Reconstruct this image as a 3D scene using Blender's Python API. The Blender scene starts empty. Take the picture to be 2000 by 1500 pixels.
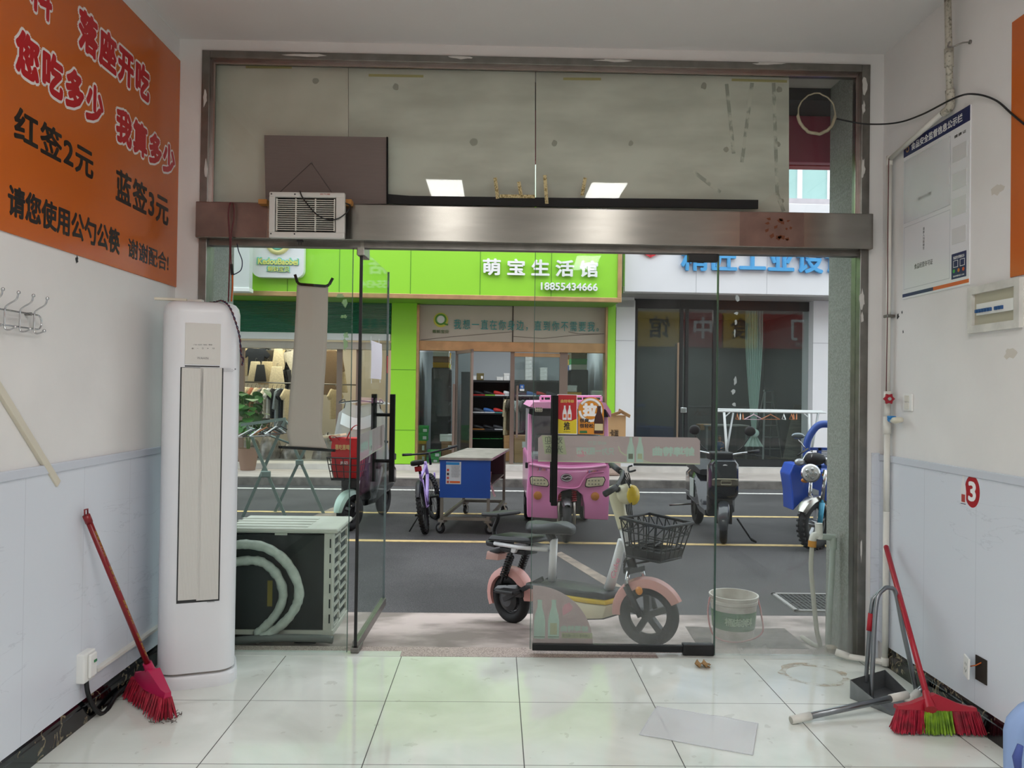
import bpy, bmesh, math, random
from mathutils import Vector, Matrix, Euler
from math import pi, sin, cos, radians as rad
random.seed(7)
SC = bpy.context.scene
COL = SC.collection

# ------------------------------------------------------------------ camera
F = 1545.0                      # focal length in pixels of a 2000 x 1500 frame
CAM = Vector((0, 0, 1.39))
_y = Vector(((970-1000)/F, -(765-750)/F, -1)).normalized()     # world +Y seen by the camera
_h = Vector((1, -0.0138, 0)); _x = (_h - _h.dot(_y)*_y).normalized()
_z = _x.cross(_y)
RC = Matrix((_x, _y, _z))       # camera axes -> world axes
cam_data = bpy.data.cameras.new('camera'); cam_data.sensor_width = 36; cam_data.lens = 36*F/2000
cam_data.clip_start = 0.05; cam_data.clip_end = 200
cam = bpy.data.objects.new('camera', cam_data); COL.objects.link(cam)
cam.matrix_world = Matrix.Translation(CAM) @ RC.to_4x4()
SC.camera = cam

# ------------------------------------------------------------------ sky, exposure
SC.view_settings.view_transform = 'Standard'; SC.view_settings.look = 'None'
SC.view_settings.gamma = 1; SC.view_settings.use_curve_mapping = False
SC.view_settings.exposure = 0.0
SC.cycles.use_denoising = True
SC.cycles.max_bounces = 12; SC.cycles.transparent_max_bounces = 24
SC.cycles.caustics_reflective = False; SC.cycles.caustics_refractive = False
SC.cycles.sample_clamp_indirect = 6
W = bpy.data.worlds.new('overcast_sky'); SC.world = W; W.use_nodes = True
_bg = W.node_tree.nodes['Background']
_bg.inputs[0].default_value = (0.90, 0.95, 1.0, 1); _bg.inputs[1].default_value = 2.75
PANEL = 22.5                    # radiance of the ceiling light panels

def ray(px, py): return RC @ Vector(((px-1000)/F, -(py-750)/F, -1))
def at(px, py, Y): r = ray(px, py); return CAM + r*(Y/r.y)
def gr(px, py, z=0.0): r = ray(px, py); return CAM + r*((z-CAM.z)/r.z)
def onx(px, py, X): r = ray(px, py); return CAM + r*(X/r.x)
# the street runs very slightly askew to the shop front
TH = rad(1.5)
SF = Matrix.Rotation(TH, 4, 'Z'); SFI = SF.inverted()
def sat(px, py, v):             # point on the street-frame plane y' = v, in street-frame coordinates
    o = SFI @ CAM; r = SFI.to_3x3() @ ray(px, py); return o + r*((v-o.y)/r.y)

# ------------------------------------------------------------------ materials
def lin(h):
    h = h.lstrip('#'); c = [int(h[i:i+2], 16)/255 for i in (0, 2, 4)]
    return tuple(x/12.92 if x <= .04045 else ((x+.055)/1.055)**2.4 for x in c) + (1,)
MATS = {}
def mat(name, col='808080', rough=.5, metal=0, var=0, sc=6, bump=0, bsc=80, spec=.5, emis=0, alpha=1, col2=None, det=4, coat=0, trans=0, stretch=None, lo=.35, hi=.65):
    if name in MATS: return MATS[name]
    m = bpy.data.materials.new(name); m.use_nodes = True
    nt = m.node_tree; N = nt.nodes; L = nt.links; p = N['Principled BSDF']
    c = lin(col) if isinstance(col, str) else col
    p.inputs['Base Color'].default_value = c
    p.inputs['Roughness'].default_value = rough; p.inputs['Metallic'].default_value = metal
    p.inputs['Specular IOR Level'].default_value = spec
    p.inputs['Coat Weight'].default_value = coat
    p.inputs['Alpha'].default_value = alpha
    p.inputs['Transmission Weight'].default_value = trans
    if emis:
        p.inputs['Emission Color'].default_value = c; p.inputs['Emission Strength'].default_value = emis
    if var or col2 or bump:
        tc = N.new('ShaderNodeTexCoord'); mp = N.new('ShaderNodeMapping')
        L.new(tc.outputs['Object'], mp.inputs['Vector'])
        if stretch: mp.inputs['Scale'].default_value = stretch
    if var or col2:
        n = N.new('ShaderNodeTexNoise'); n.inputs['Scale'].default_value = sc; n.inputs['Detail'].default_value = det
        L.new(mp.outputs[0], n.inputs['Vector'])
        r = N.new('ShaderNodeValToRGB'); r.color_ramp.elements[0].position = lo; r.color_ramp.elements[1].position = hi
        c2 = lin(col2) if col2 else tuple(x*(1-var) for x in c[:3]) + (1,)
        r.color_ramp.elements[0].color = c2; r.color_ramp.elements[1].color = c
        L.new(n.outputs['Fac'], r.inputs['Fac']); L.new(r.outputs['Color'], p.inputs['Base Color'])
    if bump:
        b = N.new('ShaderNodeTexNoise'); b.inputs['Scale'].default_value = bsc; b.inputs['Detail'].default_value = 5
        L.new(mp.outputs[0], b.inputs['Vector'])
        bn = N.new('ShaderNodeBump'); bn.inputs['Strength'].default_value = bump; bn.inputs['Distance'].default_value = .01
        L.new(b.outputs['Fac'], bn.inputs['Height']); L.new(bn.outputs['Normal'], p.inputs['Normal'])
    MATS[name] = m; return m

def node(nt, t, **kw):
    n = nt.nodes.new(t)
    for k, v in kw.items(): setattr(n, k, v)
    return n
def math_(nt, op, a, b=None, clamp=False):
    n = nt.nodes.new('ShaderNodeMath'); n.operation = op; n.use_clamp = clamp
    for i, v in enumerate((a, b)):
        if v is None: continue
        if isinstance(v, (int, float)): n.inputs[i].default_value = v
        else: nt.links.new(v, n.inputs[i])
    return n.outputs[0]
def glass(name, tint=(.93, .97, .95), refl=1.0, dust=0.0, low=0.0, z0=0.0, z1=1.2, dcol=(.55, .56, .54), speck=True, up='Z'):
    """thin pane: clear + fresnel reflection + a film of dust (heavier near the ground when low > 0)"""
    if name in MATS: return MATS[name]
    m = bpy.data.materials.new(name); m.use_nodes = True; nt = m.node_tree; N = nt.nodes; L = nt.links
    N.remove(N['Principled BSDF']); out = N['Material Output']
    tr = node(nt, 'ShaderNodeBsdfTransparent'); tr.inputs[0].default_value = tint + (1,)
    gl = node(nt, 'ShaderNodeBsdfGlossy'); gl.inputs['Roughness'].default_value = .02
    lw = node(nt, 'ShaderNodeLayerWeight'); lw.inputs[0].default_value = .5
    f5 = math_(nt, 'POWER', lw.outputs['Facing'], 5)
    fac = math_(nt, 'MULTIPLY', math_(nt, 'ADD', math_(nt, 'MULTIPLY', f5, .93), .042), refl)
    mx = node(nt, 'ShaderNodeMixShader'); L.new(fac, mx.inputs[0]); L.new(tr.outputs[0], mx.inputs[1]); L.new(gl.outputs[0], mx.inputs[2])
    last = mx.outputs[0]
    if dust or low:
        tc = node(nt, 'ShaderNodeTexCoord')
        sp = node(nt, 'ShaderNodeSeparateXYZ'); L.new(tc.outputs['Object'], sp.inputs[0])
        n1 = node(nt, 'ShaderNodeTexNoise'); n1.inputs['Scale'].default_value = 3; n1.inputs['Detail'].default_value = 6; L.new(tc.outputs['Object'], n1.inputs['Vector'])
        d = math_(nt, 'MULTIPLY', n1.outputs['Fac'], 2*dust)
        if low:
            g = math_(nt, 'DIVIDE', math_(nt, 'SUBTRACT', z1, sp.outputs[up]), z1-z0, True)
            g = math_(nt, 'POWER', g, 2)
            n2 = node(nt, 'ShaderNodeTexNoise'); n2.inputs['Scale'].default_value = 7; n2.inputs['Detail'].default_value = 8; L.new(tc.outputs['Object'], n2.inputs['Vector'])
            d = math_(nt, 'ADD', d, math_(nt, 'MULTIPLY', math_(nt, 'MULTIPLY', g, n2.outputs['Fac']), 2*low))
        if speck:
            v = node(nt, 'ShaderNodeTexVoronoi'); v.inputs['Scale'].default_value = 85; L.new(tc.outputs['Object'], v.inputs['Vector'])
            s = math_(nt, 'MULTIPLY', math_(nt, 'LESS_THAN', v.outputs['Distance'], .07), .07)
            sc_ = node(nt, 'ShaderNodeTexNoise'); sc_.inputs['Scale'].default_value = 2.2; L.new(tc.outputs['Object'], sc_.inputs['Vector'])
            s = math_(nt, 'MULTIPLY', s, math_(nt, 'GREATER_THAN', sc_.outputs['Fac'], .5))
            d = math_(nt, 'ADD', d, s)
        df = node(nt, 'ShaderNodeBsdfDiffuse'); df.inputs[0].default_value = dcol + (1,)
        tl = node(nt, 'ShaderNodeBsdfTranslucent'); tl.inputs[0].default_value = dcol + (1,)
        ad = node(nt, 'ShaderNodeMixShader'); ad.inputs[0].default_value = .5; L.new(df.outputs[0], ad.inputs[1]); L.new(tl.outputs[0], ad.inputs[2])
        m2 = node(nt, 'ShaderNodeMixShader'); L.new(math_(nt, 'MINIMUM', d, .85), m2.inputs[0]); L.new(last, m2.inputs[1]); L.new(ad.outputs[0], m2.inputs[2])
        last = m2.outputs[0]
    L.new(last, out.inputs['Surface']); MATS[name] = m; return m
def film(name, col, op=.8, tl=.5):
    """translucent sticker / plastic film: part clear, part diffuse, part letting light through"""
    if name in MATS: return MATS[name]
    m = bpy.data.materials.new(name); m.use_nodes = True; nt = m.node_tree; N = nt.nodes; L = nt.links
    N.remove(N['Principled BSDF']); c = lin(col)
    a = node(nt, 'ShaderNodeBsdfDiffuse'); a.inputs[0].default_value = c
    b = node(nt, 'ShaderNodeBsdfTranslucent'); b.inputs[0].default_value = c
    m1 = node(nt, 'ShaderNodeMixShader'); m1.inputs[0].default_value = tl; L.new(a.outputs[0], m1.inputs[1]); L.new(b.outputs[0], m1.inputs[2])
    t = node(nt, 'ShaderNodeBsdfTransparent'); m2 = node(nt, 'ShaderNodeMixShader'); m2.inputs[0].default_value = op
    L.new(t.outputs[0], m2.inputs[1]); L.new(m1.outputs[0], m2.inputs[2]); L.new(m2.outputs[0], N['Material Output'].inputs['Surface'])
    MATS[name] = m; return m

# ------------------------------------------------------------------ mesh builder
def basis(d, up=None):
    d = Vector(d).normalized(); up = Vector(up) if up else Vector((0, 0, 1))
    if abs(d.dot(up.normalized())) > .99: up = Vector((0, 1, 0)) if abs(d.y) < .9 else Vector((1, 0, 0))
    x = up.cross(d).normalized(); y = d.cross(x); return x, y, d
def frame(o, right, up):
    r = Vector(right).normalized(); u = Vector(up); u = (u - u.dot(r)*r).normalized(); n = r.cross(u)
    return Matrix(((r.x, u.x, n.x, o[0]), (r.y, u.y, n.y, o[1]), (r.z, u.z, n.z, o[2]), (0, 0, 0, 1)))
def T(x, y=0, z=0): return Matrix.Translation(Vector(x) if not isinstance(x, (int, float)) else Vector((x, y, z)))
def RX(a): return Matrix.Rotation(a, 4, 'X')
def RY(a): return Matrix.Rotation(a, 4, 'Y')
def RZ(a): return Matrix.Rotation(a, 4, 'Z')
def arc(c, r, a0, a1, n, ax='xz', r2=None):
    out = []
    for i in range(n+1):
        a = a0+(a1-a0)*i/n; u, v = r*cos(a), (r2 or r)*sin(a); c_ = Vector(c)
        out.append(c_ + (Vector((u, 0, v)) if ax == 'xz' else Vector((u, v, 0)) if ax == 'xy' else Vector((0, u, v))))
    return out
def smooth_path(pts, n=6):
    P = [Vector(p) for p in pts]; out = []
    for i in range(len(P)-1):
        p0 = P[max(i-1, 0)]; p1 = P[i]; p2 = P[i+1]; p3 = P[min(i+2, len(P)-1)]
        for k in range(n):
            t = k/n
            out.append(.5*((2*p1)+(-p0+p2)*t+(2*p0-5*p1+4*p2-p3)*t*t+(-p0+3*p1-3*p2+p3)*t**3))
    out.append(P[-1]); return out
def wm(o):
    m = o.matrix_basis.copy()
    while o.parent: o = o.parent; m = o.matrix_basis @ m
    return m
class B:
    def __init__(s, M=None): s.bm = bmesh.new(); s.M = M
    def _put(s, bm2, M=None):
        if M is not None: bm2.transform(M)
        me = bpy.data.meshes.new('_'); bm2.to_mesh(me); bm2.free(); s.bm.from_mesh(me); bpy.data.meshes.remove(me); return s
    def box(s, lo, hi, bev=0, M=None, seg=2):
        b = bmesh.new(); lo = Vector(lo); hi = Vector(hi)
        bmesh.ops.create_cube(b, size=1, matrix=Matrix.Translation((lo+hi)/2) @ Matrix.Diagonal((hi.x-lo.x or 1e-4, hi.y-lo.y or 1e-4, hi.z-lo.z or 1e-4, 1)))
        if bev: bmesh.ops.bevel(b, geom=b.edges[:]+b.verts[:], offset=bev, segments=seg, affect='EDGES', profile=.5)
        return s._put(b, M)
    def bar(s, p, q, w, h=None, up=None, bev=0):
        p, q = Vector(p), Vector(q); x, y, d = basis(q-p, up); h = h or w; l = (q-p).length
        M = Matrix(((x.x, y.x, d.x, p.x), (x.y, y.y, d.y, p.y), (x.z, y.z, d.z, p.z), (0, 0, 0, 1)))
        return s.box((-w/2, -h/2, 0), (w/2, h/2, l), bev, M)
    def tube(s, pts, r, n=8, closed=False, flat=1.0):
        P = [Vector(p) for p in pts]; R = r if isinstance(r, (list, tuple)) else [r]*len(P)
        rings = []; prev = None; m = len(P)
        for i, p in enumerate(P):
            if closed: d = P[(i+1) % m]-P[i-1]
            else: d = P[min(i+1, m-1)]-P[max(i-1, 0)]
            if d.length < 1e-9: d = Vector((0, 0, 1))
            d.normalize()
            if prev is None: x, y, _ = basis(d)
            else:
                x = prev-prev.dot(d)*d
                x = x.normalized() if x.length > 1e-6 else basis(d)[0]
                y = d.cross(x)
            prev = x
            rings.append([s.bm.verts.new(p+R[i]*(x*cos(2*pi*k/n)+y*flat*sin(2*pi*k/n))) for k in range(n)])
        for i in range(m if closed else m-1):
            a, b = rings[i], rings[(i+1) % m]
            for k in range(n):
                try: s.bm.faces.new((a[k], a[(k+1) % n], b[(k+1) % n], b[k]))
                except ValueError: pass
        if not closed:
            s.bm.faces.new(rings[0][::-1]); s.bm.faces.new(rings[-1])
        return s
    def cyl(s, p, q, r, r2=None, n=16):
        return s.tube([p, q], [r, r if r2 is None else r2], n)
    def lathe(s, prof, n=24, M=None, cap=True):
        b = bmesh.new(); rings = []
        for r, z in prof: rings.append([b.verts.new((max(r, 1e-5)*cos(2*pi*k/n), max(r, 1e-5)*sin(2*pi*k/n), z)) for k in range(n)])
        for i in range(len(rings)-1):
            for k in range(n): b.faces.new((rings[i][k], rings[i][(k+1) % n], rings[i+1][(k+1) % n], rings[i+1][k]))
        if cap:
            if prof[0][0] > 1e-4: b.faces.new(rings[0][::-1])
            if prof[-1][0] > 1e-4: b.faces.new(rings[-1])
        bmesh.ops.remove_doubles(b, verts=b.verts[:], dist=1e-5)
        return s._put(b, M)
    def prism(s, poly, d, M=None, bev=0):
        b = bmesh.new(); v = [b.verts.new((x, y, 0)) for x, y in poly]; f = b.faces.new(v)
        if d:
            e = bmesh.ops.extrude_face_region(b, geom=[f]); bmesh.ops.translate(b, verts=[g for g in e['geom'] if isinstance(g, bmesh.types.BMVert)], vec=(0, 0, d))
        bmesh.ops.recalc_face_normals(b, faces=b.faces[:])
        if bev: bmesh.ops.bevel(b, geom=b.edges[:], offset=bev, segments=2, affect='EDGES', profile=.5)
        return s._put(b, M)
    def sph(s, c, r, n=16, M=None):
        b = bmesh.new(); r = r if isinstance(r, (tuple, list)) else (r, r, r)
        bmesh.ops.create_uvsphere(b, u_segments=n, v_segments=max(6, n//2), radius=1, matrix=Matrix.Translation(c) @ Matrix.Diagonal((*r, 1)))
        return s._put(b, M)
    def grid(s, f, nu, nv, close_u=False):
        V = [[s.bm.verts.new(f(i/nu, j/nv)) for j in range(nv+1)] for i in range(nu if close_u else nu+1)]
        for i in range(nu):
            for j in range(nv):
                a, b = V[i], V[(i+1) % len(V)]
                try: s.bm.faces.new((a[j], b[j], b[j+1], a[j+1]))
                except ValueError: pass
        return s
    def loft(s, rings, cap=True):
        R = [[s.bm.verts.new(p) for p in r] for r in rings]; n = len(R[0])
        for i in range(len(R)-1):
            for k in range(n):
                try: s.bm.faces.new((R[i][k], R[i][(k+1) % n], R[i+1][(k+1) % n], R[i+1][k]))
                except ValueError: pass
        if cap:
            s.bm.faces.new(R[0][::-1]); s.bm.faces.new(R[-1])
        return s
    def quad(s, *p):
        s.bm.faces.new([s.bm.verts.new(q) for q in p]); return s
    def build(s, name, m, parent=None, smooth=False, solid=0, sub=0, local=False, mods=None):
        if s.M is not None: s.bm.transform(s.M)
        if parent is not None and not local: s.bm.transform(wm(parent).inverted())
        bmesh.ops.recalc_face_normals(s.bm, faces=s.bm.faces[:])
        me = bpy.data.meshes.new(name); s.bm.to_mesh(me); s.bm.free()
        o = bpy.data.objects.new(name, me); COL.objects.link(o); o.parent = parent
        me.materials.append(m)
        if smooth:
            for p in me.polygons: p.use_smooth = True
            if smooth is not True: me.set_sharp_from_angle(angle=rad(smooth))
        if solid: q = o.modifiers.new('s', 'SOLIDIFY'); q.thickness = solid; q.offset = 0
        if sub: q = o.modifiers.new('d', 'SUBSURF'); q.levels = q.render_levels = sub
        return o
def tag(o, label, cat, group=None, kind=None):
    o['label'] = label; o['category'] = cat
    if group: o['group'] = group
    if kind: o['kind'] = kind
    return o
def thing(name, label, cat, loc=(0, 0, 0), group=None, M=None, kind=None):
    o = bpy.data.objects.new(name, None); o.empty_display_size = .1; COL.objects.link(o)
    o.matrix_basis = M if M is not None else Matrix.Translation(loc)
    return tag(o, label, cat, group, kind)
def struct(o, label=None, cat=None):
    o['kind'] = 'structure'
    if label: o['label'] = label
    if cat: o['category'] = cat
    return o
def dup(root, M, label=None, group=None):
    def cp(o, par):
        c = o.copy(); COL.objects.link(c); c.parent = par
        for ch in [x for x in o.children]: cp(ch, c)
        return c
    r = cp(root, None); r.matrix_basis = M
    if label: r['label'] = label
    if group: r['group'] = group
    return r
# ------------------------------------------------------------------ lettering
DG = bpy.context.evaluated_depsgraph_get
_txt = {}
def glyphs(st, off=0.0, sp=1.0):
    k = (st, off, sp)
    if k not in _txt:
        cu = bpy.data.curves.new('_t', 'FONT'); cu.body = st; cu.offset = off; cu.space_character = sp; cu.fill_mode = 'BOTH'; cu.extrude = .02; cu.resolution_u = 3
        o = bpy.data.objects.new('_t', cu); COL.objects.link(o)
        bpy.context.view_layer.update(); me = bpy.data.meshes.new_from_object(o.evaluated_get(DG()))
        bpy.data.objects.remove(o); bpy.data.curves.remove(cu); _txt[k] = me
    return _txt[k]
def text(name, st, m, parent, M, w=None, h=None, off=0.0, ext=.002, sp=1.0, box=None):
    """lettering whose bounding box is centred on M's origin, w wide and h high, facing M's z; off thickens the strokes"""
    me = glyphs(st, 0.0, sp); b = B(); n = 1 if off <= 0 else 6 if off < .05 else 12
    for k in range(n):
        d = Vector((off*cos(2*pi*k/n), off*sin(2*pi*k/n), .0025*k)) if off > 0 else Vector()
        i0 = len(b.bm.verts); b.bm.from_mesh(me); b.bm.verts.ensure_lookup_table()
        if off > 0: bmesh.ops.translate(b.bm, verts=b.bm.verts[i0:], vec=d)
    if not len(b.bm.verts): raise RuntimeError('no glyphs for '+st)
    xs = [v.co.x for v in b.bm.verts]; ys = [v.co.y for v in b.bm.verts]
    cx, cy = (min(xs)+max(xs))/2, (min(ys)+max(ys))/2; dx, dy = max(xs)-min(xs), max(ys)-min(ys)
    sx = w/dx if w else None; sy = h/dy if h else None
    sx = sx or sy; sy = sy or sx
    b.bm.transform(M @ Matrix.Diagonal((sx, sy, ext/.04, 1)) @ Matrix.Translation((-cx, -cy, .02)))
    return b.build(name, m, parent)
def facing(c, right=(1, 0, 0)): return frame(c, right, (0, 0, 1))
def merge(name, objs, m=None):                  # several lines of lettering become one part
    b = B(); par = objs[0].parent
    for o in objs: b.bm.from_mesh(o.data)
    r = b.build(name, m or objs[0].data.materials[0], par, local=True)
    for o in objs: bpy.data.objects.remove(o)
    return r
# ================================================================== THE ROOM
XL, XR, ZC, YF, GY, YB = -1.69, 2.045, 3.22, 4.17, 4.21, -5.0

def floor_mat():
    m = mat('glazed_floor_tile', 'E7EAE4', .10, 0, spec=.5); nt = m.node_tree; L = nt.links; p = nt.nodes['Principled BSDF']
    tc = node(nt, 'ShaderNodeTexCoord'); s = node(nt, 'ShaderNodeSeparateXYZ'); L.new(tc.outputs['Object'], s.inputs[0])
    def line(o, o0, wd):
        f = math_(nt, 'FRACT', math_(nt, 'DIVIDE', math_(nt, 'SUBTRACT', o, o0-60+wd/2), .6))
        return math_(nt, 'LESS_THAN', f, wd/.6)
    g = math_(nt, 'MAXIMUM', line(s.outputs['X'], .118, .0042), line(s.outputs['Y'], 3.555, .0034))
    n = node(nt, 'ShaderNodeTexNoise'); n.inputs['Scale'].default_value = 2.2; n.inputs['Detail'].default_value = 6; n.inputs['Distortion'].default_value = .8; L.new(tc.outputs['Object'], n.inputs['Vector'])
    r = node(nt, 'ShaderNodeValToRGB'); r.color_ramp.elements[0].position = .3; r.color_ramp.elements[0].color = lin('D6DAD2'); r.color_ramp.elements[1].position = .65; r.color_ramp.elements[1].color = lin('EBEEE8'); L.new(n.outputs['Fac'], r.inputs[0])
    # scuffs
    n2 = node(nt, 'ShaderNodeTexNoise'); n2.inputs['Scale'].default_value = 11; n2.inputs['Detail'].default_value = 10; L.new(tc.outputs['Object'], n2.inputs['Vector'])
    sc = math_(nt, 'MULTIPLY', math_(nt, 'GREATER_THAN', n2.outputs['Fac'], .665), .25)
    mx = node(nt, 'ShaderNodeMix'); mx.data_type = 'RGBA'; L.new(sc, mx.inputs[0]); L.new(r.outputs[0], mx.inputs[6]); mx.inputs[7].default_value = lin('A9A79C')
    m2 = node(nt, 'ShaderNodeMix'); m2.data_type = 'RGBA'; L.new(g, m2.inputs[0]); L.new(mx.outputs[2], m2.inputs[6]); m2.inputs[7].default_value = lin('4C4B47')
    L.new(m2.outputs[2], p.inputs['Base Color'])
    L.new(math_(nt, 'ADD', math_(nt, 'MULTIPLY', n2.outputs['Fac'], .16), math_(nt, 'MULTIPLY', g, .5)), p.inputs['Roughness'])
    return m
def panel_mat(name, y0, step=.405):
    m = mat(name, 'DADFE8', .28, spec=.45); nt = m.node_tree; L = nt.links; p = nt.nodes['Principled BSDF']
    tc = node(nt, 'ShaderNodeTexCoord'); s = node(nt, 'ShaderNodeSeparateXYZ'); L.new(tc.outputs['Object'], s.inputs[0])
    mp = node(nt, 'ShaderNodeMapping'); mp.inputs['Rotation'].default_value = (rad(-38), 0, 0); mp.inputs['Scale'].default_value = (1, 1.0, 5.5); L.new(tc.outputs['Object'], mp.inputs[0])
    w = node(nt, 'ShaderNodeTexNoise'); w.inputs['Scale'].default_value = 1.6; w.inputs['Detail'].default_value = 7; w.inputs['Distortion'].default_value = .25; L.new(mp.outputs[0], w.inputs['Vector'])
    a = math_(nt, 'ABSOLUTE', math_(nt, 'SUBTRACT', w.outputs['Fac'], .5))
    v = math_(nt, 'MULTIPLY', math_(nt, 'SUBTRACT', 1, math_(nt, 'DIVIDE', a, .006), True), .22)
    n = node(nt, 'ShaderNodeTexNoise'); n.inputs['Scale'].default_value = 1.1; L.new(tc.outputs['Object'], n.inputs['Vector'])
    v = math_(nt, 'MULTIPLY', v, math_(nt, 'MULTIPLY', math_(nt, 'GREATER_THAN', n.outputs['Fac'], .5), 1))
    f = math_(nt, 'LESS_THAN', math_(nt, 'FRACT', math_(nt, 'DIVIDE', math_(nt, 'SUBTRACT', s.outputs['Y'], y0-40*step), step)), .006)
    k = math_(nt, 'MAXIMUM', v, math_(nt, 'MULTIPLY', f, .35))
    mx = node(nt, 'ShaderNodeMix'); mx.data_type = 'RGBA'; L.new(k, mx.inputs[0]); mx.inputs[6].default_value = lin('DADFE8'); mx.inputs[7].default_value = lin('8E929E'); L.new(mx.outputs[2], p.inputs['Base Color'])
    return m
def marble_mat():
    m = mat('black_gold_marble', '0B0C0E', .12); nt = m.node_tree; L = nt.links; p = nt.nodes['Principled BSDF']
    tc = node(nt, 'ShaderNodeTexCoord')
    w = node(nt, 'ShaderNodeTexNoise'); w.inputs['Scale'].default_value = 7; w.inputs['Detail'].default_value = 3; w.inputs['Distortion'].default_value = 2.5; L.new(tc.outputs['Object'], w.inputs['Vector'])
    a = math_(nt, 'ABSOLUTE', math_(nt, 'SUBTRACT', w.outputs['Fac'], .5))
    v = math_(nt, 'SUBTRACT', 1, math_(nt, 'DIVIDE', a, .04), True)
    n = node(nt, 'ShaderNodeTexNoise'); n.inputs['Scale'].default_value = 9; L.new(tc.outputs['Object'], n.inputs['Vector'])
    v = math_(nt, 'MULTIPLY', v, math_(nt, 'GREATER_THAN', n.outputs['Fac'], .50))
    mx = node(nt, 'ShaderNodeMix'); mx.data_type = 'RGBA'; L.new(v, mx.inputs[0]); mx.inputs[6].default_value = lin('0C0D10'); mx.inputs[7].default_value = lin('8A7F66'); L.new(mx.outputs[2], p.inputs['Base Color'])
    return m
WALL = mat('white_wall_paint', 'E8E6E4', .75, var=.05, sc=3, bump=.06, bsc=30, det=8)
CEIL = mat('ceiling_paint', 'E3E0DE', .8, var=.04, sc=1.5)
STEEL = mat('brushed_steel', '96928B', .27, 1, var=.14, sc=9, stretch=(.35, 3, 2.2), det=6)
STEELD = mat('dull_steel', '8B8883', .38, 1, var=.2, sc=14)
GRAN = mat('granite_cladding', '9C9E98', .65, col2='84887F', sc=110, det=6, lo=.4, hi=.6)
GRANT = mat('granite_threshold', 'C0AFA6', .55, col2='8C7C75', sc=140, det=6, lo=.38, hi=.6)
BLACK = mat('black_metal', '070708', .6, spec=.2)
BLKP = mat('black_plastic', '131416', .5)
WHITE = mat('white_plastic', 'E9E9E6', .4)
CHROME = mat('chrome', 'C6C7C9', .12, 1)
PVC = mat('white_pvc_pipe', 'E2E0D8', .35, var=.06, sc=12)

o = B().box((XL-.2, YB-.2, -.12), (XR+.2, 4.16, 0)).build('floor', floor_mat()); struct(o)
o = B().box((XL-.2, YB-.2, ZC), (XR+.2, YF+.28, ZC+.15)).build('ceiling', CEIL); struct(o)
o = B().box((XL-.2, YB-.2, -.1), (XL, YF+.08, ZC)).build('wall_left', WALL); struct(o)
o = B().box((XR, YB-.2, -.1), (XR+.2, YF+.08, ZC)).build('wall_right', WALL); struct(o)
o = B().box((XL, YB-.2, -.1), (XR, YB, ZC)).build('wall_back', WALL); struct(o)
# short returns of plaster beside and above the shop front
b = B(); b.box((XL, YF, 0), (-1.568, YF+.08, ZC)); b.box((1.967, YF, 0), (XR, YF+.08, ZC)); b.box((-1.568, YF, 3.160), (1.967, YF+.08, ZC))
struct(b.build('wall_front', WALL))
# wainscot panels + cap strips
o = B().box((XL, YB, .10), (XL+.008, YF, 1.065)).build('trim_1', panel_mat('left_marble_panel', 2.87)); struct(o)
CAPM = mat('wainscot_cap', 'CDD2DC', .35)
B().box((XL, YB, 1.058), (XL+.014, YF, 1.093), .003).build('cap_strip', CAPM, o)
o = B().box((XR-.008, YB, .10), (XR, YF, 1.060)).build('trim_2', panel_mat('right_marble_panel', 3.72)); struct(o)
B().box((XR-.014, YB, 1.053), (XR, YF, 1.088), .003).build('cap_strip', CAPM, o)
o = B().box((1.995, YF-.008, .0), (XR-.008, YF, 1.093)).build('trim_3', panel_mat('right_marble_panel', 3.72)); struct(o)
MARB = marble_mat()
def skirt(name, x0, sgn, y1):
    pr = [(0, 0), (.016, 0), (.016, .072), (.012, .076), (.012, .09), (.008, .1), (.004, .108), (0, .108)]
    P = [(x0+sgn*a, z) for a, z in pr]
    b = B(); b.loft([[Vector((x, YB, z)) for x, z in P], [Vector((x, y1, z)) for x, z in P]])
    struct(b.build(name, MARB))
skirt('baseboard_left', XL, 1, YF); skirt('baseboard_right', XR, -1, 4.08)
# ------------------------------------------------------------------ ceiling light panels (seen mirrored in the glass)
LIGHTM = mat('light_panel_glow', (1, .99, .97, 1), .5, emis=PANEL)
k = 0
for y0, y1 in ((.45, 1.68), (-3.1, -1.9)):
    for x0 in (-.626, .79):
        t = thing('ceiling_light', ('long white ceiling light panel on the %s side, %s' % ('left' if x0 < 0 else 'right', 'mirrored in the glass above the door' if y0 > 0 else 'deeper in the room')), 'ceiling light', ((x0+.15), (y0+y1)/2, ZC))
        B().box((x0-.012, y0-.012, ZC-.03), (x0+.316, y1+.012, ZC), .004).build('frame', WHITE, t)
        B().box((x0, y0, ZC-.034), (x0+.304, y1, ZC-.0305)).build('diffuser', LIGHTM, t)

# ------------------------------------------------------------------ shop front: steel frame, beam, glass
FX0, FX1, FZ = -1.568, 1.967, 3.160
b = B()
b.box((FX0, YF-.012, 0), (FX0+.042, YF+.10, FZ), .003); b.box((FX1-.045, YF-.012, 0), (FX1, YF+.10, FZ), .003)
b.box((FX0+.042, YF-.012, FZ-.04), (FX1-.045, YF+.10, FZ), .003)
struct(b.build('trim_4', STEELD))
b = B()
b.box((FX0+.042, GY-.018, 2.35), (FX0+.058, GY-.008, FZ-.04)); b.box((FX1-.061, GY-.018, 2.35), (FX1-.045, GY-.008, FZ-.04)); b.box((FX0+.058, GY-.018, FZ-.056), (FX1-.061, GY-.008, FZ-.04))
struct(b.build('trim_5', mat('pale_steel_bead', 'B9A9A4', .25, 1)))
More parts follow.
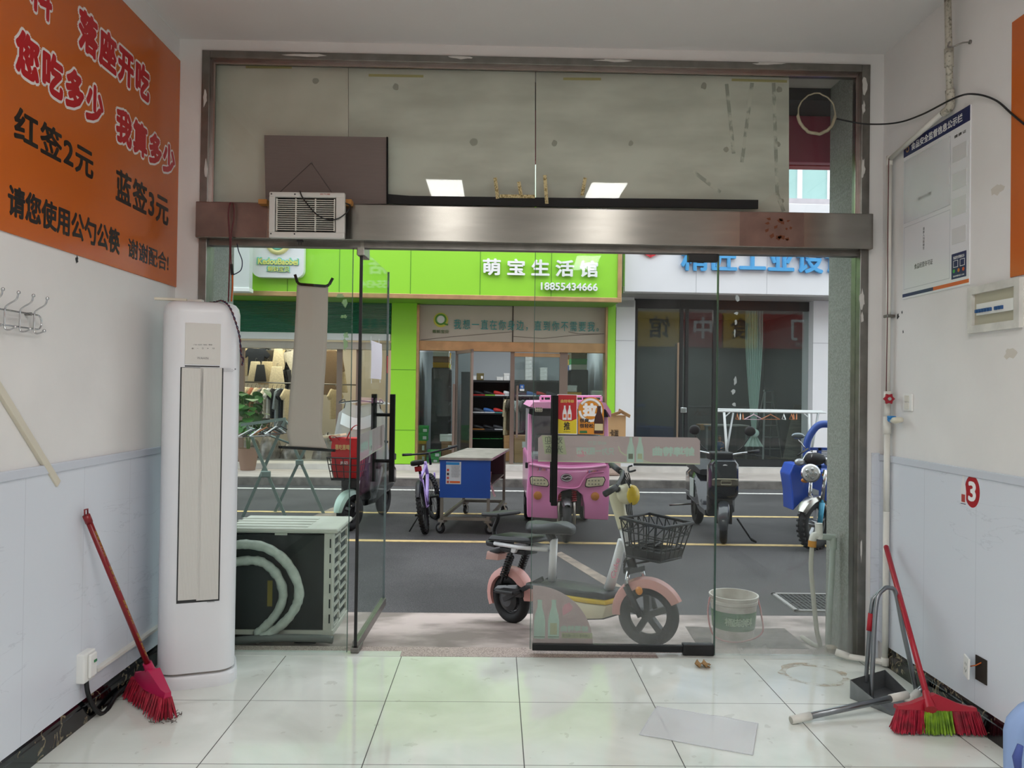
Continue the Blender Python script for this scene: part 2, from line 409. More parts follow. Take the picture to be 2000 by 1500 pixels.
# brushed steel beam across the front, over the doors
b = B(); b.box((FX0, YF-.06, 2.166), (FX1, YF+.12, 2.353), .004)
beam = struct(b.build('trim_6', STEEL))
_p = STEEL.node_tree.nodes['Principled BSDF']; _p.inputs['Anisotropic'].default_value = .8; _p.inputs['Anisotropic Rotation'].default_value = .25
_cx = node(STEEL.node_tree, 'ShaderNodeCombineXYZ'); _cx.inputs[0].default_value = 1; STEEL.node_tree.links.new(_cx.outputs[0], _p.inputs['Tangent'])
b = B(); b.box((FX0+.042, GY-.03, 2.14), (FX1-.045, GY+.03, 2.166)); b.build('head_channel', STEELD, beam)
b = B()                                                            # reddish-brown film left on the ends of the beam
b.box((FX0+.001, YF-.0613, 2.172), (-1.20, YF-.0600, 2.349)); b.box((1.26, YF-.0613, 2.172), (1.60, YF-.0600, 2.349))
b.build('protective_film', mat('brown_film', '85736C', .32, .8, var=.25, sc=8), beam)
b = B(); R = random.Random(3)
for i in range(16):
    c = at(1515+R.uniform(-32, 32), 447+R.uniform(-20, 22), YF-.062); a = R.uniform(0, 3); r = R.uniform(.006, .016)
    b.prism([(r*1.6*cos(a), r*sin(a)), (r*cos(a+1.6), .5*r*sin(a+1.6)), (r*cos(a+3), r*sin(a+3.2)), (.8*r*cos(a+4.4), r*sin(a+4.8))], .0006, facing((c.x, YF-.0614, c.z)))
b.build('paint_scraps', mat('scrap_brown', '6B3A1E', .7), beam)
GL = glass('clear_pane', refl=.32, dust=.002, speck=False)
GLT = glass('transom_pane', tint=(.97, .985, .975), refl=.6, dust=.015, speck=False)
GLR = glass('dusty_pane', tint=(.955, .975, .965), refl=.3, dust=.002, low=.34, z0=0, z1=.62)
GLD = glass('dusty_door_pane', tint=(.955, .975, .965), refl=.28, dust=.001, low=.17, z0=0, z1=.95, up='Y')
EDGE = mat('glass_edge', '3B5A50', .15, spec=.6)
w = struct(B().box((FX0+.042, GY-.006, 2.35), (FX1-.045, GY+.006, FZ-.04)).build('window_1', GLT))
xa = at(683, 900, GY).x; xb = at(1400, 900, GY).x
w = struct(B().box((FX0+.042, GY-.006, .004), (xa, GY+.006, 2.15)).build('window_2', GL))
B().box((xa, GY-.006, .004), (xa+.003, GY+.006, 2.15)).build('glass_edge', EDGE, w)
w = struct(B().box((xb, GY-.006, .004), (FX1-.045, GY+.006, 2.15)).build('window_3', GLR))
B().box((xb-.003, GY-.006, .004), (xb, GY+.006, 2.15)).build('glass_edge', EDGE, w)
# threshold and tile strips under the glass
struct(B().box((FX0, 4.155, -.12), (FX1, 4.32, -.002)).build('threshold', GRANT))
THM = mat('pale_tile_strip', 'DDE0DA', .15, var=.08, sc=8)
b = B(); b.box((FX0+.03, 4.154, -.05), (at(783, 1270, 4.2).x, 4.235, .002)); b.box((at(1283, 1280, 4.2).x, 4.154, -.05), (FX1-.02, 4.235, .002))
struct(b.build('trim_7', THM))
# ------------------------------------------------------------------ outside of our own building
struct(B().box((-14, YF+.08, 3.2), (16, 4.60, 8.5)).build('wall_upper_front', mat('outer_render', 'B9B4AE', .8, var=.1)))
b = B(); b.box((-14, YF+.08, -.3), (-1.53, 4.60, 3.2)); b.M = None
struct(b.build('pillar_left', GRAN))
jx = 1.94
struct(B().box((jx, YF+.09, -.3), (16, 4.60, 3.2)).build('pillar_right', GRAN))
GJ = mat('stone_joint', '5A5E59', .8)
# red sign box over our own door, seen from behind through the gap beside the boards
t = thing('shop_sign_box', 'back of the red sign over the door, beside the pale boards', 'sign', (.2, 4.95, 2.85))
B().box((-1.9, 4.86, 2.84), (2.5, 4.92, 3.13), .004).build('red_panel', mat('red_sign_back', 'A8415A', .45, var=.12, sc=4), t)
b = B(); b.box((-1.9, 4.60, 3.13), (2.5, 4.93, 3.40)); b.build('dark_frame', mat('dark_soffit', '26282B', .7), t)
b = B(); b.box((-2.2, 4.94, 2.84), (2.6, 5.02, 3.95)); b.build('front_face', mat('red_sign_face', 'B01C22', .4), t)
b = B()
for i in range(9): b.bar(at(1540+i*12, 170, 4.8), at(1540+i*12, 200, 4.8), .006)
b.bar(at(1538, 180, 4.8), at(1640, 183, 4.8), .006); b.bar(at(1538, 192, 4.8), at(1640, 195, 4.8), .006)
b.build('wire_grid', BLACK, t)
# neighbours' signs on our side of the street: visible only as reflections in the dark shop window opposite
YEL = mat('yellow_sign', 'E0B428', .4); REDS = mat('red_sign_face', 'B01C22', .4); WTXT = mat('white_lettering', 'F2F2F2', .4)
for i, (x0, x1, m, s, sub) in enumerate(((5.2, 6.6, YEL, '馆', ''), (6.7, 8.0, REDS, '中', ''), (8.05, 9.2, YEL, '食', ''), (9.25, 13.6, REDS, '中礼门', '13855648'))):
    t = thing('neighbour_sign', ['small yellow sign mirrored in the dark shop window, nearest the door bar', 'small red sign mirrored in the dark shop window, between two yellow ones', 'yellow sign mirrored in the dark shop window beside the big red one', 'big red sign with white brush characters mirrored in the dark shop window'][i], 'sign', ((x0+x1)/2, 4.9, 3.0))
    B().box((x0, 4.6, 2.95), (x1, 4.95, 4.1), .01).build('sign_box', m, t)
    text('lettering', s, BLACK if m is YEL else WTXT, t, frame(((x0+x1)/2, 4.952, 3.6), (-1, 0, 0), (0, 0, 1)), h=.72, off=.02)
    if sub: text('phone_number', sub, WTXT, t, frame((x0+1.6, 4.952, 3.1), (-1, 0, 0), (0, 0, 1)), h=.13)
# ------------------------------------------------------------------ glass doors
hx, hy = at(694, 1268, GY).x, GY
# left leaf: swung outwards
ML = frame((hx, hy, 0), (at(749, 1178, 5.10).x-hx, 5.10-hy, 0), (0, 0, 1))
d = thing('door_1', 'left glass door leaf swung open to the street', 'door', M=ML, kind='structure')
LW = ((at(749, 1178, 5.10).x-hx)**2+(5.10-hy)**2)**.5
B(ML).box((.0, .025, -.006), (LW, 2.14, .006)).build('glass_leaf', GL, d)
b = B(ML); b.box((-.004, .02, -.008), (.004, 2.148, .008)); b.build('hinge_edge', mat('black_gasket', '0A0B0B', .4), d)
b = B(ML); b.box((LW-.004, .025, -.0065), (LW+.003, 2.15, .0065)); b.build('free_edge', mat('glass_edge_grey', '7D8C92', .2), d)
b = B(ML); b.box((0, .012, -.016), (LW, .06, .016), .003); b.build('bottom_rail', STEELD, d)
b = B(ML); b.box((-.02, .004, -.022), (.1, .03, .022), .003); b.build('pivot_shoe', STEELD, d)
b = B(ML); b.box((-.03, 2.10, -.02), (.13, 2.18, .02), .004); b.build('top_patch', mat('patch_steel', '9C9A92', .35, 1), d)
hz0, hz1 = at(766, 942, 4.95).z, at(768, 770, 4.95).z
for s in (1, -1):
    b = B(ML); x = LW-.12
    b.box((x-.016, hz0, s*.058-.016), (x+.016, hz1, s*.058+.016), .003)
    for z in (hz0+.13, hz1-.13): b.cyl((x, z, 0), (x, z, s*.05), .011, n=10)
    b.build('handle', BLACK, d)
# right leaf: shut
px0, px1 = at(1041, 900, GY).x, at(1397, 900, GY).x
MR = frame((px1, GY, 0), (-cos(.02), sin(.02), 0), (0, 0, 1))     # local x runs from the hinge to the free edge
d2 = thing('door_2', 'right glass door leaf, shut, with stickers on it', 'door', M=MR, kind='structure')
RW = (px1-px0)
B(MR).box((0, .022, -.006), (RW, 2.14, .006)).build('glass_leaf', GLD, d2)
b = B(MR); b.box((RW, .022, -.0065), (RW+.003, 2.15, .0065)); b.build('free_edge', EDGE, d2)
b = B(MR); b.box((.0, .022, -.0065), (-.003, 2.15, .0065)); b.build('hinge_edge', EDGE, d2)
b = B(MR); b.box((.16, .016, -.014), (RW-.01, .052, .014), .003); b.build('bottom_rail', mat('black_rail', '1A1C1E', .35, .3), d2)
b = B(MR); b.box((.0, .004, -.024), (.165, .062, .024), .005); b.build('floor_pivot', BLKP, d2)
b = B(MR); b.box((.0, 2.10, -.024), (.16, 2.155, .024), .005); b.build('top_patch', BLKP, d2)
b = B(MR); sx = at(1082, 900, GY).x; hx2 = px1-sx; hz0, hz1 = at(1081, 985, GY).z, at(1083, 772, GY).z
for s in (1, -1):
    b = B(MR)
    b.box((hx2-.016, hz0, s*.062-.016), (hx2+.016, hz1, s*.062+.016), .003)
    for z in (hz0+.1, hz1-.1): b.cyl((hx2, z, 0), (hx2, z, s*.05), .011, n=10)
    b.build('handle', BLACK, d2)
# ================================================================== THE STREET
STZ = -.24; AP0, AP1 = 4.33, 5.82
def apz(Y): return -.03+(STZ+.03)*min(1, max(0, (Y-AP0)/(AP1-AP0)))
def apron(px, py):
    r = ray(px, py); Y = 4.4
    for _ in range(30):
        p = CAM+r*(Y/r.y); Y += (p.z-apz(Y))*1.5*(1 if r.z < 0 else -1)
    p = CAM+r*(Y/r.y); return p
asph = mat('worn_asphalt', '5C5A5B', .85, col2='353435', sc=120, det=8, bump=.5, bsc=140, lo=.36, hi=.66)
_n = asph.node_tree; _p = _n.nodes['Principled BSDF']
_tc = node(_n, 'ShaderNodeTexCoord'); _nz = node(_n, 'ShaderNodeTexNoise'); _nz.inputs['Scale'].default_value = .9; _nz.inputs['Detail'].default_value = 7; _n.links.new(_tc.outputs['Object'], _nz.inputs['Vector'])
_mx = node(_n, 'ShaderNodeMix'); _mx.data_type = 'RGBA'; _mx.blend_type = 'MULTIPLY'; _mx.inputs[0].default_value = .8
_rr = node(_n, 'ShaderNodeValToRGB'); _rr.color_ramp.elements[0].position = .35; _rr.color_ramp.elements[0].color = (.5, .5, .5, 1); _rr.color_ramp.elements[1].position = .62; _rr.color_ramp.elements[1].color = (1.1, 1.1, 1.1, 1); _n.links.new(_nz.outputs['Fac'], _rr.inputs[0])
_old = _p.inputs['Base Color'].links[0].from_socket; _n.links.new(_old, _mx.inputs[6]); _n.links.new(_rr.outputs[0], _mx.inputs[7]); _n.links.new(_mx.outputs[2], _p.inputs['Base Color'])
struct(B().box((-22, 5.5, -.6), (22, 13.9, STZ)).build('street', asph))
CONC = mat('damp_concrete', 'BCADA7', .6, col2='7D716B', sc=2.4, det=12, bump=.2, bsc=60, lo=.38, hi=.62)
b = B(); b.loft([[Vector((x, 4.3, -.6)), Vector((x, 4.3, -.03)), Vector((x, AP0, -.03)), Vector((x, AP1, STZ+.004)), Vector((x, AP1+.02, -.6))] for x in (-14, 16)])
struct(b.build('path', CONC))
def patch(name, poly, m, z=None, h=.003, kind=True, label=None):
    pts = []
    for q in poly:
        p = gr(q[0], q[1], STZ) if z is None else z(*q)
        pts.append(p)
    b = B(); lo = [p+Vector((0, 0, -.002)) for p in pts]; hi = [p+Vector((0, 0, h)) for p in pts]
    b.loft([lo, hi]); o = b.build(name, m)
    struct(o); return o
YLN = mat('worn_yellow_paint', 'D9BE84', .7, col2='B39C72', sc=14, det=8, lo=.3, hi=.5)
WLN = mat('worn_white_paint', 'D8D6D2', .7, col2='A5A3A1', sc=16, det=8, lo=.3, hi=.5)
def stripe(name, pa, pb, wd, m):
    a, c = gr(*pa, STZ), gr(*pb, STZ); d = (c-a).normalized(); a = a-d*4; c = c+d*4
    struct(B().bar(a+Vector((0, 0, .001)), c+Vector((0, 0, .001)), wd, .006, up=(0, 0, 1)).build(name, m))
stripe('trim_8', (760, 1056.5), (1560, 1066), .10, YLN)
stripe('trim_9', (760, 1002), (1560, 1010.5), .10, YLN)
stripe('trim_10', (560, 954.5), (1500, 964.5), .12, WLN)
REP = mat('patched_concrete_strip', '9A8C7E', .8, col2='776C63', sc=9, det=8)
patch('trim_11', [(1082, 1082), (1096, 1078), (1222, 1150), (1196, 1152)], REP)
patch('trim_12', [(585, 1020), (664, 985), (692, 985), (640, 1030)], REP)
# kerb and far pavement, in the street's own direction
KV = sat(1000, 951, 13.4).y
def s_at_z(px, py, z):
    p = SFI @ gr(px, py, z); return p
KV = s_at_z(1000, 951.5, STZ).y
KERB = mat('kerb_stone', '7F7A75', .8, col2='5E5A56', sc=7, det=8)
PAV = mat('far_paving', 'C9BFB8', .7, col2='AFA49E', sc=3.5, det=8, stretch=(.6, 3, 1))
SWZ = STZ+.13
struct(B(SF).box((-20, KV, STZ-.3), (20, KV+.14, SWZ)).build('kerb', KERB))
SV = 15.3                                     # line of the shop windows
struct(B(SF).box((-20, KV+.14, STZ-.3), (20, SV+.3, SWZ-.004)).build('pavement', PAV))
struct(B(SF).box((-20, SV-.28, SWZ-.01), (20, SV+.3, SWZ+.10)).build('shop_step', mat('step_stone', 'DAD5D0', .6, var=.15, sc=5)))
# drain grating and dark patches by our own door
DRM = mat('iron_grating', '4A4B4C', .55, .7, var=.3, sc=30)
g0, g1, g2, g3 = [gr(*p, STZ) for p in ((1478, 1160), (1640, 1160), (1640, 1196), (1530, 1192))]
t = thing('drain_grating', 'iron slotted drain grating in the road behind the bucket', 'drain', (g0.x, g0.y, STZ))
gx0, gx1, gy0, gy1 = 1.98, 3.3, 5.85, 6.25
gx0, gy1 = g0.x+.12, g0.y; gy0 = g2.y; gx1 = g1.x+.4
b = B(); b.box((gx0, gy0, STZ), (gx1, gy0+.03, STZ+.012)); b.box((gx0, gy1-.03, STZ), (gx1, gy1, STZ+.012)); b.box((gx0, gy0, STZ), (gx0+.03, gy1, STZ+.012)); b.box((gx1-.03, gy0, STZ), (gx1, gy1, STZ+.012))
b.build('frame', mat('pale_drain_kerb', '9B9A97', .6), t)
b = B(); n = 26
for i in range(n):
    x = gx0+.05+(gx1-gx0-.1)*i/(n-1); b.box((x-.008, gy0+.03, STZ), (x+.008, gy1-.03, STZ+.009))
for k in range(1, 4):
    y = gy0+(gy1-gy0)*k/4; b.box((gx0+.03, y-.01, STZ), (gx1-.03, y+.01, STZ+.0095))
b.build('bars', DRM, t)
B().box((gx0+.03, gy0+.03, STZ+.0005), (gx1-.03, gy1-.03, STZ+.003)).build('pit', mat('drain_dark', '1C1C1D', .9), t)
DKPT = mat('dark_apron_patch', '5A544F', .35, col2='7E746D', sc=14, det=8, lo=.3, hi=.7)  # darker, smoother mottled patches laid on the concrete slope
patch('trim_13', [(1338, 1224), (1392, 1226), (1390, 1259), (1360, 1258)], DKPT, z=apron)
patch('trim_14', [(1440, 1228), (1532, 1228), (1580, 1268), (1440, 1266)], DKPT, z=apron)

# ================================================================== SHOPS ACROSS THE STREET  (street frame)
GREEN = mat('lime_green_panel', '9BE03B', .35, var=.03, sc=1)
GOLD = mat('gold_trim', 'D9B183', .3, .65, var=.2, sc=5)
BEIGE = mat('beige_steel', 'C9B49E', .35, .4, var=.12, sc=3)
BRONZE = mat('bronze_frame', '8E7A70', .4, .4)
WHITE2 = mat('white_cladding', 'E9E8EC', .4, var=.04, sc=2)
SHG = glass('shop_pane', tint=(.82, .87, .86), dust=.015, speck=False)
DKG = glass('dark_shop_pane', tint=(.84, .88, .87), refl=1.1, dust=.01, speck=False)
def U(px, py, v): return sat(px, py, v)
def sbox(b, px0, py0, px1, py1, v0, v1, at_v=None, bev=0):
    at_v = v0 if at_v is None else at_v
    cx, cy = (px0+px1)/2, (py0+py1)/2
    l, r, tp, bt = U(px0, cy, at_v).x, U(px1, cy, at_v).x, U(cx, py0, at_v).z, U(cx, py1, at_v).z
    return b.box((l, v0, bt), (r, v1, tp), bev)
def stext(name, s, m, par, px0, py0, px1, py1, v, off=0, ext=.02, sp=1.0, mirror=False):
    c = U((px0+px1)/2, (py0+py1)/2, v); w = U(px1, py0, v).x-U(px0, py0, v).x; h = U(px0, py0, v).z-U(px0, py1, v).z
    return text(name, s, m, par, SF @ facing((c.x, c.y, c.z)), w=abs(w), h=abs(h), off=off, ext=ext, sp=sp)
SG = 14.2
t = thing('shop_sign', 'wide lime green fascia sign with gold edging and white characters', 'sign', SF @ Vector((0, SG, 3.1)))
zb = U(900, 576, SG).z; ur = U(1206, 540, SG).x
b = B(SF); b.box((-8, SG, zb), (ur, SG+.9, zb+1.75)); b.build('panel', GREEN, t)
for px in (562, 663, 802, 938, 1077):
    u = U(px, 530, SG).x; b = B(SF); b.box((u-.006, SG-.004, zb), (u+.006, SG+.01, zb+1.7)); b.build('panel_joint', mat('dark_green_joint', '5E9A20', .6), t)
b = B(SF); zb2 = U(900, 585, SG).z; b.box((-8, SG-.03, zb2), (ur+.075, SG+.05, zb), .006); b.box((ur, SG-.03, zb), (ur+.075, SG+.05, zb+1.75), .006)
b.build('gold_edge', GOLD, t)
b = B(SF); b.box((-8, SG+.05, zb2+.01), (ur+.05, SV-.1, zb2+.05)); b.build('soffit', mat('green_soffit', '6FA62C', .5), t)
stext('lettering', '萌宝生活馆', WTXT, t, 943, 507, 1168, 540, SG-.03, off=.035, ext=.03, sp=1.55)
stext('phone_number', '18855434666', WTXT, t, 1056, 553, 1167, 568, SG-.03, off=.03, ext=.04)
# white logo board on the fascia
t = thing('logo_board', 'white rounded logo board with yellow lettering on the green fascia', 'sign', SF @ Vector((U(545, 510, SG).x, SG, 3.4)))
l, r = U(493, 500, SG-.15).x, U(594, 500, SG-.15).x; z0 = U(545, 542, SG-.15).z
pl = []
for cx_, cz_, a0 in ((r-.14, z0+.14, -pi/2), (r-.14, z0+1.1, 0), (l+.14, z0+1.1, pi/2), (l+.14, z0+.14, pi)):
    pl += [(cx_+.14*cos(a0+i*pi/10), cz_+.14*sin(a0+i*pi/10)) for i in range(6)]
B(SF).prism(pl, .14, frame((0, SG-.02, 0), (1, 0, 0), (0, 0, 1))).build('board', WHITE2, t)
TEALB = mat('teal_lettering_edge', '6FC9B8', .4); YLET = mat('yellow_lettering', 'E8E27A', .4); TEAL = mat('teal_lettering', '3F9C9C', .5)
stext('lettering_outline', 'KedouBaobei', TEALB, t, 502, 503, 584, 518, SG-.163, off=.09, ext=.01)
stext('lettering', 'KedouBaobei', YLET, t, 504, 505, 582, 517, SG-.175, off=.03, ext=.01)
stext('lettering_outline', '蝌蚪宝贝', TEALB, t, 521, 519, 567, 532, SG-.163, off=.06, ext=.01)
stext('lettering', '蝌蚪宝贝', YLET, t, 523, 520, 565, 531, SG-.175, off=.01, ext=.01)
b = B(SF); c = U(543, 474, SG-.16); b.tube(arc((c.x, c.y, c.z), .165, pi, 2*pi, 20), .05, 8); b.build('yellow_ring', mat('logo_yellow', 'EFE6A0', .4), t, True)
b = B(SF); b.tube(arc((c.x, c.y-.03, c.z), .115, pi, 2*pi, 20)+[Vector((c.x+.2, c.y-.03, c.z-.08))], .028, 8); b.build('teal_ring', TEALB, t, True)
# projecting light box of the next shop, far left
t = thing('projecting_sign', 'pale grey projecting light box at the left end of the green fascia', 'sign', SF @ Vector((U(470, 520, 13.6).x, 13.6, 3.2)))
ul = U(489, 520, 13.6).x
b = B(SF); b.box((ul-.9, 13.55, U(489, 566, 13.6).z), (ul, 13.75, U(489, 400, 13.6).z), .01); b.build('box', mat('light_box_grey', 'C3C8C6', .4), t)
b = B(SF); b.box((ul-.5, 13.7, 3.3), (ul-.44, 14.2, 3.36)); b.build('bracket', STEELD, t)
b = B(SF); z_ = U(489, 566, 13.6).z; b.box((ul-.92, 13.53, z_-.04), (ul+.01, 13.77, z_+.03), .008); b.build('edge', mat('light_box_edge', 'E4E6E4', .4), t)

# ---- clothing shop
cu0, cu1 = -7.5, U(763, 700, SV-.3).x
INT = mat('shop_wall_beige', 'D8CFBF', .8, var=.06, sc=2)
t = thing('clothing_shop', 'clothing shop under the green fascia with a half-rolled green shutter', 'shop', SF @ Vector((-4, SV, SWZ)), kind='structure')
z_rl0, z_rl1 = U(520, 663, SV).z, U(520, 650, SV).z
b = B(SF); zt = 3.2; n = 22
prof = []
for i in range(n*4+1):
    z = z_rl1+(zt-z_rl1)*i/(n*4); prof.append((SV-.2+.022*abs(sin(pi*i/4)), z))
b.loft([[Vector((u, y, z)) for y, z in prof]+[Vector((u, SV-.05, zt)), Vector((u, SV-.05, z_rl1))] for u in (cu0, cu1-.02)])
b.build('shutter', mat('green_shutter', '3F8467', .45, .2), t)
b = B(SF); b.box((cu0, SV-.22, z_rl0), (cu1-.02, SV-.1, z_rl1), .006); b.build('bottom_rail', WHITE2, t)
b = B(SF); zb0 = U(520, 680, SV).z; b.box((cu0, SV-.12, zb0), (cu1-.02, SV+.1, z_rl0-.03)); b.build('lintel', mat('lintel_beige', 'BDB3A8', .5, var=.12, sc=4), t)
b = B(SF); b.box((cu0, SV+3.4, SWZ), (cu1, SV+3.5, 3.2)); b.box((cu1-.02, SV+.1, SWZ), (cu1+.05, SV+3.5, 3.2)); b.box((cu0-.1, SV, SWZ), (cu0, SV+3.5, 3.2)); b.box((cu0, SV, 2.9), (cu1, SV+3.5, 3.0))
b.build('interior_walls', INT, t)
b = B(SF); b.box((cu0, SV+.3, SWZ-.02), (cu1+.02, SV+3.5, SWZ+.1)); b.build('interior_floor', mat('shop_floor_grey', '8F918E', .25, var=.1), t)
b = B(SF)
for p in (662, 700): 
    u = U(p, 800, SV).x; b.box((u-.05, SV-.03, SWZ+.1), (u+.05, SV+.05, zb0))
b.build('door_post', BRONZE, t)
b = B(SF); u0, u1 = U(470, 800, SV).x, U(476, 800, SV).x; b.box((u0-.05, SV-.03, SWZ+.1), (u1, SV+.05, zb0)); b.build('left_post', BRONZE, t)
def area(name, loc, sx, sy, en, col):
    l = bpy.data.lights.new(name, 'AREA'); l.shape = 'RECTANGLE'; l.size = sx; l.size_y = sy; l.energy = en; l.color = col
    o = bpy.data.objects.new(name, l); COL.objects.link(o); o.matrix_world = SF @ T(*loc); return o
area('clothing_shop_lamp', (-4.0, SV+1.7, 2.85), 3.5, 1.5, 75, (1, .91, .74))
# green pillar between the shops, gold edged
pv = SV-.25
b = B(SF); sbox(b, 763, 590, 812, 906, pv, SV+.3); pil = struct(b.build('pillar_green', GREEN))
b = B(SF)
for py in (722, 840): sbox(b, 763, py-.6, 812, py+.6, pv-.003, pv+.01)
b.build('joint', MATS['dark_green_joint'], pil)
b = B(SF); sbox(b, 812, 595, 817, 906, pv+.02, SV+.05); b.build('gold_edge', GOLD, pil)
b = B(SF); sbox(b, 1186, 595, 1201, 906, pv, SV+.3); pil = struct(b.build('pillar_slim', GREEN))
b = B(SF); sbox(b, 1182, 597, 1186, 906, pv+.02, SV+.05); b.build('gold_edge', GOLD, pil)
# ---- shoe shop
su0, su1 = U(812, 700, SV).x, U(1186, 700, SV).x
t = thing('shoe_shop', 'shoe shop with a beige lettered board over its glass doors', 'shop', SF @ Vector(((su0+su1)/2, SV, SWZ)), kind='structure')
BAN = mat('beige_banner', 'D3C6B8', .5, var=.05, sc=2)
b = B(SF); sbox(b, 815, 597, 1001, 667, SV-.06, SV+.02); b.build('board', BAN, t)
b = B(SF); sbox(b, 1002.5, 599, 1182, 671, SV-.06, SV+.02); b.build('board', BAN, t)
b = B(SF); sbox(b, 1000.4, 597, 1003, 668, SV-.065, SV-.03); b.build('board_joint', mat('dark_joint', '5B5048', .6), t)
b = B(SF)
for pts in ([(822, 664), (880, 658), (1000, 648)], [(1003, 657), (1060, 661), (1120, 655), (1180, 652)], [(1110, 648), (1130, 652), (1180, 652)]):
    b.tube([U(x, y, SV-.066) for x, y in pts], .006, 5)
b.build('creases', mat('crease_brown', '8E8174', .7), t)
stext('lettering', '我想一直在你身边，直到你不需要我。', TEAL, t, 887, 626, 1170, 646, SV-.07, off=.0, ext=.01, sp=1.25)
c = U(861, 625, SV-.07)
B(SF).cyl((c.x, c.y, c.z), (c.x, c.y+.012, c.z), .14, n=32).build('yellow_disc', mat('disc_yellow', 'D9D35A', .5), t)
b = B(SF); b.tube(arc((c.x, c.y-.004, c.z+.01), .09, 0, 2*pi, 24)[:-1], .018, 6, True); b.tube([(c.x+.06, c.y-.004, c.z-.07), (c.x+.14, c.y-.004, c.z-.09)], .016, 6); b.build('green_ring', mat('ring_green', '5E9A3C', .5), t, True)
B(SF).cyl((c.x, c.y-.008, c.z+.01), (c.x, c.y+.001, c.z+.01), .08, n=32).build('white_disc', WTXT, t)
stext('lettering', '蝌蚪宝贝', mat('dark_green_text', '52763C', .5), t, 845, 644, 876, 651, SV-.07, ext=.01, sp=1.2)
b = B(SF); sbox(b, 815, 668, 1186, 687, SV-.1, SV+.06, bev=.008); b.build('door_head', GOLD, t)
def post(px0, px1, py0=687, py1=915, v0=SV-.04, v1=SV+.05): 
    b = B(SF); sbox(b, px0, py0, px1, py1, v0, v1, bev=.004); return b.build('post', BRONZE, t)
post(996, 1004); post(1092, 1108); post(812, 816)
b = B(SF); sbox(b, 1004, 690, 1094, 697, SV-.04, SV+.05); b.build('door_rail', GOLD, t)
b = B(SF); sbox(b, 816, 688, 887, 912, SV, SV+.01); b.build('window_pane', SHG, t)
b = B(SF); sbox(b, 1004, 697, 1093, 912, SV, SV+.01); b.build('door_pane', SHG, t)
b = B(SF); sbox(b, 1108, 688, 1184, 912, SV, SV+.01); b.build('window_pane', SHG, t)
b = B(SF); sbox(b, 816, 906, 1186, 915, SV-.06, SV+.06); b.build('sill', mat('sill_stone', '9C9186', .6), t)
# inner leaf standing open
Mo = SF @ frame((U(890, 800, SV).x, SV-.02, 0), (.28, -.75, 0), (0, 0, 1))
zt, zb_ = U(890, 686, SV).z, SWZ+.12
b = B(Mo); b.box((0, zb_, -.02), (.06, zt, .02)); b.box((.84, zb_, -.02), (.9, zt, .02)); b.box((0, zt-.06, -.02), (.9, zt, .02)); b.box((0, zb_, -.02), (.9, zb_+.08, .02)); b.build('open_leaf_frame', BRONZE, t)
b = B(Mo); b.box((.06, zb_+.08, -.004), (.84, zt-.06, .004)); b.build('open_leaf_pane', SHG, t)
b = B(SF); sbox(b, 883, 750, 888, 905, SV-.12, SV-.08); b.build('pull_bar', BRONZE, t)
b = B(SF); sbox(b, 1008, 753, 1012, 855, SV-.12, SV-.08); b.build('pull_bar', BRONZE, t)
IW = mat('shop_wall_cool', 'C6CCD0', .8)
b = B(SF); D2 = 4.0
b.box((su0-.05, SV+D2, SWZ), (su1+.05, SV+D2+.1, 3.2)); b.box((su0-.06, SV+.1, SWZ), (su0, SV+D2, 3.2)); b.box((su1, SV+.1, SWZ), (su1+.06, SV+D2, 3.2)); b.box((su0, SV+.05, 3.0), (su1, SV+D2, 3.1)); b.build('interior_walls', IW, t)
b = B(SF); b.box((su0, SV+.05, SWZ-.02), (su1, SV+D2, SWZ+.1)); b.build('interior_floor', MATS['shop_floor_grey'], t)
area('shoe_shop_lamp', ((su0+su1)/2+.2, SV+1.6, 2.95), 2.4, .3, 62, (.93, .97, 1))
# push / pull notice on its door
b = B(SF); sbox(b, 1015, 751, 1024, 759.5, SV-.012, SV-.004); b.build('blue_notice', mat('notice_blue', '1F5FAE', .4), t)
b = B(SF); sbox(b, 1015, 759.5, 1024, 763.5, SV-.012, SV-.004); b.build('notice_white', WTXT, t)
stext('notice_text', '推', WTXT, t, 1017, 753, 1022, 758, SV-.014, ext=.003)
# ---- white shop: fascia, pillars, dark glazing
WG = 14.4
t = thing('shop_sign', 'white fascia sign with blue brush characters, right of the green one', 'sign', SF @ Vector((6, WG, 3.2)))
zb = U(1400, 573, WG).z; ul = U(1220, 540, WG).x
b = B(SF); b.box((ul, WG, zb), (14, WG+.2, zb+1.7), .01); b.build('panel', WHITE2, t)
for px in (1360, 1498):
    u = U(px, 530, WG).x; b = B(SF); b.box((u-.004, WG-.003, zb), (u+.004, WG+.01, zb+1.6)); b.build('panel_joint', mat('pale_joint', 'B9B9BF', .6), t)
BLT = mat('blue_lettering', '4DA3DC', .4)
stext('lettering', '精匠工业设计', BLT, t, 1330, 478, 1662, 533, WG-.02, off=.03, ext=.05, sp=1.05)
b = B(SF); c0, c1, c2 = U(1252, 488, WG-.03), U(1272, 500, WG-.03), U(1296, 486, WG-.03)
b.bar(c0, c1, .07, .03, up=(0, 1, 0)); b.bar(c1+Vector((-.03, 0, 0)), c2, .07, .03, up=(0, 1, 0)); b.build('red_mark', mat('red_mark', 'D8303C', .4), t)
b = B(SF); z1 = U(1400, 586, SV-.35).z; b.box((ul-.02, WG+.02, zb-.02), (14, SV+.2, zb+.10)); b.build('soffit', mat('grey_soffit', '9C9A99', .6), t)
t = thing('design_shop', 'white clad shop with dark glazing under the blue lettered fascia', 'shop', SF @ Vector((6, SV, SWZ)), kind='structure')
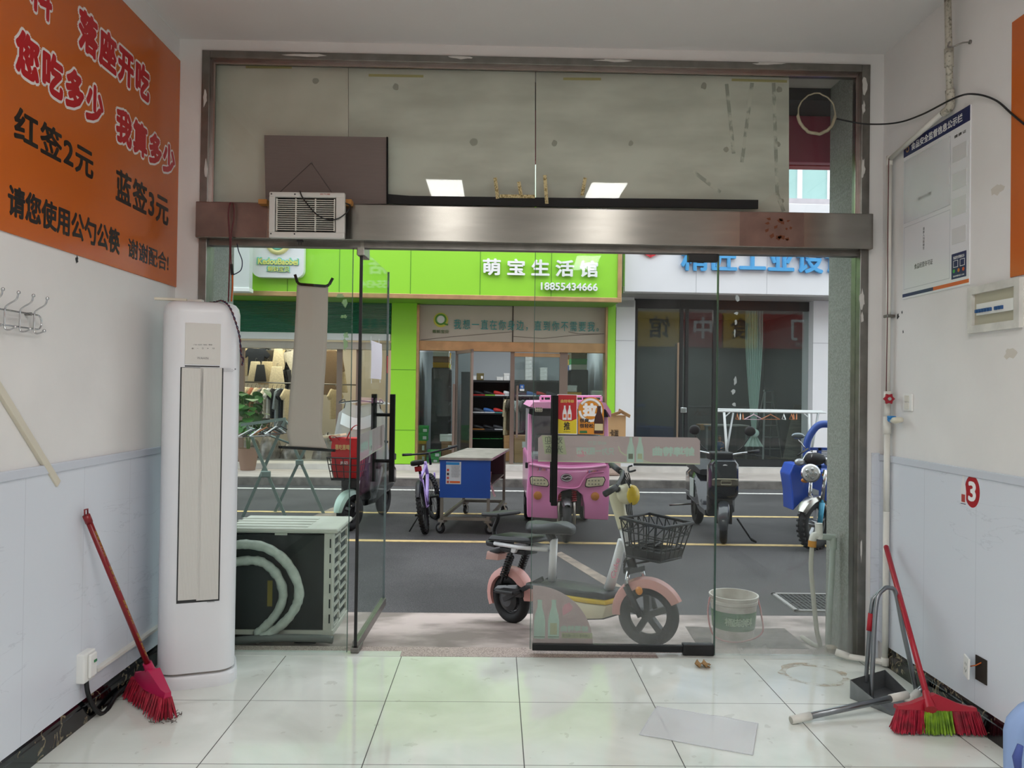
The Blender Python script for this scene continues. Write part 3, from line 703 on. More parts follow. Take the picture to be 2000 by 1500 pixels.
b = B(SF); sbox(b, 1202, 586, 1239, 912, SV-.22, SV+.3); b.box((U(1201, 590, SV-.22).x, SV-.22, U(1220, 600, SV-.22).z), (U(1239, 590, SV-.22).x, SV+.3, zb)); b.build('pillar', WHITE2, t)
ur = U(1588, 700, SV-.22).x
b = B(SF); b.box((ur, SV-.22, SWZ), (ur+2.2, SV+.3, zb)); b.build('pillar', WHITE2, t)
b = B(SF)
for (a, c_) in ((U(1202, 665, SV-.22), U(1239, 665, SV-.22)), (U(1588, 670, SV-.22), U(1640, 670, SV-.22))):
    b.box((a.x, SV-.224, a.z-.006), (c_.x, SV-.2, a.z+.006))
b.build('cladding_joint', MATS['pale_joint'], t)
DKF = mat('dark_frame', '1B1D20', .4)
l = U(1239, 700, SV).x
b = B(SF); z_t = U(1400, 605, SV).z
b.box((l, SV-.02, z_t), (ur, SV+.08, zb)); b.box((l, SV-.04, SWZ+.09), (ur, SV+.08, SWZ+.24))
for p in (1241, 1330, 1341, 1395): u = U(p, 700, SV).x; b.box((u-.03, SV-.02, SWZ+.1), (u+.03, SV+.06, zb))
b.build('frame', DKF, t)
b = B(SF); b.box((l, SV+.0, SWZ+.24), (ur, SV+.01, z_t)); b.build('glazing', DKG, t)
b = B(SF); u = U(1323, 800, SV-.09).x; b.box((u-.018, SV-.10, U(1323, 865, SV).z), (u+.018, SV-.07, U(1323, 670, SV).z), .004); b.build('door_bar', mat('pale_bronze', 'A58F7B', .35, .7), t)
b = B(SF); sbox(b, 1329, 796, 1341, 806, SV-.06, SV-.02, bev=.006); b.build('lock', CHROME, t)
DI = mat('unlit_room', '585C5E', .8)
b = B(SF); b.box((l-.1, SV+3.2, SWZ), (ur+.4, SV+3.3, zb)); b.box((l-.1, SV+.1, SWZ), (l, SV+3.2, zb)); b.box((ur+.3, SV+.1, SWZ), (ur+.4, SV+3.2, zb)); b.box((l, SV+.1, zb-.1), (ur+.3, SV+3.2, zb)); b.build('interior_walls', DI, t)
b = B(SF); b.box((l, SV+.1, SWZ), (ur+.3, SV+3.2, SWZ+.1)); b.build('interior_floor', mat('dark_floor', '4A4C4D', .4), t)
area('design_shop_fill', ((l+ur)/2, SV+1.8, zb-.15), 1.2, .3, 28, (.95, 1, .98))  # added fill light to brighten the dark interior; no fixture known there
# ---- upper storeys above the fascias
UP = mat('upper_facade', 'D8DADD', .7, var=.06, sc=1.5)
t = thing('upper_facade', 'pale upper storeys above the shop fascias, glimpsed beside the boards', 'building', SF @ Vector((0, SV, 4.6)), kind='structure')
b = B(SF); b.box((-16, SV, 3.15), (20, SV+.4, 9.5)); b.build('wall', UP, t)
b = B(SF); b.box((ul, SV-.5, U(1580, 415, SV-.5).z-.3), (14, SV, U(1580, 388, SV-.5).z)); b.build('ledge', mat('pink_ledge', 'CDC6CC', .7, var=.1), t)
b = B(SF)
for k in range(-7, 9): b.box((k*2.0-.85, SV-.05, 5.15), (k*2.0+.85, SV+.02, 6.6))
b.build('window', mat('pale_teal_blind', 'A9CFCB', .5, var=.06, sc=3), t)
b = B(SF)
for k in range(-7, 9):
    for q in (-.9, -.25, .3, .9): b.box((k*2.0+q-.05, SV-.07, 5.1), (k*2.0+q+.05, SV+.0, 6.65))
    b.box((k*2.0-.95, SV-.07, 6.6), (k*2.0+.95, SV, 6.7))
b.build('window_frame', WHITE2, t)
struct(B(SF).box((-30, SV+5, -1), (30, SV+5.2, 9)).build('wall_far', UP))
# ================================================================== THINGS IN THE ROOM
def onpl(px, py, M):                           # pixel -> local (x, y, 0) on the plane of a frame
    I = M.inverted(); o = I @ CAM; r = I.to_3x3() @ ray(px, py); return o + r*(-o.z/r.z)
def flat(b, M, pts, d=.001, z=0.0):            # thin plate from pixel outline on a frame's plane
    P = [onpl(x, y, M) for x, y in pts]
    return b.prism([(p.x, p.y) for p in P], d, M @ T(0, 0, z))
def ptext(name, s, m, par, M, x0, y0, x1, y1, z=0.0, ext=.0006, off=0, sp=1.0, flip=False):
    a, c = onpl(x0, y0, M), onpl(x1, y1, M); w, h = abs(c.x-a.x), abs(c.y-a.y)
    mm = M @ T((a.x+c.x)/2, (a.y+c.y)/2, z)
    if flip: mm = mm @ RY(pi)
    return text(name, s, m, par, mm, w=w, h=h, off=off, ext=ext, sp=sp)
PLW = frame((XL, 0, 0), (0, 1, 0), (0, 0, 1))          # left wall plane, x = along the wall, y = up, z = into the room
PRW = frame((XR, 0, 0), (0, -1, 0), (0, 0, 1))         # right wall plane

# ---- orange notice on the left wall
ORG = mat('orange_board', 'C8641F', .22, var=.05, sc=2, spec=.5)
BLKT = mat('black_lettering', '17120F', .4); REDT = mat('red_lettering', 'B80F1E', .35); WHT = mat('white_outline', 'E9E4E0', .4)
t = thing('wall_sign', 'large orange board with red and black characters on the left wall', 'sign', (XL, 3.4, 2.5))
B().box((XL, 1.2, 1.913), (XL+.006, 4.212, 3.105), .002).build('board', ORG, t)
M = PLW @ T(0, 0, .006)
def lw(s, xl, xr, xc, yt, yb, kind):
    a, c = onpl(xl, (yt+yb)/2, M).x, onpl(xr, 300, M).x; zt, zb = onpl(xc, yt, M).y, onpl(xc, yb, M).y
    mm = M @ T((a+c)/2, (zt+zb)/2, 0); w, h = c-a, zt-zb
    if kind == 'red':
        text('lettering_outline', s, WHT, t, mm, w=w, h=h, off=.105, ext=.0010, sp=1.2)
        text('lettering', s, REDT, t, mm @ T(0, 0, .0011), w=w*.972, h=h*.885, off=.05, ext=.0008, sp=1.2)
    else: text('lettering', s, BLKT, t, mm, w=w, h=h, off=.03 if kind == 'brush' else .018 if '谢' in s else .035, ext=.001, sp=1.12 if kind == 'brush' else 1.0)
lw('落座开吃', 150, 291, 169, 17, 110, 'red')
zt, zb = onpl(169, 17, M).y, onpl(169, 110, M).y
a, c = onpl(55, 20, M).x, onpl(103, 20, M).x
mm = M @ T((a+c)/2, (zt+zb)/2, 0)
text('lettering_outline', '料', WHT, t, mm, w=c-a, h=zt-zb, off=.085, ext=.001); text('lettering', '料', REDT, t, mm @ T(0, 0, .0011), w=(c-a)*.92, h=(zt-zb)*.9, off=.04, ext=.0008)
lw('您吃多少', 26, 202, 50, 57, 160, 'red'); lw('我算多少', 224, 343, 239, 208, 287, 'red')
lw('红签2元', 27, 183, 49, 215, 283, 'brush'); lw('蓝签3元', 226, 331, 237, 332, 397, 'brush')
lw('请您使用公勺公筷', 15, 237, 30, 363, 425, 'b'); lw('谢谢配合!', 250, 333, 266, 470, 508, 'b')
# ---- orange board on the right wall
t = thing('wall_sign', 'orange board at the right edge, high on the right wall', 'sign', (XR, 2.4, 2.4))
y1 = onpl(1977, 300, PRW).x
B().box((XR-.006, .9, 1.873), (XR, -y1, 2.895), .002).build('board', ORG, t)
# ---- coat hooks
t = thing('coat_hook_rail', 'chrome wire coat hook rail on the left wall', 'coat rack', (XL, 2.7, 1.63))
b = B(); x = XL+.02
b.tube([(x, 2.4, 1.645), (x, 2.90, 1.645)]+[Vector((x, 2.90+.028*sin(a), 1.619+.026*cos(a))) for a in [pi*i/8 for i in range(9)]]+[(x, 2.90, 1.593), (x, 2.4, 1.593)], .0032, 8)
b.build('rail', CHROME, t, True)
for y in (2.50, 2.86): B().cyl((XL, y, 1.645), (x+.003, y, 1.645), .006).build('screw', STEELD, t)
for i in range(5):
    y = 2.875-.0855*i
    h = B(T(0, 0, -.012)); h.tube(smooth_path([(x+.048, y, 1.712), (x+.042, y, 1.692), (x+.018, y, 1.676), (x+.005, y, 1.662), (x+.004, y, 1.63), (x+.004, y, 1.60), (x+.012, y, 1.588), (x+.03, y, 1.592), (x+.038, y, 1.597)], 5), .003, 8)
    h.sph((x+.049, y, 1.715), .0065, 12); h.sph((x+.04, y, 1.598), .0065, 12); h.build('hook', CHROME, t, True)
# ---- loose trunking on the left wall
CRM = mat('cream_trunking', 'D6CFBD', .4)
M = PLW @ T(0, 0, .0)
a, c = onpl(-40, 705, M), onpl(108, 945, M); p, q = M @ a, M @ c
b = B(); b.bar(p+Vector((.008, 0, 0)), q+Vector((.008, 0, 0)), .016, .030, up=(0, 1, 0), bev=.002)
tag(b.build('cable_trunking', CRM), 'cream trunking strip hanging loose diagonally on the left wall', 'trunking')
a, c = PLW @ onpl(178, 1309, PLW), PLW @ onpl(306, 1224, PLW)
b = B(); c.z = a.z; b.bar(a+Vector((.016, 0, 0)), c+Vector((.016, .6, 0)), .016, .030, up=(1, 0, 0), bev=.002)
tag(b.build('cable_trunking', mat('white_trunking', 'DFDDD6', .4)), 'white trunking strip along the left wall just above the black skirting', 'trunking')
# ---- socket with lead
t = thing('wall_socket', 'white surface socket on the left wall with a black lead', 'socket', (XL, 3.2, .3))
p0, p1 = PLW @ onpl(146, 1275, PLW), PLW @ onpl(172, 1322, PLW)
yc, zc = (p0.y+p1.y)/2, (p0.z+p1.z)/2
B().box((XL, yc-.055, zc-.06), (XL+.04, yc+.035, zc+.06), .006).build('box', WHITE, t)
B().box((XL+.04, yc-.03, zc-.045), (XL+.052, yc+.025, zc+.05), .005).build('plug_plate', WHITE, t)
B().box((XL+.052, yc-.004, zc+.012), (XL+.056, yc+.016, zc+.022), .001).build('green_tab', mat('green_tab', '2C7A4A', .4), t)
b = B(); b.tube(smooth_path([(XL+.025, yc-.01, zc-.05), (XL+.03, yc-.005, zc-.11), (XL+.034, yc+.04, zc-.19), (XL+.04, yc+.12, zc-.245), (XL+.03, yc+.26, .03), (XL+.03, 3.75, .02)], 6), .0095, 8)
b.build('lead', BLKP, t, True)
# ---- tall cabinet air conditioner
ACW = mat('ac_white', 'E4E6EA', .32, var=.03, sc=4); ACP = mat('ac_panel', 'D3D1CC', .4); DARKG = mat('dark_gap', '2A2A2C', .6)
f0, f1 = gr(304, 1352), gr(458, 1335); an = math.atan2(f1.y-f0.y, f1.x-f0.x); mid = (f0+f1)/2
MA = frame((mid.x, mid.y, 0), (cos(an), sin(an), 0), (0, 0, 1))      # x right, y up, z towards the room (front face z = 0)
t = thing('air_conditioner', 'tall white cabinet air conditioner standing in the left corner', 'air conditioner', M=MA @ RX(-pi/2))
hw, dp = .170, .33
def rr(w0, w1, d0, d1, r, n=6):
    o = []
    for cx_, cz_, a0 in ((w1-r, d1-r, 0), (w0+r, d1-r, pi/2), (w0+r, d0+r, pi), (w1-r, d0+r, 1.5*pi)):
        o += [(cx_+r*cos(a0+i*pi/2/n), cz_+r*sin(a0+i*pi/2/n)) for i in range(n+1)]
    return o
b = B(MA); rings = []
for y, s in ((.07, 0), (1.74, 0), (1.768, .006), (1.785, .02), (1.793, .04)):
    rings.append([Vector((px_, y, pz_)) for px_, pz_ in rr(-hw+s, hw-s, -dp+s, -s, .085-s)])
b.loft(rings); b.build('body', ACW, t, 40)
b = B(MA); b.loft([[Vector((x_, y, z_)) for x_, z_ in rr(-hw-.012+s, hw+.012-s, -dp, .012-s, .095)] for y, s in ((0, 0), (.045, 0), (.058, .008))]); b.build('plinth', ACW, t, 40)
b = B(MA); b.loft([[Vector((x_, y, z_)) for x_, z_ in rr(-hw+.01, hw-.01, -dp+.01, -.01, .08)] for y in (.05, .075)]); b.build('plinth_gap', mat('plinth_gap_grey', '9A958F', .7), t)  # grey ring between body and plinth, darker than the white casing
def aplate(name, x0, y0, x1, y1, m, d, bev=.002, par=None):
    a, c = onpl(x0, y0, MA), onpl(x1, y1, MA); b = B(MA); b.box((min(a.x, c.x), min(a.y, c.y), -.004), (max(a.x, c.x), max(a.y, c.y), d), bev); return b.build(name, m, par or t)
aplate('display_panel', 362, 630, 430, 713, ACP, .003, .0015)
aplate('panel_gap', 361, 713.5, 429, 717.5, DARKG, .0012, 0)
g = mat('ac_louvre', 'D2D0CB', .45); nt = g.node_tree
tc = node(nt, 'ShaderNodeTexCoord'); w_ = node(nt, 'ShaderNodeTexWave'); w_.inputs['Scale'].default_value = 60; nt.links.new(tc.outputs['Object'], w_.inputs['Vector'])
bn = node(nt, 'ShaderNodeBump'); bn.inputs['Strength'].default_value = .25; bn.inputs['Distance'].default_value = .002; nt.links.new(w_.outputs['Fac'], bn.inputs['Height']); nt.links.new(bn.outputs[0], nt.nodes['Principled BSDF'].inputs['Normal'])
lp = aplate('panel_shadow_gap', 352.5, 717, 428.5, 1173, DARKG, .0015, 0)
aplate('louvre_door', 355, 718, 390.2, 1170, g, .004); aplate('louvre_door', 391, 718, 426, 1170, g, .004)
GRT = mat('grey_lettering', '6E6E70', .5)
ptext('lettering', 'WAHIN', GRT, t, MA, 385, 697, 407, 702, z=.0031, sp=1.1)
for i, s in enumerate(('上下风', '左右风', '制热', '静音')): ptext('button_text', s, GRT, t, MA, 377+10.2*i, 672.3, 384+10.2*i, 674.6, z=.0031)
for i, s in enumerate(('模式', '-', 'O', '+', '风速')):
    w2 = 4.5 if i in (0, 4) else 3; ptext('button_text', s, GRT, t, MA, 374.5+10*i, 679 if i != 1 else 680.4, 374.5+10*i+w2, 682 if i != 1 else 680.8, z=.0031)
for k in range(4): ptext('fine_print', 'AIR CONDITIONER', GRT, t, MA, 436, 719+2*k, 455+(k == 2)*3-(k == 0)*4, 720.2+2*k, z=.0006)
p = onpl(459.5, 721, MA); B(MA).lathe([(.0035, 0), (.0035, .001)], 12, T(p.x, p.y, 0)).build('round_mark', GRT, t)
ptext('fine_print', 'WARNING', GRT, t, MA, 404, 1174, 419, 1176, z=.0006)
MTL = MA @ RX(-pi/2)
def attop(px, py, z=1.795):
    return gr(px, py, z)
# strips lying on top of it
p, q = MA @ Vector((-.21, 1.802, -.09)), MA @ Vector((-.07, 1.801, -.08))
b = B(); b.bar(p, q, .026, .012, up=(0, 0, 1), bev=.002); tag(b.build('trunking_offcut', CRM), 'cream trunking offcut on the air conditioner, overhanging its left edge', 'trunking')
p, q = MA @ Vector((-.075, 1.803, -.15)), MA @ Vector((.0, 1.803, -.12))
b = B(); b.bar(p, q, .034, .016, up=(0, 0, 1), bev=.002); tag(b.build('trunking_offcut', MATS['white_trunking']), 'short white trunking piece on the air conditioner, near the window frame', 'trunking')
# ---- wires hanging at the left end of the beam
WRED = mat('dark_red_wire', '5A1320', .45); WBLU = mat('dark_blue_wire', '1C2246', .45); WORG = mat('orange_wire', 'C8621E', .45)
def ppath(pts): return smooth_path([at(*p) for p in pts], 6)
t = thing('hanging_wires', 'dark red wires dangling from the left end of the steel beam', 'wires', at(450, 400, 4.08))
b = B()
b.tube(ppath([(452, 396, 4.12), (449, 398, 4.085), (446, 420, 4.085), (449, 470, 4.085), (448, 530, 4.07), (446, 589, 4.0)]), .0035, 6); b.build('red_wire', WRED, t, True)
b = B(); b.tube(ppath([(453, 396, 4.12), (456, 399, 4.085), (457, 425, 4.085), (452, 455, 4.085), (451, 500, 4.08), (453, 530, 4.08)]), .003, 6); b.build('loop_wire', WRED, t, True)
b = B(); b.tube(ppath([(463, 476, 4.12), (466, 490, 4.1), (473, 510, 4.1), (470, 528, 4.1), (455, 537, 4.08)]), .0028, 6); b.build('blue_wire', WBLU, t, True)
b = B(); b.tube(ppath([(454, 536, 4.08), (454, 560, 4.05), (452, 588, 4.0)]), .004, 6); b.build('orange_wire', WORG, t, True)
b = B(); b.bar(at(452, 516, 4.08), at(454, 537, 4.08), .014, .010); b.build('connector', BLKP, t)
t = thing('twisted_cable', 'twisted red and blue cable draped over the air conditioner corner', 'cable', MA @ Vector((.1, 1.8, -.05)))
cen = smooth_path([MA @ Vector(v) for v in ((-.01, 1.803, -.22), (.05, 1.803, -.12), (.085, 1.801, -.02), (.118, 1.772, .006), (.147, 1.70, .006), (.1675, 1.63, -.035), (.175, 1.55, -.05), (.186, 1.53, -.05), (.18, 1.50, -.05))], 10)
for k, m in ((0, WRED), (1, WBLU)):
    pts = []
    for i, p in enumerate(cen):
        a = i*1.1+k*pi; pts.append(p+Vector((.0028*cos(a), .0028*sin(a), .0028*sin(a))))
    B().tube(pts, .0026, 6).build('strand', m, t, True)
# ---- brooms
def bristle_block(b, A, Bp, up, w0, w1, h, n, rnd, m_idx=None, splay=.25):
    """a row of bristle tufts from A to Bp; up = upward normal"""
    A, Bp, up = Vector(A), Vector(Bp), Vector(up).normalized(); d = (Bp-A); L_ = d.length; d.normalize(); s = d.cross(up).normalized()
    for i in range(n):
        u = (i+rnd.random())/n; v = rnd.uniform(-1, 1); lean = (u-.5)*splay*2+rnd.uniform(-.12, .12)
        p = A+d*(u*L_)+s*(v*w0/2); q = p-up*h*rnd.uniform(.93, 1.04)+d*lean*h+s*(v*(w1-w0)/2+rnd.uniform(-.006, .006))
        b.tube([p, (p+q)/2+d*lean*.1*h, q], [.0032, .003, .0022], 4)
RDH = mat('dark_red_broom_handle', '7E1119', .3); MAG = mat('magenta_broom', 'B5124C', .4); MAGB = mat('red_bristles', 'B61E3A', .6, col2='7A1626', sc=30)
yt = PLW @ onpl(168, 1006, PLW @ T(0, 0, .03)); ytop = Vector((XL+.03, 0, 0)); pm = PLW @ T(0, 0, .03); ytop = pm @ onpl(169, 1008, pm)
ha, hb = Vector((-1.605, 3.60, 0)), Vector((-1.36, 3.345, 0)); hm = (ha+hb)/2; hd = (hb-ha).normalized()
t = thing('broom', 'broom with red handle and magenta head leaning on the left wall', 'broom', (hm.x, hm.y, 0))
jt = at(283, 1313, hm.y); jt = Vector((hm.x-.01, hm.y+.01, .165))
b = B(); b.tube([ytop, jt], .0125, 12); b.build('handle', RDH, t, True)
dv = (ytop-jt).normalized()
b = B(); b.tube([ytop-dv*.03, ytop+dv*.005], .015, 12); b.tube([ytop+Vector((.0, -.012, 0))+dv*.003, ytop+Vector((0, -.012, .022))+dv*.006, ytop+Vector((0, .012, .022))+dv*.006, ytop+Vector((0, .012, 0))+dv*.003], .0035, 6); b.build('hanging_cap', RDH, t, True)
YL_ = mat('gold_print', 'A98A2A', .4)
for k in range(4):
    p = ytop+(jt-ytop)*(.17+.22*k); p = p+Vector((.0128, -.006, 0)); r_ = (jt-ytop).normalized()
    text('print', '福家 PIACES', YL_, t, frame(p, r_, Vector((.9, -.1, .4))) @ RX(0), w=.12, h=.012, ext=.0004)
b = B(); up = Vector((.06, .03, 1)).normalized(); side = hd.cross(up)
prof = []
b.loft([[hm+hd*u*.17*(1 if k else 1)+side*sx_*wd*(1-.25*abs(u))+up*(z_+.055*max(0, 1-abs(u)*1.15)*(z_ > .1)) for sx_, z_ in ((-1, .085), (1, .085), (.75, .112), (-.75, .112))] for k, (u, wd) in enumerate(((-1, .022), (-.8, .03), (-.3, .034), (0, .036), (.3, .034), (.8, .03), (1, .022)))])
b.tube([jt+dv*.03, jt-dv*.06], [.019, .024], 12); b.build('head', MAG, t, 40)
R = random.Random(5); b = B(); bristle_block(b, ha+Vector((0, 0, .09)), hb+Vector((0, 0, .09)), up, .05, .10, .085, 420, R, splay=.25); o = b.build('bristles', MAGB, t); o['kind'] = 'stuff'
R = random.Random(8); b = B()
t_dirt = mat('dust_grey', '4A403A', .9)
for i in range(40):
    p = hb+Vector((R.uniform(-.05, .05), R.uniform(-.05, .06), .006)); b.tube([p, p+Vector((R.uniform(-.02, .02), R.uniform(-.02, .02), R.uniform(0, .01)))], .0015, 4)
o = tag(b.build('broom_dust', t_dirt), 'hair and dust around the tip of the magenta broom', 'dust', kind='stuff')
# right broom
RED = mat('red_broom_plastic', 'A8162C', .35)
p0, p1 = gr(1752, 1431), gr(1916, 1435); ha, hb = Vector((p0.x, p0.y, 0)), Vector((2.0, p1.y, 0)); hm = (ha+hb)/2; hd = (hb-ha).normalized()
top = Vector((2.005, 3.98, .0)); top = at(1731, 1069, 3.98); bot = Vector((hm.x-.01, hm.y+.01, .15)); bot = at(1814, 1372, hm.y)
t = thing('broom', 'red broom with red and green bristles propped in the right corner', 'broom', (hm.x, hm.y, 0))
b = B(); b.tube([top, bot], .0125, 12); b.sph(top, .0128, 12); b.build('handle', RED, t, True)
for k in range(3):
    p = top+(bot-top)*(.42+.2*k)+Vector((-.011, -.007, .003)); text('print', '福家 ◎', YL_, t, frame(p, (bot-top), Vector((-.5, -.4, .5))), w=.07, h=.01, ext=.0004)
dv = (top-bot).normalized(); up = Vector((0, .12, 1)).normalized(); side = hd.cross(up); hl = (hb-ha).length/2
b = B(); zc_ = bot.z
b.loft([[hm+hd*u*hl+side*sx_*.024+up*(.095+(.016+.05*max(0, 1-abs(u)*1.3))*tp) for sx_, tp in ((-1, 0), (1, 0), (.7, 1), (-.7, 1))] for u in (-1, -.9, -.6, -.3, 0, .3, .6, .9, 1)])
b.tube([bot+dv*.05, bot-dv*.035], [.015, .024], 12); b.build('head', RED, t, 40)
R = random.Random(6); GRB = mat('green_bristles', '8DB32A', .6, col2='5C7F1E', sc=30)
def pt(u): return ha+(hb-ha)*u+Vector((0, 0, .098))
for a, c, m, n in ((0, .33, MAGB, 190), (.33, .67, GRB, 170), (.67, 1, MAGB, 190)):
    b = B(); d_ = (hb-ha); Lh = d_.length
    for i in range(n):
        u = a+(c-a)*(i+R.random())/n; v = R.uniform(-1, 1); lean = (u-.5)*.45+R.uniform(-.1, .1); p = pt(u)+side*v*.018
        q = Vector((p.x, p.y, .004+R.uniform(0, .01)))+hd*lean*.1+side*v*.02
        b.tube([p, (p+q)/2, q], [.0034, .003, .0024], 4)
    o = b.build('bristles', m, t); o['kind'] = 'stuff'
    if m is GRB: o['label'] = 'green bristles'
# ---- dustpan
ZNC = mat('galvanised_sheet', '8F9294', .42, .75, var=.25, sc=12)
c = [gr(*p) for p in ((1660, 1364), (1728, 1343), (1797, 1380), (1742, 1398))]
t = thing('dustpan', 'galvanised metal dustpan with a tall tube handle by the right broom', 'dustpan', (c[0].x+.15, c[0].y, 0))
b = B(); up = Vector((0, 0, 1)); hgt = .085
def wall_(a, q, h0, h1): b.loft([[a, a+up*h0, a+up*h0+Vector((.002, .002, 0)), a+Vector((.002, .002, 0))], [q, q+up*h1, q+up*h1+Vector((.002, .002, 0)), q+Vector((.002, .002, 0))]])
fl = [p+up*.002 for p in c]; b.loft([[p-up*.0015 for p in fl], fl])
wall_(c[0], c[1], hgt, hgt); wall_(c[0], c[3], hgt, .008); wall_(c[1], c[2], hgt, .012)
b.build('pan', ZNC, t)
TUB = mat('steel_tube', '8A8E92', .3, .9, var=.1, sc=10)
e = (c[0]+c[1])/2
l1 = [at(1702, 1366, c[0].y-.02), at(1706, 1260, c[0].y+.02), at(1712, 1175, c[0].y+.06), at(1724, 1152, c[0].y+.08), at(1738, 1148, c[0].y+.09), at(1750, 1160, c[0].y+.10), at(1764, 1230, c[0].y+.09), at(1789, 1347, c[0].y+.05)]
b = B(); b.tube(smooth_path(l1, 6), .0105, 10); b.build('handle', TUB, t, True)
l2 = [at(1691, 1332, c[0].y+.06), at(1697, 1250, c[0].y+.07), at(1703, 1180, c[0].y+.08), at(1712, 1162, c[0].y+.085), at(1727, 1151, c[0].y+.085)]
b = B(); b.tube(smooth_path(l2, 6), .0095, 10); b.build('second_handle', TUB, t, True)
b = B(); b.tube([at(1698.5, 1232, c[0].y+.071), at(1702, 1198, c[0].y+.078)], .0145, 12); b.build('red_grip', mat('red_grip', 'B0182A', .6), t, True)
# ---- steel tube with white ends lying over the dustpan, and a second stub
a0 = gr(1545, 1414); q = at(1772, 1357, a0.y+.13)
t = thing('metal_tube', 'grey metal tube with white plastic ends lying across the floor', 'tube', (a0.x, a0.y, 0))
a0 = a0+Vector((0, 0, .016)); d_ = (q-a0)
b = B(); b.tube([a0+d_*.12, a0+d_*.88], .0145, 14); b.build('tube', TUB, t, True)
for s0, s1 in ((0, .16), (.85, 1)):
    b = B(); n_ = 14; b.tube([a0+d_*s0, a0+d_*s1], .0175, n_); b.build('plastic_end', PVC, t, True)
b = B(); b.tube([a0-d_*.002, a0+d_*.002], .0145, 14); b.build('bore', mat('tube_bore', 'A9A79E', .6), t)
q0, q1 = at(1772, 1372, c[2].y+.03), at(1813, 1332, c[2].y+.13)
t = thing('pipe_stub', 'short grey tube with white plastic sleeve leaning behind the red broom', 'tube', (q0.x, q0.y, 0)); d_ = q1-q0
b = B(); b.tube([q0+d_*.45, q1], .0135, 12); b.build('tube', TUB, t, True)
b = B(); b.tube([q0, q0+d_*.5], .017, 12); b.build('sleeve', PVC, t, True)
# ---- loose socket plate and its hole
p0 = PRW @ onpl(1916, 1305, PRW)
t = thing('socket_plate', 'white socket plate hanging loose beside its hole, right wall', 'socket', p0)
yc, zc = p0.y, p0.z; x = XR-.008
b = B(); b.box((x-.004, yc-.055, zc-.052), (x+.0, yc+.02, zc+.05)); b.build('hole', mat('wall_hole', '2A221C', .95), t)
Mp = frame((x-.03, yc+.03, zc-.005), (-.35, -1, .02), (.03, 0, 1))
B(Mp).box((-.043, -.043, 0), (.043, .043, .008), .003).build('plate', WHITE, t)
for u, v in ((-.01, .012), (.01, .012), (-.014, -.012), (0, -.02), (.014, -.012)): B(Mp).box((u-.0015, v-.005, .008), (u+.0015, v+.005, .0086)).build('slot', DARKG, t)
b = B(); b.tube([(x-.003, yc-.02, zc+.03), (x-.02, yc-.01, zc+.015), (x-.03, yc+.02, zc)], .0025, 6); b.build('wire', WORG, t, True)
# ---- light switch
p0, p1 = PRW @ onpl(1765, 772, PRW), PRW @ onpl(1786, 800, PRW)
t = thing('light_switch', 'white double light switch on the right wall by the water valve', 'switch', ((XR), (p0.y+p1.y)/2, (p0.z+p1.z)/2)); yc, zc = (p0.y+p1.y)/2, (p0.z+p1.z)/2
B().box((XR-.01, yc-.043, zc-.043), (XR, yc+.043, zc+.043), .003).build('plate', WHITE, t)
for z in (-.018, .018): B().box((XR-.014, yc-.02, zc+z-.016), (XR-.009, yc+.02, zc+z+.016), .002).build('rocker', mat('ivory_rocker', 'D6D3C8', .4), t)
# ---- fuse box
p0, p1 = onpl(1897, 605, PRW), onpl(1999, 580, PRW); ya, yb_ = -p0.x, -p1.x
za, zb_ = (PRW @ onpl(1897, 652, PRW)).z, (PRW @ onpl(1897, 563, PRW)).z
t = thing('fuse_box', 'open white fuse box with blue breaker switches on the right wall', 'fuse box', (XR, (ya+yb_)/2, (za+zb_)/2))
fw = .032
b = B(); x0 = XR-.018
b.box((x0, yb_, za), (XR, yb_+fw, zb_)); b.box((x0, ya-fw, za), (XR, ya, zb_)); b.box((x0, yb_+fw, zb_-fw), (XR, ya-fw, zb_)); b.box((x0, yb_+fw, za), (XR, ya-fw, za+fw)); b.build('frame', mat('chipped_white', 'DDDBD5', .5, var=.2, sc=14), t)
B().box((XR-.004, yb_+fw, za+fw), (XR-.001, ya-fw, zb_-fw)).build('back_plate', mat('fuse_box_grey', 'B5B09C', .5), t)
zc = (za+zb_)/2; b = B(); b.box((XR-.016, yb_+fw+.004, zc-.026), (XR-.003, ya-fw-.03, zc+.022)); b.build('breaker_row', WHITE, t)
BLS = mat('breaker_blue', '1F4E86', .4)
for i in range(10):
    if i in (6,): continue
    y = ya-fw-.036-i*.0185; B().box((XR-.024, y-.007, zc-.016), (XR-.015, y+.007, zc-.001), .002).build('breaker_lever', BLS, t)
# ---- notice board
x0, x1 = onpl(1766, 430, PRW).x, onpl(1896, 380, PRW).x
zt, zb_ = onpl(1767, 283, PRW).y, onpl(1765, 585, PRW).y
BW, BH = x1-x0, zt-zb_; MN = PRW @ T(x0, zt, .0)
t = thing('notice_board', 'white food safety notice board with navy title on the right wall', 'notice board', MN @ Vector((BW/2, -BH/2, 0)))
NAVY = mat('navy_print', '1B2357', .4); ORP = mat('orange_print', 'D8662E', .4); CLR = film('clear_pocket', 'EEF0F0', .3)
def nb(name, u0, w0, u1, w1, m, z0=.005, z1=.0056, bev=0):
    b = B(MN); b.box((u0*BW, -w1*BH, z0), (u1*BW, -w0*BH, z1), bev); return b.build(name, m, t)
nb('board', 0, 0, 1, 1, mat('board_white', 'E6E7EA', .3), 0, .005)
nb('title_band', 0, 0, 1, .087, NAVY); nb('bottom_band', 0, .967, .5, .988, NAVY); nb('bottom_band', .5, .967, 1, .988, ORP)
def nt_(s, u0, w0, u1, w1, m, name='lettering', off=0, sp=1.0, z=.0058): return text(name, s, m, t, MN @ T((u0+u1)/2*BW, -(w0+w1)/2*BH, z), w=(u1-u0)*BW, h=(w1-w0)*BH, off=off, ext=.0004, sp=sp)
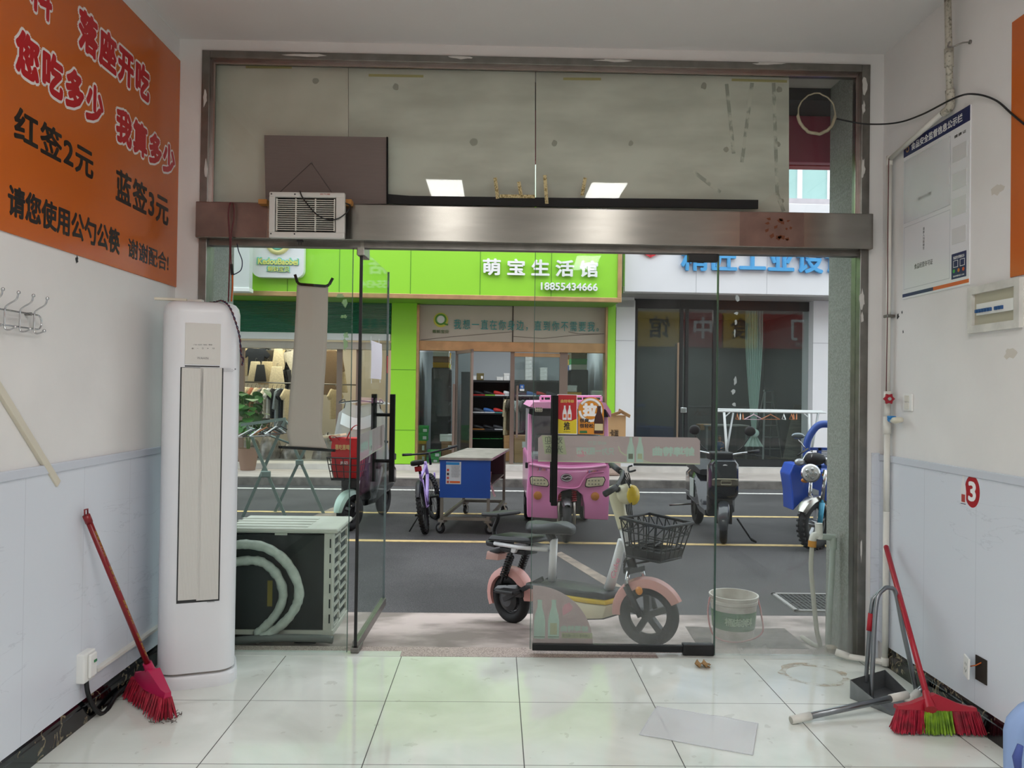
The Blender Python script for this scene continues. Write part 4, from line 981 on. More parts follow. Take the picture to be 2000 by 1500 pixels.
nt_('食品安全监督信息公示栏', .13, .02, .9, .068, WTXT, off=.02)
b = B(MN); b.lathe([(.016, 0), (.016, .0012)], 20, T(.068*BW, -.044*BH, .0056)); b.build('emblem', GOLD, t)
b = B(MN); b.lathe([(.008, 0), (.008, .0018)], 12, T(.068*BW, -.044*BH, .0056)); b.build('emblem_centre', NAVY, t)
nt_('健康证', .79, .125, .95, .142, BLKT, sp=1.2)
for a in ((.03, .115, .74, .515), (.02, .54, .74, .94)):
    nb('pocket_line', a[0], a[1], a[2], a[3], mat('pocket_edge', 'B9BCC2', .4), .005, .0053); nb('pocket_face', a[0]+.005, a[1]+.003, a[2]-.005, a[3]-.003, MATS['board_white'], .0051, .0056)
b = B(MN); R = random.Random(2)
def wr(u, v):
    x_ = (.02+.73*u)*BW; y_ = -(.115+.40*v)*BH; return Vector((x_, y_, .008+.010*abs(sin(3*u+5*v+2*sin(4*u)))*u**.5*(1-v*.6)))
b.grid(wr, 24, 24); b.build('plastic_pocket', CLR, t, True)
nt_('营业执照', .25, .385, .46, .408, GRT, sp=1.2); nt_('食品经营许可证', .2, .795, .49, .828, BLKT)
for k, s in enumerate('请放入当面朝里'): nt_(s, .335, .585+.02*k, .36, .602+.02*k, GRT)
for k, (a, c_) in enumerate(((.19, .28), (.345, .44), (.49, .59), (.66, .75))): nb('small_pocket', .77, a, .96, c_, mat('pocket_grey', ['D9DADA', 'D5D6D6', 'D4D6D8', 'C3C8CC'][k], .2), .005, .0065)
nb('navy_card', .765, .805, .965, .95, NAVY)
nt_('食品安全等级公示', .79, .82, .94, .838, WTXT, off=.01)
for u in (.79, .88): 
    nb('card_square', u, .845, u+.065, .885, WTXT, .0056, .0058); nb('card_square_fill', u+.006, .848, u+.059, .882, NAVY, .0057, .006)
for k, cc in enumerate(('3FA24A', 'C9752E', 'C9542E')):
    b = B(MN); b.lathe([(.0085, 0), (.0085, .0008)], 14, T((.80+.064*k)*BW, -.905*BH, .0056)); b.build('face_dot', mat('dot_'+cc, cc, .4), t)
nt_('投诉举报电话 12345', .79, .93, .94, .94, WTXT)
# ---- water pipes on the right wall
PVD = mat('speckled_old_pipe', 'BDB8AA', .5, col2='7C776A', sc=70, lo=.35, hi=.5)
t = thing('water_pipe', 'white water pipe running down the right corner with valve and tap', 'pipe', (XR-.03, 4.04, 0))
xx = XR-.028; yv = 4.045; zh = 2.62
top_ = at(1851, 2, 3.45); k1 = Vector((xx, 3.50, 2.70))
b = B(); b.tube([top_+(top_-k1)*.06, k1+Vector((0, 0, .0))], .0145, 12); b.build('upper_pipe', PVD, t, True)
b = B(); d_ = (top_-k1).normalized(); b.tube([k1+d_*.17, k1+d_*.25], .019, 12); b.build('coupling', PVD, t, True)
b = B(); b.tube(smooth_path([k1+d_*.07, k1, Vector((xx, 3.55, 2.685))], 5), .0185, 12); b.build('elbow', PVD, t, True)
b = B(); b.tube([k1, (xx, yv, zh)], .0125, 12); b.tube([(xx, yv, zh), (xx, yv, 1.36)], .0125, 12); b.build('middle_pipe', PVC, t, True)
b = B(); b.tube([(xx, yv, zh+.018), (xx, yv, zh-.03)], .0165, 12); b.build('elbow', PVC, t, True)
b = B(); b.tube([(xx, yv, 1.42), (xx, yv, 1.36)], .019, 12); b.tube([(xx, yv, 1.36), (xx, yv, 1.29)], .016, 12); b.tube([(xx, yv, 1.29), (xx, yv, 1.20)], .02, 12); b.build('valve_body', PVC, t, True)
b = B(); b.tube([(xx, yv, .80), (xx, yv, .02)], .0155, 12); b.tube([(xx, yv, 1.2), (xx, yv, .8)], .0155, 12); b.build('lower_pipe', PVC, t, True)
vw = at(1736, 779, 3.98)
Mv = frame((vw.x, 3.985, vw.z), (1, 0, 0), (0, 0, 1))
hexp = [((.030 if k % 2 == 0 else .021)*cos(pi*k/6), (.030 if k % 2 == 0 else .021)*sin(pi*k/6)) for k in range(12)]
b = B(Mv); b.prism(hexp, .012, bev=.002); b.build('red_valve_wheel', mat('valve_red', '9C1428', .35), t)
b = B(Mv); b.lathe([(.011, .012), (.009, .016)], 12); b.build('wheel_cap', CHROME, t)
b = B(); b.cyl((vw.x, 3.985, vw.z), (xx, yv, vw.z), .008); b.build('valve_stem', STEELD, t)
tz = 1.275; b = B(); b.tube([(xx, yv, tz), (xx, yv-.07, tz)], .009, 10); b.build('tap_stem', PVC, t, True)
b = B(); b.tube([(xx-.01, yv-.06, tz), (xx-.015, yv-.11, tz-.002), (xx-.015, yv-.17, tz+.004)], [.012, .017, .013], 12); b.build('tap_spout', mat('ivory_tap', 'D9D4C2', .35), t, True)
b = B(); b.tube([(xx-.008, yv-.05, tz+.002), (xx-.012, yv-.095, tz+.004)], [.017, .0165], 12); b.box((xx-.03, yv-.09, tz+.008), (xx+.0, yv-.055, tz+.02), .003); b.build('blue_tap_handle', mat('tap_blue', '1F7FC4', .35), t, 40)
b = B(); b.tube([(xx, yv, .02), (xx, yv+.0, .026), (1.86, 4.13, .026), (1.82, 4.16, .035)], .0155, 12); b.tube([(xx, yv, .05), (xx, yv, .01)], .02, 12); b.tube([(1.865, 4.127, .026), (1.81, 4.16, .04)], .019, 12); b.build('floor_elbow', PVC, t, True)
b = B(); b.tube(smooth_path([(xx-.012, yv-.015, zh), (xx-.013, yv-.014, 2.2), (xx-.012, yv-.016, 1.9), (xx-.014, yv-.014, 1.42)], 5), .0022, 5); b.build('red_wire', WRED, t, True)
b = B(); b.box((XR-.044, yv-.022, 1.80), (XR-.001, yv+.022, 1.815), .003); b.build('clip', STEELD, t)
# hook and black cable
t = thing('wall_hook', 'rusty steel hook on the right wall near the ceiling pipe', 'hook', PRW @ onpl(1896, 82, PRW)); p = PRW @ onpl(1896, 82, PRW)
b = B(); b.tube(smooth_path([p, p+Vector((-.03, .01, 0)), p+Vector((-.06, .03, -.008)), p+Vector((-.075, .045, .0)), p+Vector((-.068, .04, .018))], 5), .0035, 8); b.cyl(p+Vector((-.006, 0, 0)), p, .009); b.build('hook', STEELD, t, True)
b = B(); w_ = lambda px, py, x_: (lambda m: m @ onpl(px, py, m))(PRW @ T(0, 0, x_))
b.tube(smooth_path([at(1634, 232, 4.19), at(1690, 242, 4.12), w_(1750, 240, .03), w_(1800, 224, .02), w_(1868, 190, .062), w_(1905, 184, .02), w_(1945, 196, .012), w_(1978, 224, .01), w_(2010, 250, .01)], 8), .0042, 8)
tag(b.build('black_cable', BLKP, smooth=True), 'black cable strung from the taped glass hole along the right wall', 'cable')
# ---- table number sticker
c_ = onpl(1899, 960, PRW @ T(0, 0, .008)); MS = PRW @ T(c_.x, c_.y, .0082)
t = thing('table_number_sticker', 'red round sticker with white 3 and a bottle on the right panel', 'sticker', MS.translation)
rx = abs(onpl(1916, 960, MS).x-onpl(1888, 960, MS).x)/2; ry = abs(onpl(1900, 929, MS).y-onpl(1900, 992, MS).y)/2
b = B(MS); b.prism([(rx*1.05*cos(2*pi*k/32), ry*sin(2*pi*k/32)) for k in range(32)], .0006); b.build('red_disc', mat('sticker_red', 'A8101C', .35), t)
text('number', '3', WTXT, t, MS @ T(.0, 0, .0007), w=rx*1.1, h=ry*1.25, off=.035, ext=.0004)
def bottle_poly(h, w): return [(w/2*x, y*h) for x, y in ((-.9, 0), (-1, .02), (-1, .45), (-.8, .62), (-.42, .80), (-.36, .95), (-.42, .955), (-.42, 1), (.42, 1), (.42, .955), (.36, .95), (.42, .80), (.8, .62), (1, .45), (1, .02), (.9, 0))]
bx = onpl(1882, 960, MS).x; bh = abs(onpl(1882, 927, MS).y-onpl(1882, 987, MS).y)
B(MS).prism(bottle_poly(bh, bh*.30), .0006, T(bx, -bh/2, .0007)).build('bottle', mat('sticker_white', 'E4E4E6', .35), t)
b = B(MS); b.box((bx-bh*.1, -bh*.4, .0013), (bx+bh*.1, -bh*.15, .0016)); b.build('bottle_label', mat('label_red', 'B04038', .4), t)
b = B(MS); b.box((bx-bh*.14, -bh*.47, .0013), (bx+bh*.14, -bh*.445, .0016)); b.build('bottle_band', NAVY, t)
# ---- floor bits: plastic sleeve, dry leaf, stain
P = [gr(*p) for p in ((1283, 1381), (1480, 1415), (1470, 1476), (1249, 1436))]
def sheet(u, v):
    p = P[0].lerp(P[1], u).lerp(P[3].lerp(P[2], u), v)
    return p+Vector((0, 0, .003+.004*(sin(7*u+3*v)*sin(5*v+2*u))**2+(.006 if u > .9 else 0)*v*(1-v)*4))
m = bpy.data.materials.new('clear_plastic'); m.use_nodes = True; nt = m.node_tree; N = nt.nodes; N.remove(N['Principled BSDF'])
a_ = node(nt, 'ShaderNodeBsdfTransparent'); g_ = node(nt, 'ShaderNodeBsdfGlossy'); g_.inputs[1].default_value = .06; d__ = node(nt, 'ShaderNodeBsdfDiffuse'); d__.inputs[0].default_value = lin('F0F1F6')
m1 = node(nt, 'ShaderNodeMixShader'); m1.inputs[0].default_value = .10; nt.links.new(a_.outputs[0], m1.inputs[1]); nt.links.new(g_.outputs[0], m1.inputs[2])
m2 = node(nt, 'ShaderNodeMixShader'); m2.inputs[0].default_value = .5; nt.links.new(m1.outputs[0], m2.inputs[1]); nt.links.new(d__.outputs[0], m2.inputs[2]); nt.links.new(m2.outputs[0], N['Material Output'].inputs[0])
b = B(); b.grid(sheet, 30, 16); o = b.build('plastic_sleeve', m, smooth=True); tag(o, 'clear plastic sleeve lying flat on the white floor tiles', 'plastic sleeve')
b = B(); e_ = film('sleeve_edge', 'EDEEF2', .7)
for u0, v0, u1, v1 in ((0, 0, 1, 0), (1, 0, 1, 1), (1, 1, 0, 1), (0, 1, 0, 0)):
    b.tube([sheet(u0+(u1-u0)*k/12, v0+(v1-v0)*k/12) for k in range(13)], .0022, 5)
b.build('welded_edge', e_, o)
c_ = gr(1372, 1302); R = random.Random(11); b = B()
for k in range(4):
    a = R.uniform(0, 6); s_ = R.uniform(.018, .03); cc = c_+Vector((R.uniform(-.025, .025), R.uniform(-.02, .02), .012))
    b.grid(lambda u, v: cc+Vector((s_*(u-.5)*2*cos(a)*(1-.7*abs(v-.5)*2), s_*(v-.5)*2, .012*sin(4*u+k)*cos(3*v)+.006*k*.6)), 6, 6)
b.tube([c_+Vector((.01, -.01, .01)), c_+Vector((.03, -.03, .006))], .003, 5)
tag(b.build('dry_leaf', mat('dry_leaf_brown', 'A37F52', .8, var=.3, sc=20), smooth=True, solid=.0012), 'crumpled dry brown leaf on the floor by the glass door', 'leaf')
# ring-shaped water stain
c0_ = gr(1590, 1318); sm = mat('rust_stain', 'C9B9A2', .3); nt = sm.node_tree; p_ = nt.nodes['Principled BSDF']
tc = node(nt, 'ShaderNodeTexCoord'); n1 = node(nt, 'ShaderNodeTexNoise'); n1.inputs['Scale'].default_value = 14; n1.inputs['Detail'].default_value = 8; nt.links.new(tc.outputs['Object'], n1.inputs['Vector'])
nt.links.new(math_(nt, 'MULTIPLY', math_(nt, 'SUBTRACT', n1.outputs['Fac'], .40, True), 3.2, True), p_.inputs['Alpha'])
ew, eh = abs(gr(1650, 1318).x-gr(1530, 1318).x)/2, abs(gr(1590, 1298).y-gr(1590, 1339).y)/2
b = B(); R = random.Random(4)
b.grid(lambda u, v: Vector((c0_.x+(ew*(.86+.2*v)+.012*sin(9*2*pi*u)*v)*cos(2*pi*u), c0_.y+(eh*(.84+.22*v)+.02*v*max(0, sin(2*pi*u)))*sin(2*pi*u), .0012)), 64, 2, True)
struct(b.build('floor_stain', sm))
# ---- blue garment at the right edge (someone's sleeve side)
t_ = mat('blue_cotton', '8FA9D6', .8, var=.08, sc=6)
cx_, cy_ = at(2072, 1440, 1.75).x, 1.75
def drape(u, v):
    a = 2*pi*u; z = .0+.66*v; r = (.125+.02*sin(3*a)*(1-v)+.012*sin(7*a+4*v))*(1-.45*max(0, v-.55)/.45*1.1)
    return Vector((cx_+r*cos(a), cy_+r*1.1*sin(a), z))
zt_ = at(1995, 1372, 1.75).z
b = B()
b.grid(lambda u, v: Vector((cx_+(.10+.012*sin(3*2*pi*u+1)+.006*sin(9*2*pi*u+3*v))*cos(2*pi*u)*(1 if v < .8 else (1-((v-.8)/.2)**2*.85)), cy_+.11*sin(2*pi*u)*(1 if v < .8 else (1-((v-.8)/.2)**2*.85)), .22+(zt_-.2)*v)), 40, 20, True)
t = thing('draped_garment', 'light blue cotton garment at the bottom right edge of the picture', 'garment', (cx_, cy_, 0))
b.build('cloth', t_, t, True)
b = B(); p0, p1, p2 = at(1982, 1455, cy_-.1), at(1975, 1480, cy_-.1), at(1978, 1510, cy_-.1); b.tube([p0+Vector((.012, 0, 0)), p1+Vector((.012, 0, 0)), p2+Vector((.012, 0, 0))], [.006, .009, .006], 8); b.build('dark_seam', mat('navy_seam', '3F4F8F', .8), t, True)
b = B(); b.cyl((cx_, cy_, 0), (cx_, cy_, .25), .02); b.box((cx_-.12, cy_-.12, 0), (cx_+.12, cy_+.12, .02), .005); b.build('stand', BLKP, t)
# ================================================================== THINGS FIXED TO THE SHOP FRONT
# ---- pale boards behind the transom glass
BRD = mat('pale_board', 'DAD7CA', .8, col2='C6C2B4', sc=2.2, det=10, lo=.36, hi=.62)
BRD2 = mat('pale_board_grey', 'D7D7CB', .8, col2='BFBFB3', sc=3, det=10, lo=.36, hi=.62, stretch=(.7, 1, 2.2))
SPOT = mat('glue_spot', 'A3A194', .8); TAPE = mat('tape_residue', '9FA195', .7, col2='CBCBBE', sc=16, lo=.45, hi=.55); YT = mat('yellow_tape', 'B5AC72', .6)
BYF = GY+.045
def board(px0, px1, py0a, py0b, py1, m, label):
    c = [at(px0, py0a, BYF), at(px1, py0b, BYF), at(px1, py1+4, BYF), at(px0, py1, BYF)]
    t = thing('white_board', label, 'board', (c[0]+c[2])/2, group='boards behind the transom glass')
    b = B(); b.loft([c, [p+Vector((0, .012, 0)) for p in c]]); b.build('panel', m, t); return t
b1 = board(405, 680, 118, 128, 420, BRD, 'pale dirty board in the transom, the leftmost, behind the fan')
b2 = board(681, 1045, 128, 137, 425, BRD2, 'pale dirty board in the middle of the transom')
b3 = board(1047, 1541, 137, 150, 432, BRD2, 'pale dirty board in the transom with grey tape strips, right of the others')
def spot(px, py, r, par):
    c = at(px, py, BYF-.0005); M = facing((c.x, BYF, c.z)); R = random.Random(int(px)); k = r*BYF/F
    B(M).prism([(k*(1+.2*R.uniform(-1, 1))*cos(a), k*1.1*(1+.2*R.uniform(-1, 1))*sin(a)) for a in [2*pi*i/10 for i in range(10)]], .0008).build('glue_spot', SPOT, par)
for x, y, r, p in ((617, 158, 6, b1), (773, 170, 6, b2), (925, 277, 7, b2), (1083, 280, 6, b3), (1375, 168, 6, b3), (1232, 280, 5, b3), (1418, 292, 5, b3), (1520, 282, 5, b3), (1522, 175, 6, b3), (1525, 393, 6, b3)): spot(x, y, r, p)
def strip(pts, wd, m, par, name='tape_strip'):
    b = B(); P = [at(x, y, BYF) for x, y in pts]; P = [Vector((p.x, BYF-.0006, p.z)) for p in P]
    for i in range(len(P)-1): b.bar(P[i], P[i+1], wd*BYF/F, .0012, up=(0, 1, 0))
    b.build(name, m, par)
for pts in ([(1419, 164), (1433, 300)], [(1469, 162), (1449, 317)], [(1353, 334), (1407, 376)], [(1511, 162), (1518, 378)], [(1518, 378), (1531, 413)]): strip(pts, 7, TAPE, b3)
for pts, p in (([(480, 131), (570, 131.5)], b1), ([(720, 147), (827, 149)], b2), ([(1100, 154), (1174, 154.5)], b3), ([(1429, 156), (1537, 159)], b3)): strip(pts, 5, YT, p, 'yellow_tape')
# ---- taped ring round a hole in the glass
c = at(1595, 222, GY-.008); r_ = 37*GY/F; b = B(); R = random.Random(9)
b.tube([c+Vector((r_*(1+.02*R.uniform(-1, 1))*cos(a), 0, r_*1.08*(1+.03*R.uniform(-1, 1))*sin(a))) for a in [2*pi*i/40 for i in range(40)]], [.004+.005*(sin(2*pi*i/40) < 0) for i in range(40)], 6, True)
tag(b.build('tape_ring', mat('yellowed_tape', 'B5AC92', .4, var=.2, sc=30), smooth=True), 'ring of yellowed tape on the transom glass round a cable hole', 'tape ring')
# ---- grey corrugated sheet, black strip, tape pieces above the beam
TB = GY-.03
c = [at(516, 264, TB), at(755, 268, TB), at(755, 398, TB), at(519, 401, TB)]
GRYB = mat('grey_brown_sheet', '766B66', .7, var=.05, sc=3); nt = GRYB.node_tree
tc = node(nt, 'ShaderNodeTexCoord'); wv = node(nt, 'ShaderNodeTexWave'); wv.bands_direction = 'Z'; wv.inputs['Scale'].default_value = 40; nt.links.new(tc.outputs['Object'], wv.inputs['Vector'])
bn = node(nt, 'ShaderNodeBump'); bn.inputs['Strength'].default_value = .25; bn.inputs['Distance'].default_value = .002; nt.links.new(wv.outputs['Fac'], bn.inputs['Height']); nt.links.new(bn.outputs[0], nt.nodes['Principled BSDF'].inputs['Normal'])
t = thing('grey_sheet', 'grey-brown ribbed sheet behind the fan above the beam', 'sheet', (c[0]+c[2])/2)
b = B(); b.loft([c, [p+Vector((0, .008, 0)) for p in c]]); b.build('panel', GRYB, t)
b = B(); b.bar(c[1]+Vector((.004, 0, 0)), c[2]+Vector((.004, 0, 0)), .008, .014); b.build('black_edge', BLACK, t)
SB = GY-.024
pts = [at(664, 383, SB), at(750, 387, SB), at(800, 391, SB), at(1100, 395, SB), at(1300, 396.5, SB), at(1481, 399, SB)]
b = B(); b.loft([[p+Vector((0, 0, .0235)), p+Vector((0, 0, -.0235)), p+Vector((0, .012, -.0235)), p+Vector((0, .012, .0235))] for p in pts])
tag(b.build('black_strip', mat('black_foam', '0D0E10', .7)), 'long black foam strip stuck along the glass just above the beam', 'strip')
YR = mat('cream_patterned_tape', 'CFC08E', .6, col2='8C7A45', sc=120, lo=.42, hi=.5)
for pa, pb, lb in (((967, 347), (972, 388), 'upright cream tape strip above the black strip, leftmost'), ((1013, 355), (1018, 383), 'short upright cream tape strip, second from left, above the black strip'), ((976, 383), (1045, 384), 'level cream tape strip lying on the black strip'), ((1064, 342), (1068, 398), 'longest upright cream tape strip crossing the black strip'), ((1143, 347), (1137, 382), 'tilted cream tape strip beside the right light reflection')):
    p, q = at(*pa, SB-.004), at(*pb, SB-.004); b = B(); b.bar(p, q, .018, .002, up=(0, 1, 0)); tag(b.build('tape_strip', YR), lb, 'tape', 'cream tape strips above the beam')
# ---- extractor fan
FY = 3.985
c0 = at(599, 420, FY); e = at(672, 420, FY)-at(524, 419, FY); FWd = e.length
MF = frame(c0, (1, 0, .004), (0, 0, 1))
t = thing('extractor_fan', 'white extractor fan with slatted grille resting on the steel beam', 'fan', M=MF @ RX(-pi/2))
hw = FWd/2; hh = (at(599, 374, FY)-at(599, 464, FY)).length/2
gx0, gy0 = onpl(536, 452, MF).x, onpl(536, 452, MF).y; gx1, gy1 = onpl(656, 386, MF).x, onpl(656, 386, MF).y
FWH = mat('fan_plastic', 'CFCFCA', .4, var=.05, sc=6)
b = B(MF); b.box((-hw, -hh, -.03), (hw, gy0, 0), .006); b.box((-hw, gy1, -.03), (hw, hh, 0), .006); b.box((-hw, gy0-.004, -.03), (gx0, gy1+.004, 0), .004); b.box((gx1, gy0-.004, -.03), (hw, gy1+.004, 0), .004); b.build('frame', FWH, t)
b = B(MF); b.box((-hw+.02, -hh+.02, -.12), (hw-.02, hh-.02, -.03)); b.build('housing', mat('fan_inside', '17191A', .7), t)
b = B(MF); n = 15
for i in range(n):
    y = gy0+.012+(gy1-gy0-.024)*i/(n-1); b.box((gx0+.006, y-.002, -.022), (gx1-.006, y+.0012, -.008))
for x in (gx0+.008, gx0+(gx1-gx0)*.34, gx0+(gx1-gx0)*.66, gx1-.008): b.box((x-.003, gy0+.006, -.02), (x+.003, gy1-.006, -.006))
b.build('grille', mat('grille_cream', 'D2D2C8', .45), t)
b = B(MF); b.lathe([(.09, -.028), (.09, -.026)], 20); b.build('blade_disc', mat('fan_blade_dark', '2A2C2C', .6), t)
for x, y in ((-hw+.012, hh-.012), (-hw+.012, -hh+.02), (-.06, hh-.012), (-.06, -hh+.02)): B(MF).lathe([(.004, 0), (.004, .001)], 10, T(x, y, 0)).build('screw', DARKG, t)
text('lettering', '换气扇', mat('fan_red_text', 'B2433A', .5), t, MF @ T(.09, hh-.010, .0005), w=.05, h=.007, ext=.0004)
b = B(); b.tube(smooth_path([at(586, 373, FY-.01), at(590, 384, FY-.012), at(603, 402, FY-.014), at(620, 420, FY-.016), at(640, 429, FY-.016), at(660, 427, FY-.01), at(678, 414, FY), at(684, 402, FY+.02), at(673, 396, FY+.02)], 6), .0035, 6); b.build('lead', BLKP, t, True)
b = B(); q = at(586, 471, FY+.05); b.box(q+Vector((-.015, -.01, -.004)), q+Vector((.015, .01, .006))); b.bar(q+Vector((-.006, 0, 0)), q+Vector((-.006, 0, -.02)), .003); b.bar(q+Vector((.006, 0, 0)), q+Vector((.006, 0, -.02)), .003); b.build('plug', BLKP, t)
b = B(); k_ = at(608, 318, TB-.012); l_, r2 = at(546, 376, FY+.04), at(648, 376, FY+.04)
b.tube([l_, k_, r2], .0022, 5); b.build('string', mat('grey_string', '4C4743', .8), t)
b = B(); b.sph(k_, .006, 10); b.build('nail', STEELD, t)
for i, x in enumerate((516, 680)):
    p = at(x, 396, FY+.10); B().box(p+Vector((-.022, -.03, -.012)), p+Vector((.022, .03, .012)), .002).build('foam_wedge', mat('orange_foam', 'B98246', .8), t)
# ---- paper scroll hung outside the left pane
PY = GY+.03
PNK = film('pink_paper', 'DCCBC6', 1.0, .35)
t = thing('hanging_banner', 'plain pinkish paper banner on black rods behind the left pane', 'banner', at(605, 700, PY))
L_ = [(580, 556), (577, 620), (572, 700), (566, 770), (562, 830), (561, 850), (567, 873)]; R_ = [(641, 558), (640, 620), (637, 700), (632, 770), (629, 830), (630, 850), (640, 877)]
dy = [.0, .0, .0, .0, .0, .01, .03]
lp, rp = smooth_path([at(x, y, PY+d) for (x, y), d in zip(L_, dy)], 5), smooth_path([at(x, y, PY+d) for (x, y), d in zip(R_, dy)], 5)
b = B(); b.grid(lambda u, v: lp[round(v*(len(lp)-1))].lerp(rp[round(v*(len(lp)-1))], u)+Vector((0, .006*sin(pi*u), 0)), 8, len(lp)-1); b.build('paper', PNK, t, True, solid=.001)
b = B(); P = [at(576, 536, PY), at(581, 552, PY), at(586, 555, PY), at(637, 559, PY), at(643, 556, PY), at(650, 543, PY)]
for i in range(5): b.bar(P[i], P[i+1], .014, .006, up=(0, 1, 0))
b.build('top_strap', BLACK, t)
b = B(); b.bar(at(544, 873, PY+.03), at(655, 880, PY+.03), .012, .014); b.build('bottom_rod', BLACK, t)
# ---- stickers on the doors
MAU = film('mauve_film', 'CDBDBD', .96, .4); TEA = mat('pale_teal_print', 'B4CABF', .6); SAG = mat('sage_print', 'B2B596', .6); SAGD = mat('sage_dark_print', '6F7466', .6); PNP = mat('pink_print', 'CE9AA4', .6); GRP = mat('pale_green_line', 'C6CBB2', .6)
ZI = .0064        # just outside the pane (towards the street)
def strip_banner(M, pl, root, on, full=True):
    """long advertising strip stuck on the street side; pl maps design pixels to the pane"""
    t = thing('banner_sticker', 'long mauve advertising strip across the %s glass door, mirrored white writing' % on, 'sticker', M=M @ T(pl(1210, 880).x, pl(1210, 880).y, ZI))
    def prism_(name, pts, m, z, d=.0004): b = B(M); b.prism([(pl(x, y).x, pl(x, y).y) for x, y in pts], d, T(0, 0, z)); return b.build(name, m, t)
    def tx(s, x0, y0, x1, y1, m, off=.0, sp=1.0):
        a, c = pl(x0, y0), pl(x1, y1); return text('lettering', s, m, t, M @ T((a.x+c.x)/2, (a.y+c.y)/2, ZI+.0001), w=abs(c.x-a.x), h=abs(c.y-a.y), off=off, ext=.0004, sp=sp)
    prism_('film', [(1058, 850), (1362, 855), (1368, 861), (1368, 907), (1051, 901), (1051, 856)], MAU, ZI+.0010)
    prism_('bottom_line', [(1051, 899.5), (1368, 905.5), (1368, 907.5), (1051, 901.5)], GRP, ZI+.0004)
    tx('蚌埠特曲', 1275, 872, 1357, 892, TEA, off=.05)
    if full:
        tx('只为一瓶好酒', 1126, 873, 1200, 889, TEA, off=.02); tx('40年坚守', 1148, 861, 1185, 869.5, TEA)
        prism_('welcome_patch', [(1058, 851), (1101, 852), (1107, 888), (1064, 887)], SAG, ZI+.0005)
        tx('欢迎', 1064, 852.5, 1099, 868, SAGD, off=.01); tx('光临', 1066, 870, 1100, 885, SAGD, off=.01)
        b = B(M); cc = pl(1135, 886); rx_ = abs(pl(1145, 886).x-cc.x); b.prism([(cc.x+rx_*cos(2*pi*k/20), cc.y+rx_*.7*sin(2*pi*k/20)) for k in range(20)], .0004, T(0, 0, ZI+.0006)); b.build('pink_splash', PNP, t)
        b = B(M); b.tube([pl(x, y)+Vector((0, 0, ZI+.0006)) for x, y in ((1208, 872), (1212, 882), (1220, 888), (1226, 890))], .004, 5, flat=.1); b.tube([pl(x, y)+Vector((0, 0, ZI+.0006)) for x, y in ((1250, 895), (1262, 901), (1272, 904))], .003, 5, flat=.1); b.build('swoosh', GRP, t)
    for x in (1232, 1250):
        a, c = pl(x, 903), pl(x, 854); hb_ = c.y-a.y; b = B(M); b.prism([(a.x+px_, a.y+py_) for px_, py_ in bottle_poly(hb_, hb_*.30)], .0004, T(0, 0, ZI+.0005)); b.build('bottle', TEA, t)
        b = B(M); b.box((a.x-hb_*.09, a.y+hb_*.13, ZI+.0001), (a.x+hb_*.09, a.y+hb_*.34, ZI+.0003)); b.build('bottle_label', SAGD if x == 1232 else SAG, t)
    return t
def corner_sticker(M, pl, on):
    t = thing('corner_sticker', 'mauve quarter-round sticker at the foot of the %s glass door' % on, 'sticker', M=M @ T(pl(1080, 1240).x, pl(1080, 1240).y, ZI))
    P = [(1041, 1259)]+[(1041+117*sin(pi/2*k/16), 1259-115*cos(pi/2*k/16)) for k in range(17)]
    b = B(M); b.prism([(pl(x, y).x, pl(x, y).y) for x, y in P], .0004, T(0, 0, ZI+.0010)); b.build('film', MAU, t)
    for x, m in ((1053.5, TEA), (1081, TEA)):
        a, c = pl(x, 1248), pl(x, 1172); hb_ = c.y-a.y; b = B(M); b.prism([(a.x+px_, a.y+py_) for px_, py_ in bottle_poly(hb_, hb_*.29)], .0004, T(0, 0, ZI+.0005)); b.build('bottle', m, t)
        b = B(M); b.box((a.x-hb_*.09, a.y+hb_*.10, ZI+.0001), (a.x+hb_*.09, a.y+hb_*.40, ZI+.0003)); b.build('bottle_label', SAG if x > 1060 else TEA, t)
        b = B(M); b.box((a.x-hb_*.14, a.y+hb_*.035, ZI+.0001), (a.x+hb_*.14, a.y+hb_*.055, ZI+.0003)); b.build('bottle_band', SAGD, t)
    b = B(M); cc = pl(1109, 1190); k_ = abs(pl(1119, 1190).x-cc.x); b.prism([(cc.x+k_*x, cc.y+k_*y) for x, y in ((-.3, 1.2), (.6, .9), (1, .2), (1, -.8), (.9, -1.3), (.2, -.9), (-.7, -.3), (-1, .4))], .0004, T(0, 0, ZI+.0006)); b.build('petal', PNP, t)
    a, c = pl(1097, 1236.5), pl(1157, 1248); b = B(M); b.box((min(a.x, c.x), min(a.y, c.y), ZI+.0005), (max(a.x, c.x), max(a.y, c.y), ZI+.0008)); b.build('sage_band', SAG, t)
    for s, x0, y0, x1, y1, m, o_ in (('蚌埠特曲', 1095, 1222, 1149, 1235, TEA, .04), ('口粮好酒 只为一瓶好酒', 1099, 1239, 1152, 1246, SAGD, .0)):
        a, c = pl(x0, y0), pl(x1, y1); text('lettering', s, m, t, M @ T((a.x+c.x)/2, (a.y+c.y)/2, ZI+.0001), w=abs(c.x-a.x), h=abs(c.y-a.y), off=o_, ext=.0004)
MRT = MR
plR = lambda x, y: onpl(x, y, MR)
strip_banner(MR, plR, d2, 'right'); corner_sticker(MR, plR, 'right')
# the same strip on the swung-out left leaf, free edge at its far end
def plL(x, y):
    u = (x-1041)/(1397-1041); p = onpl(1397-(x-1041), y, MR); return Vector((LW-u*LW, p.y, 0))
strip_banner(ML @ RY(pi), lambda x, y: Vector((-plL(x, y).x, plL(x, y).y, 0)), d, 'left', False)
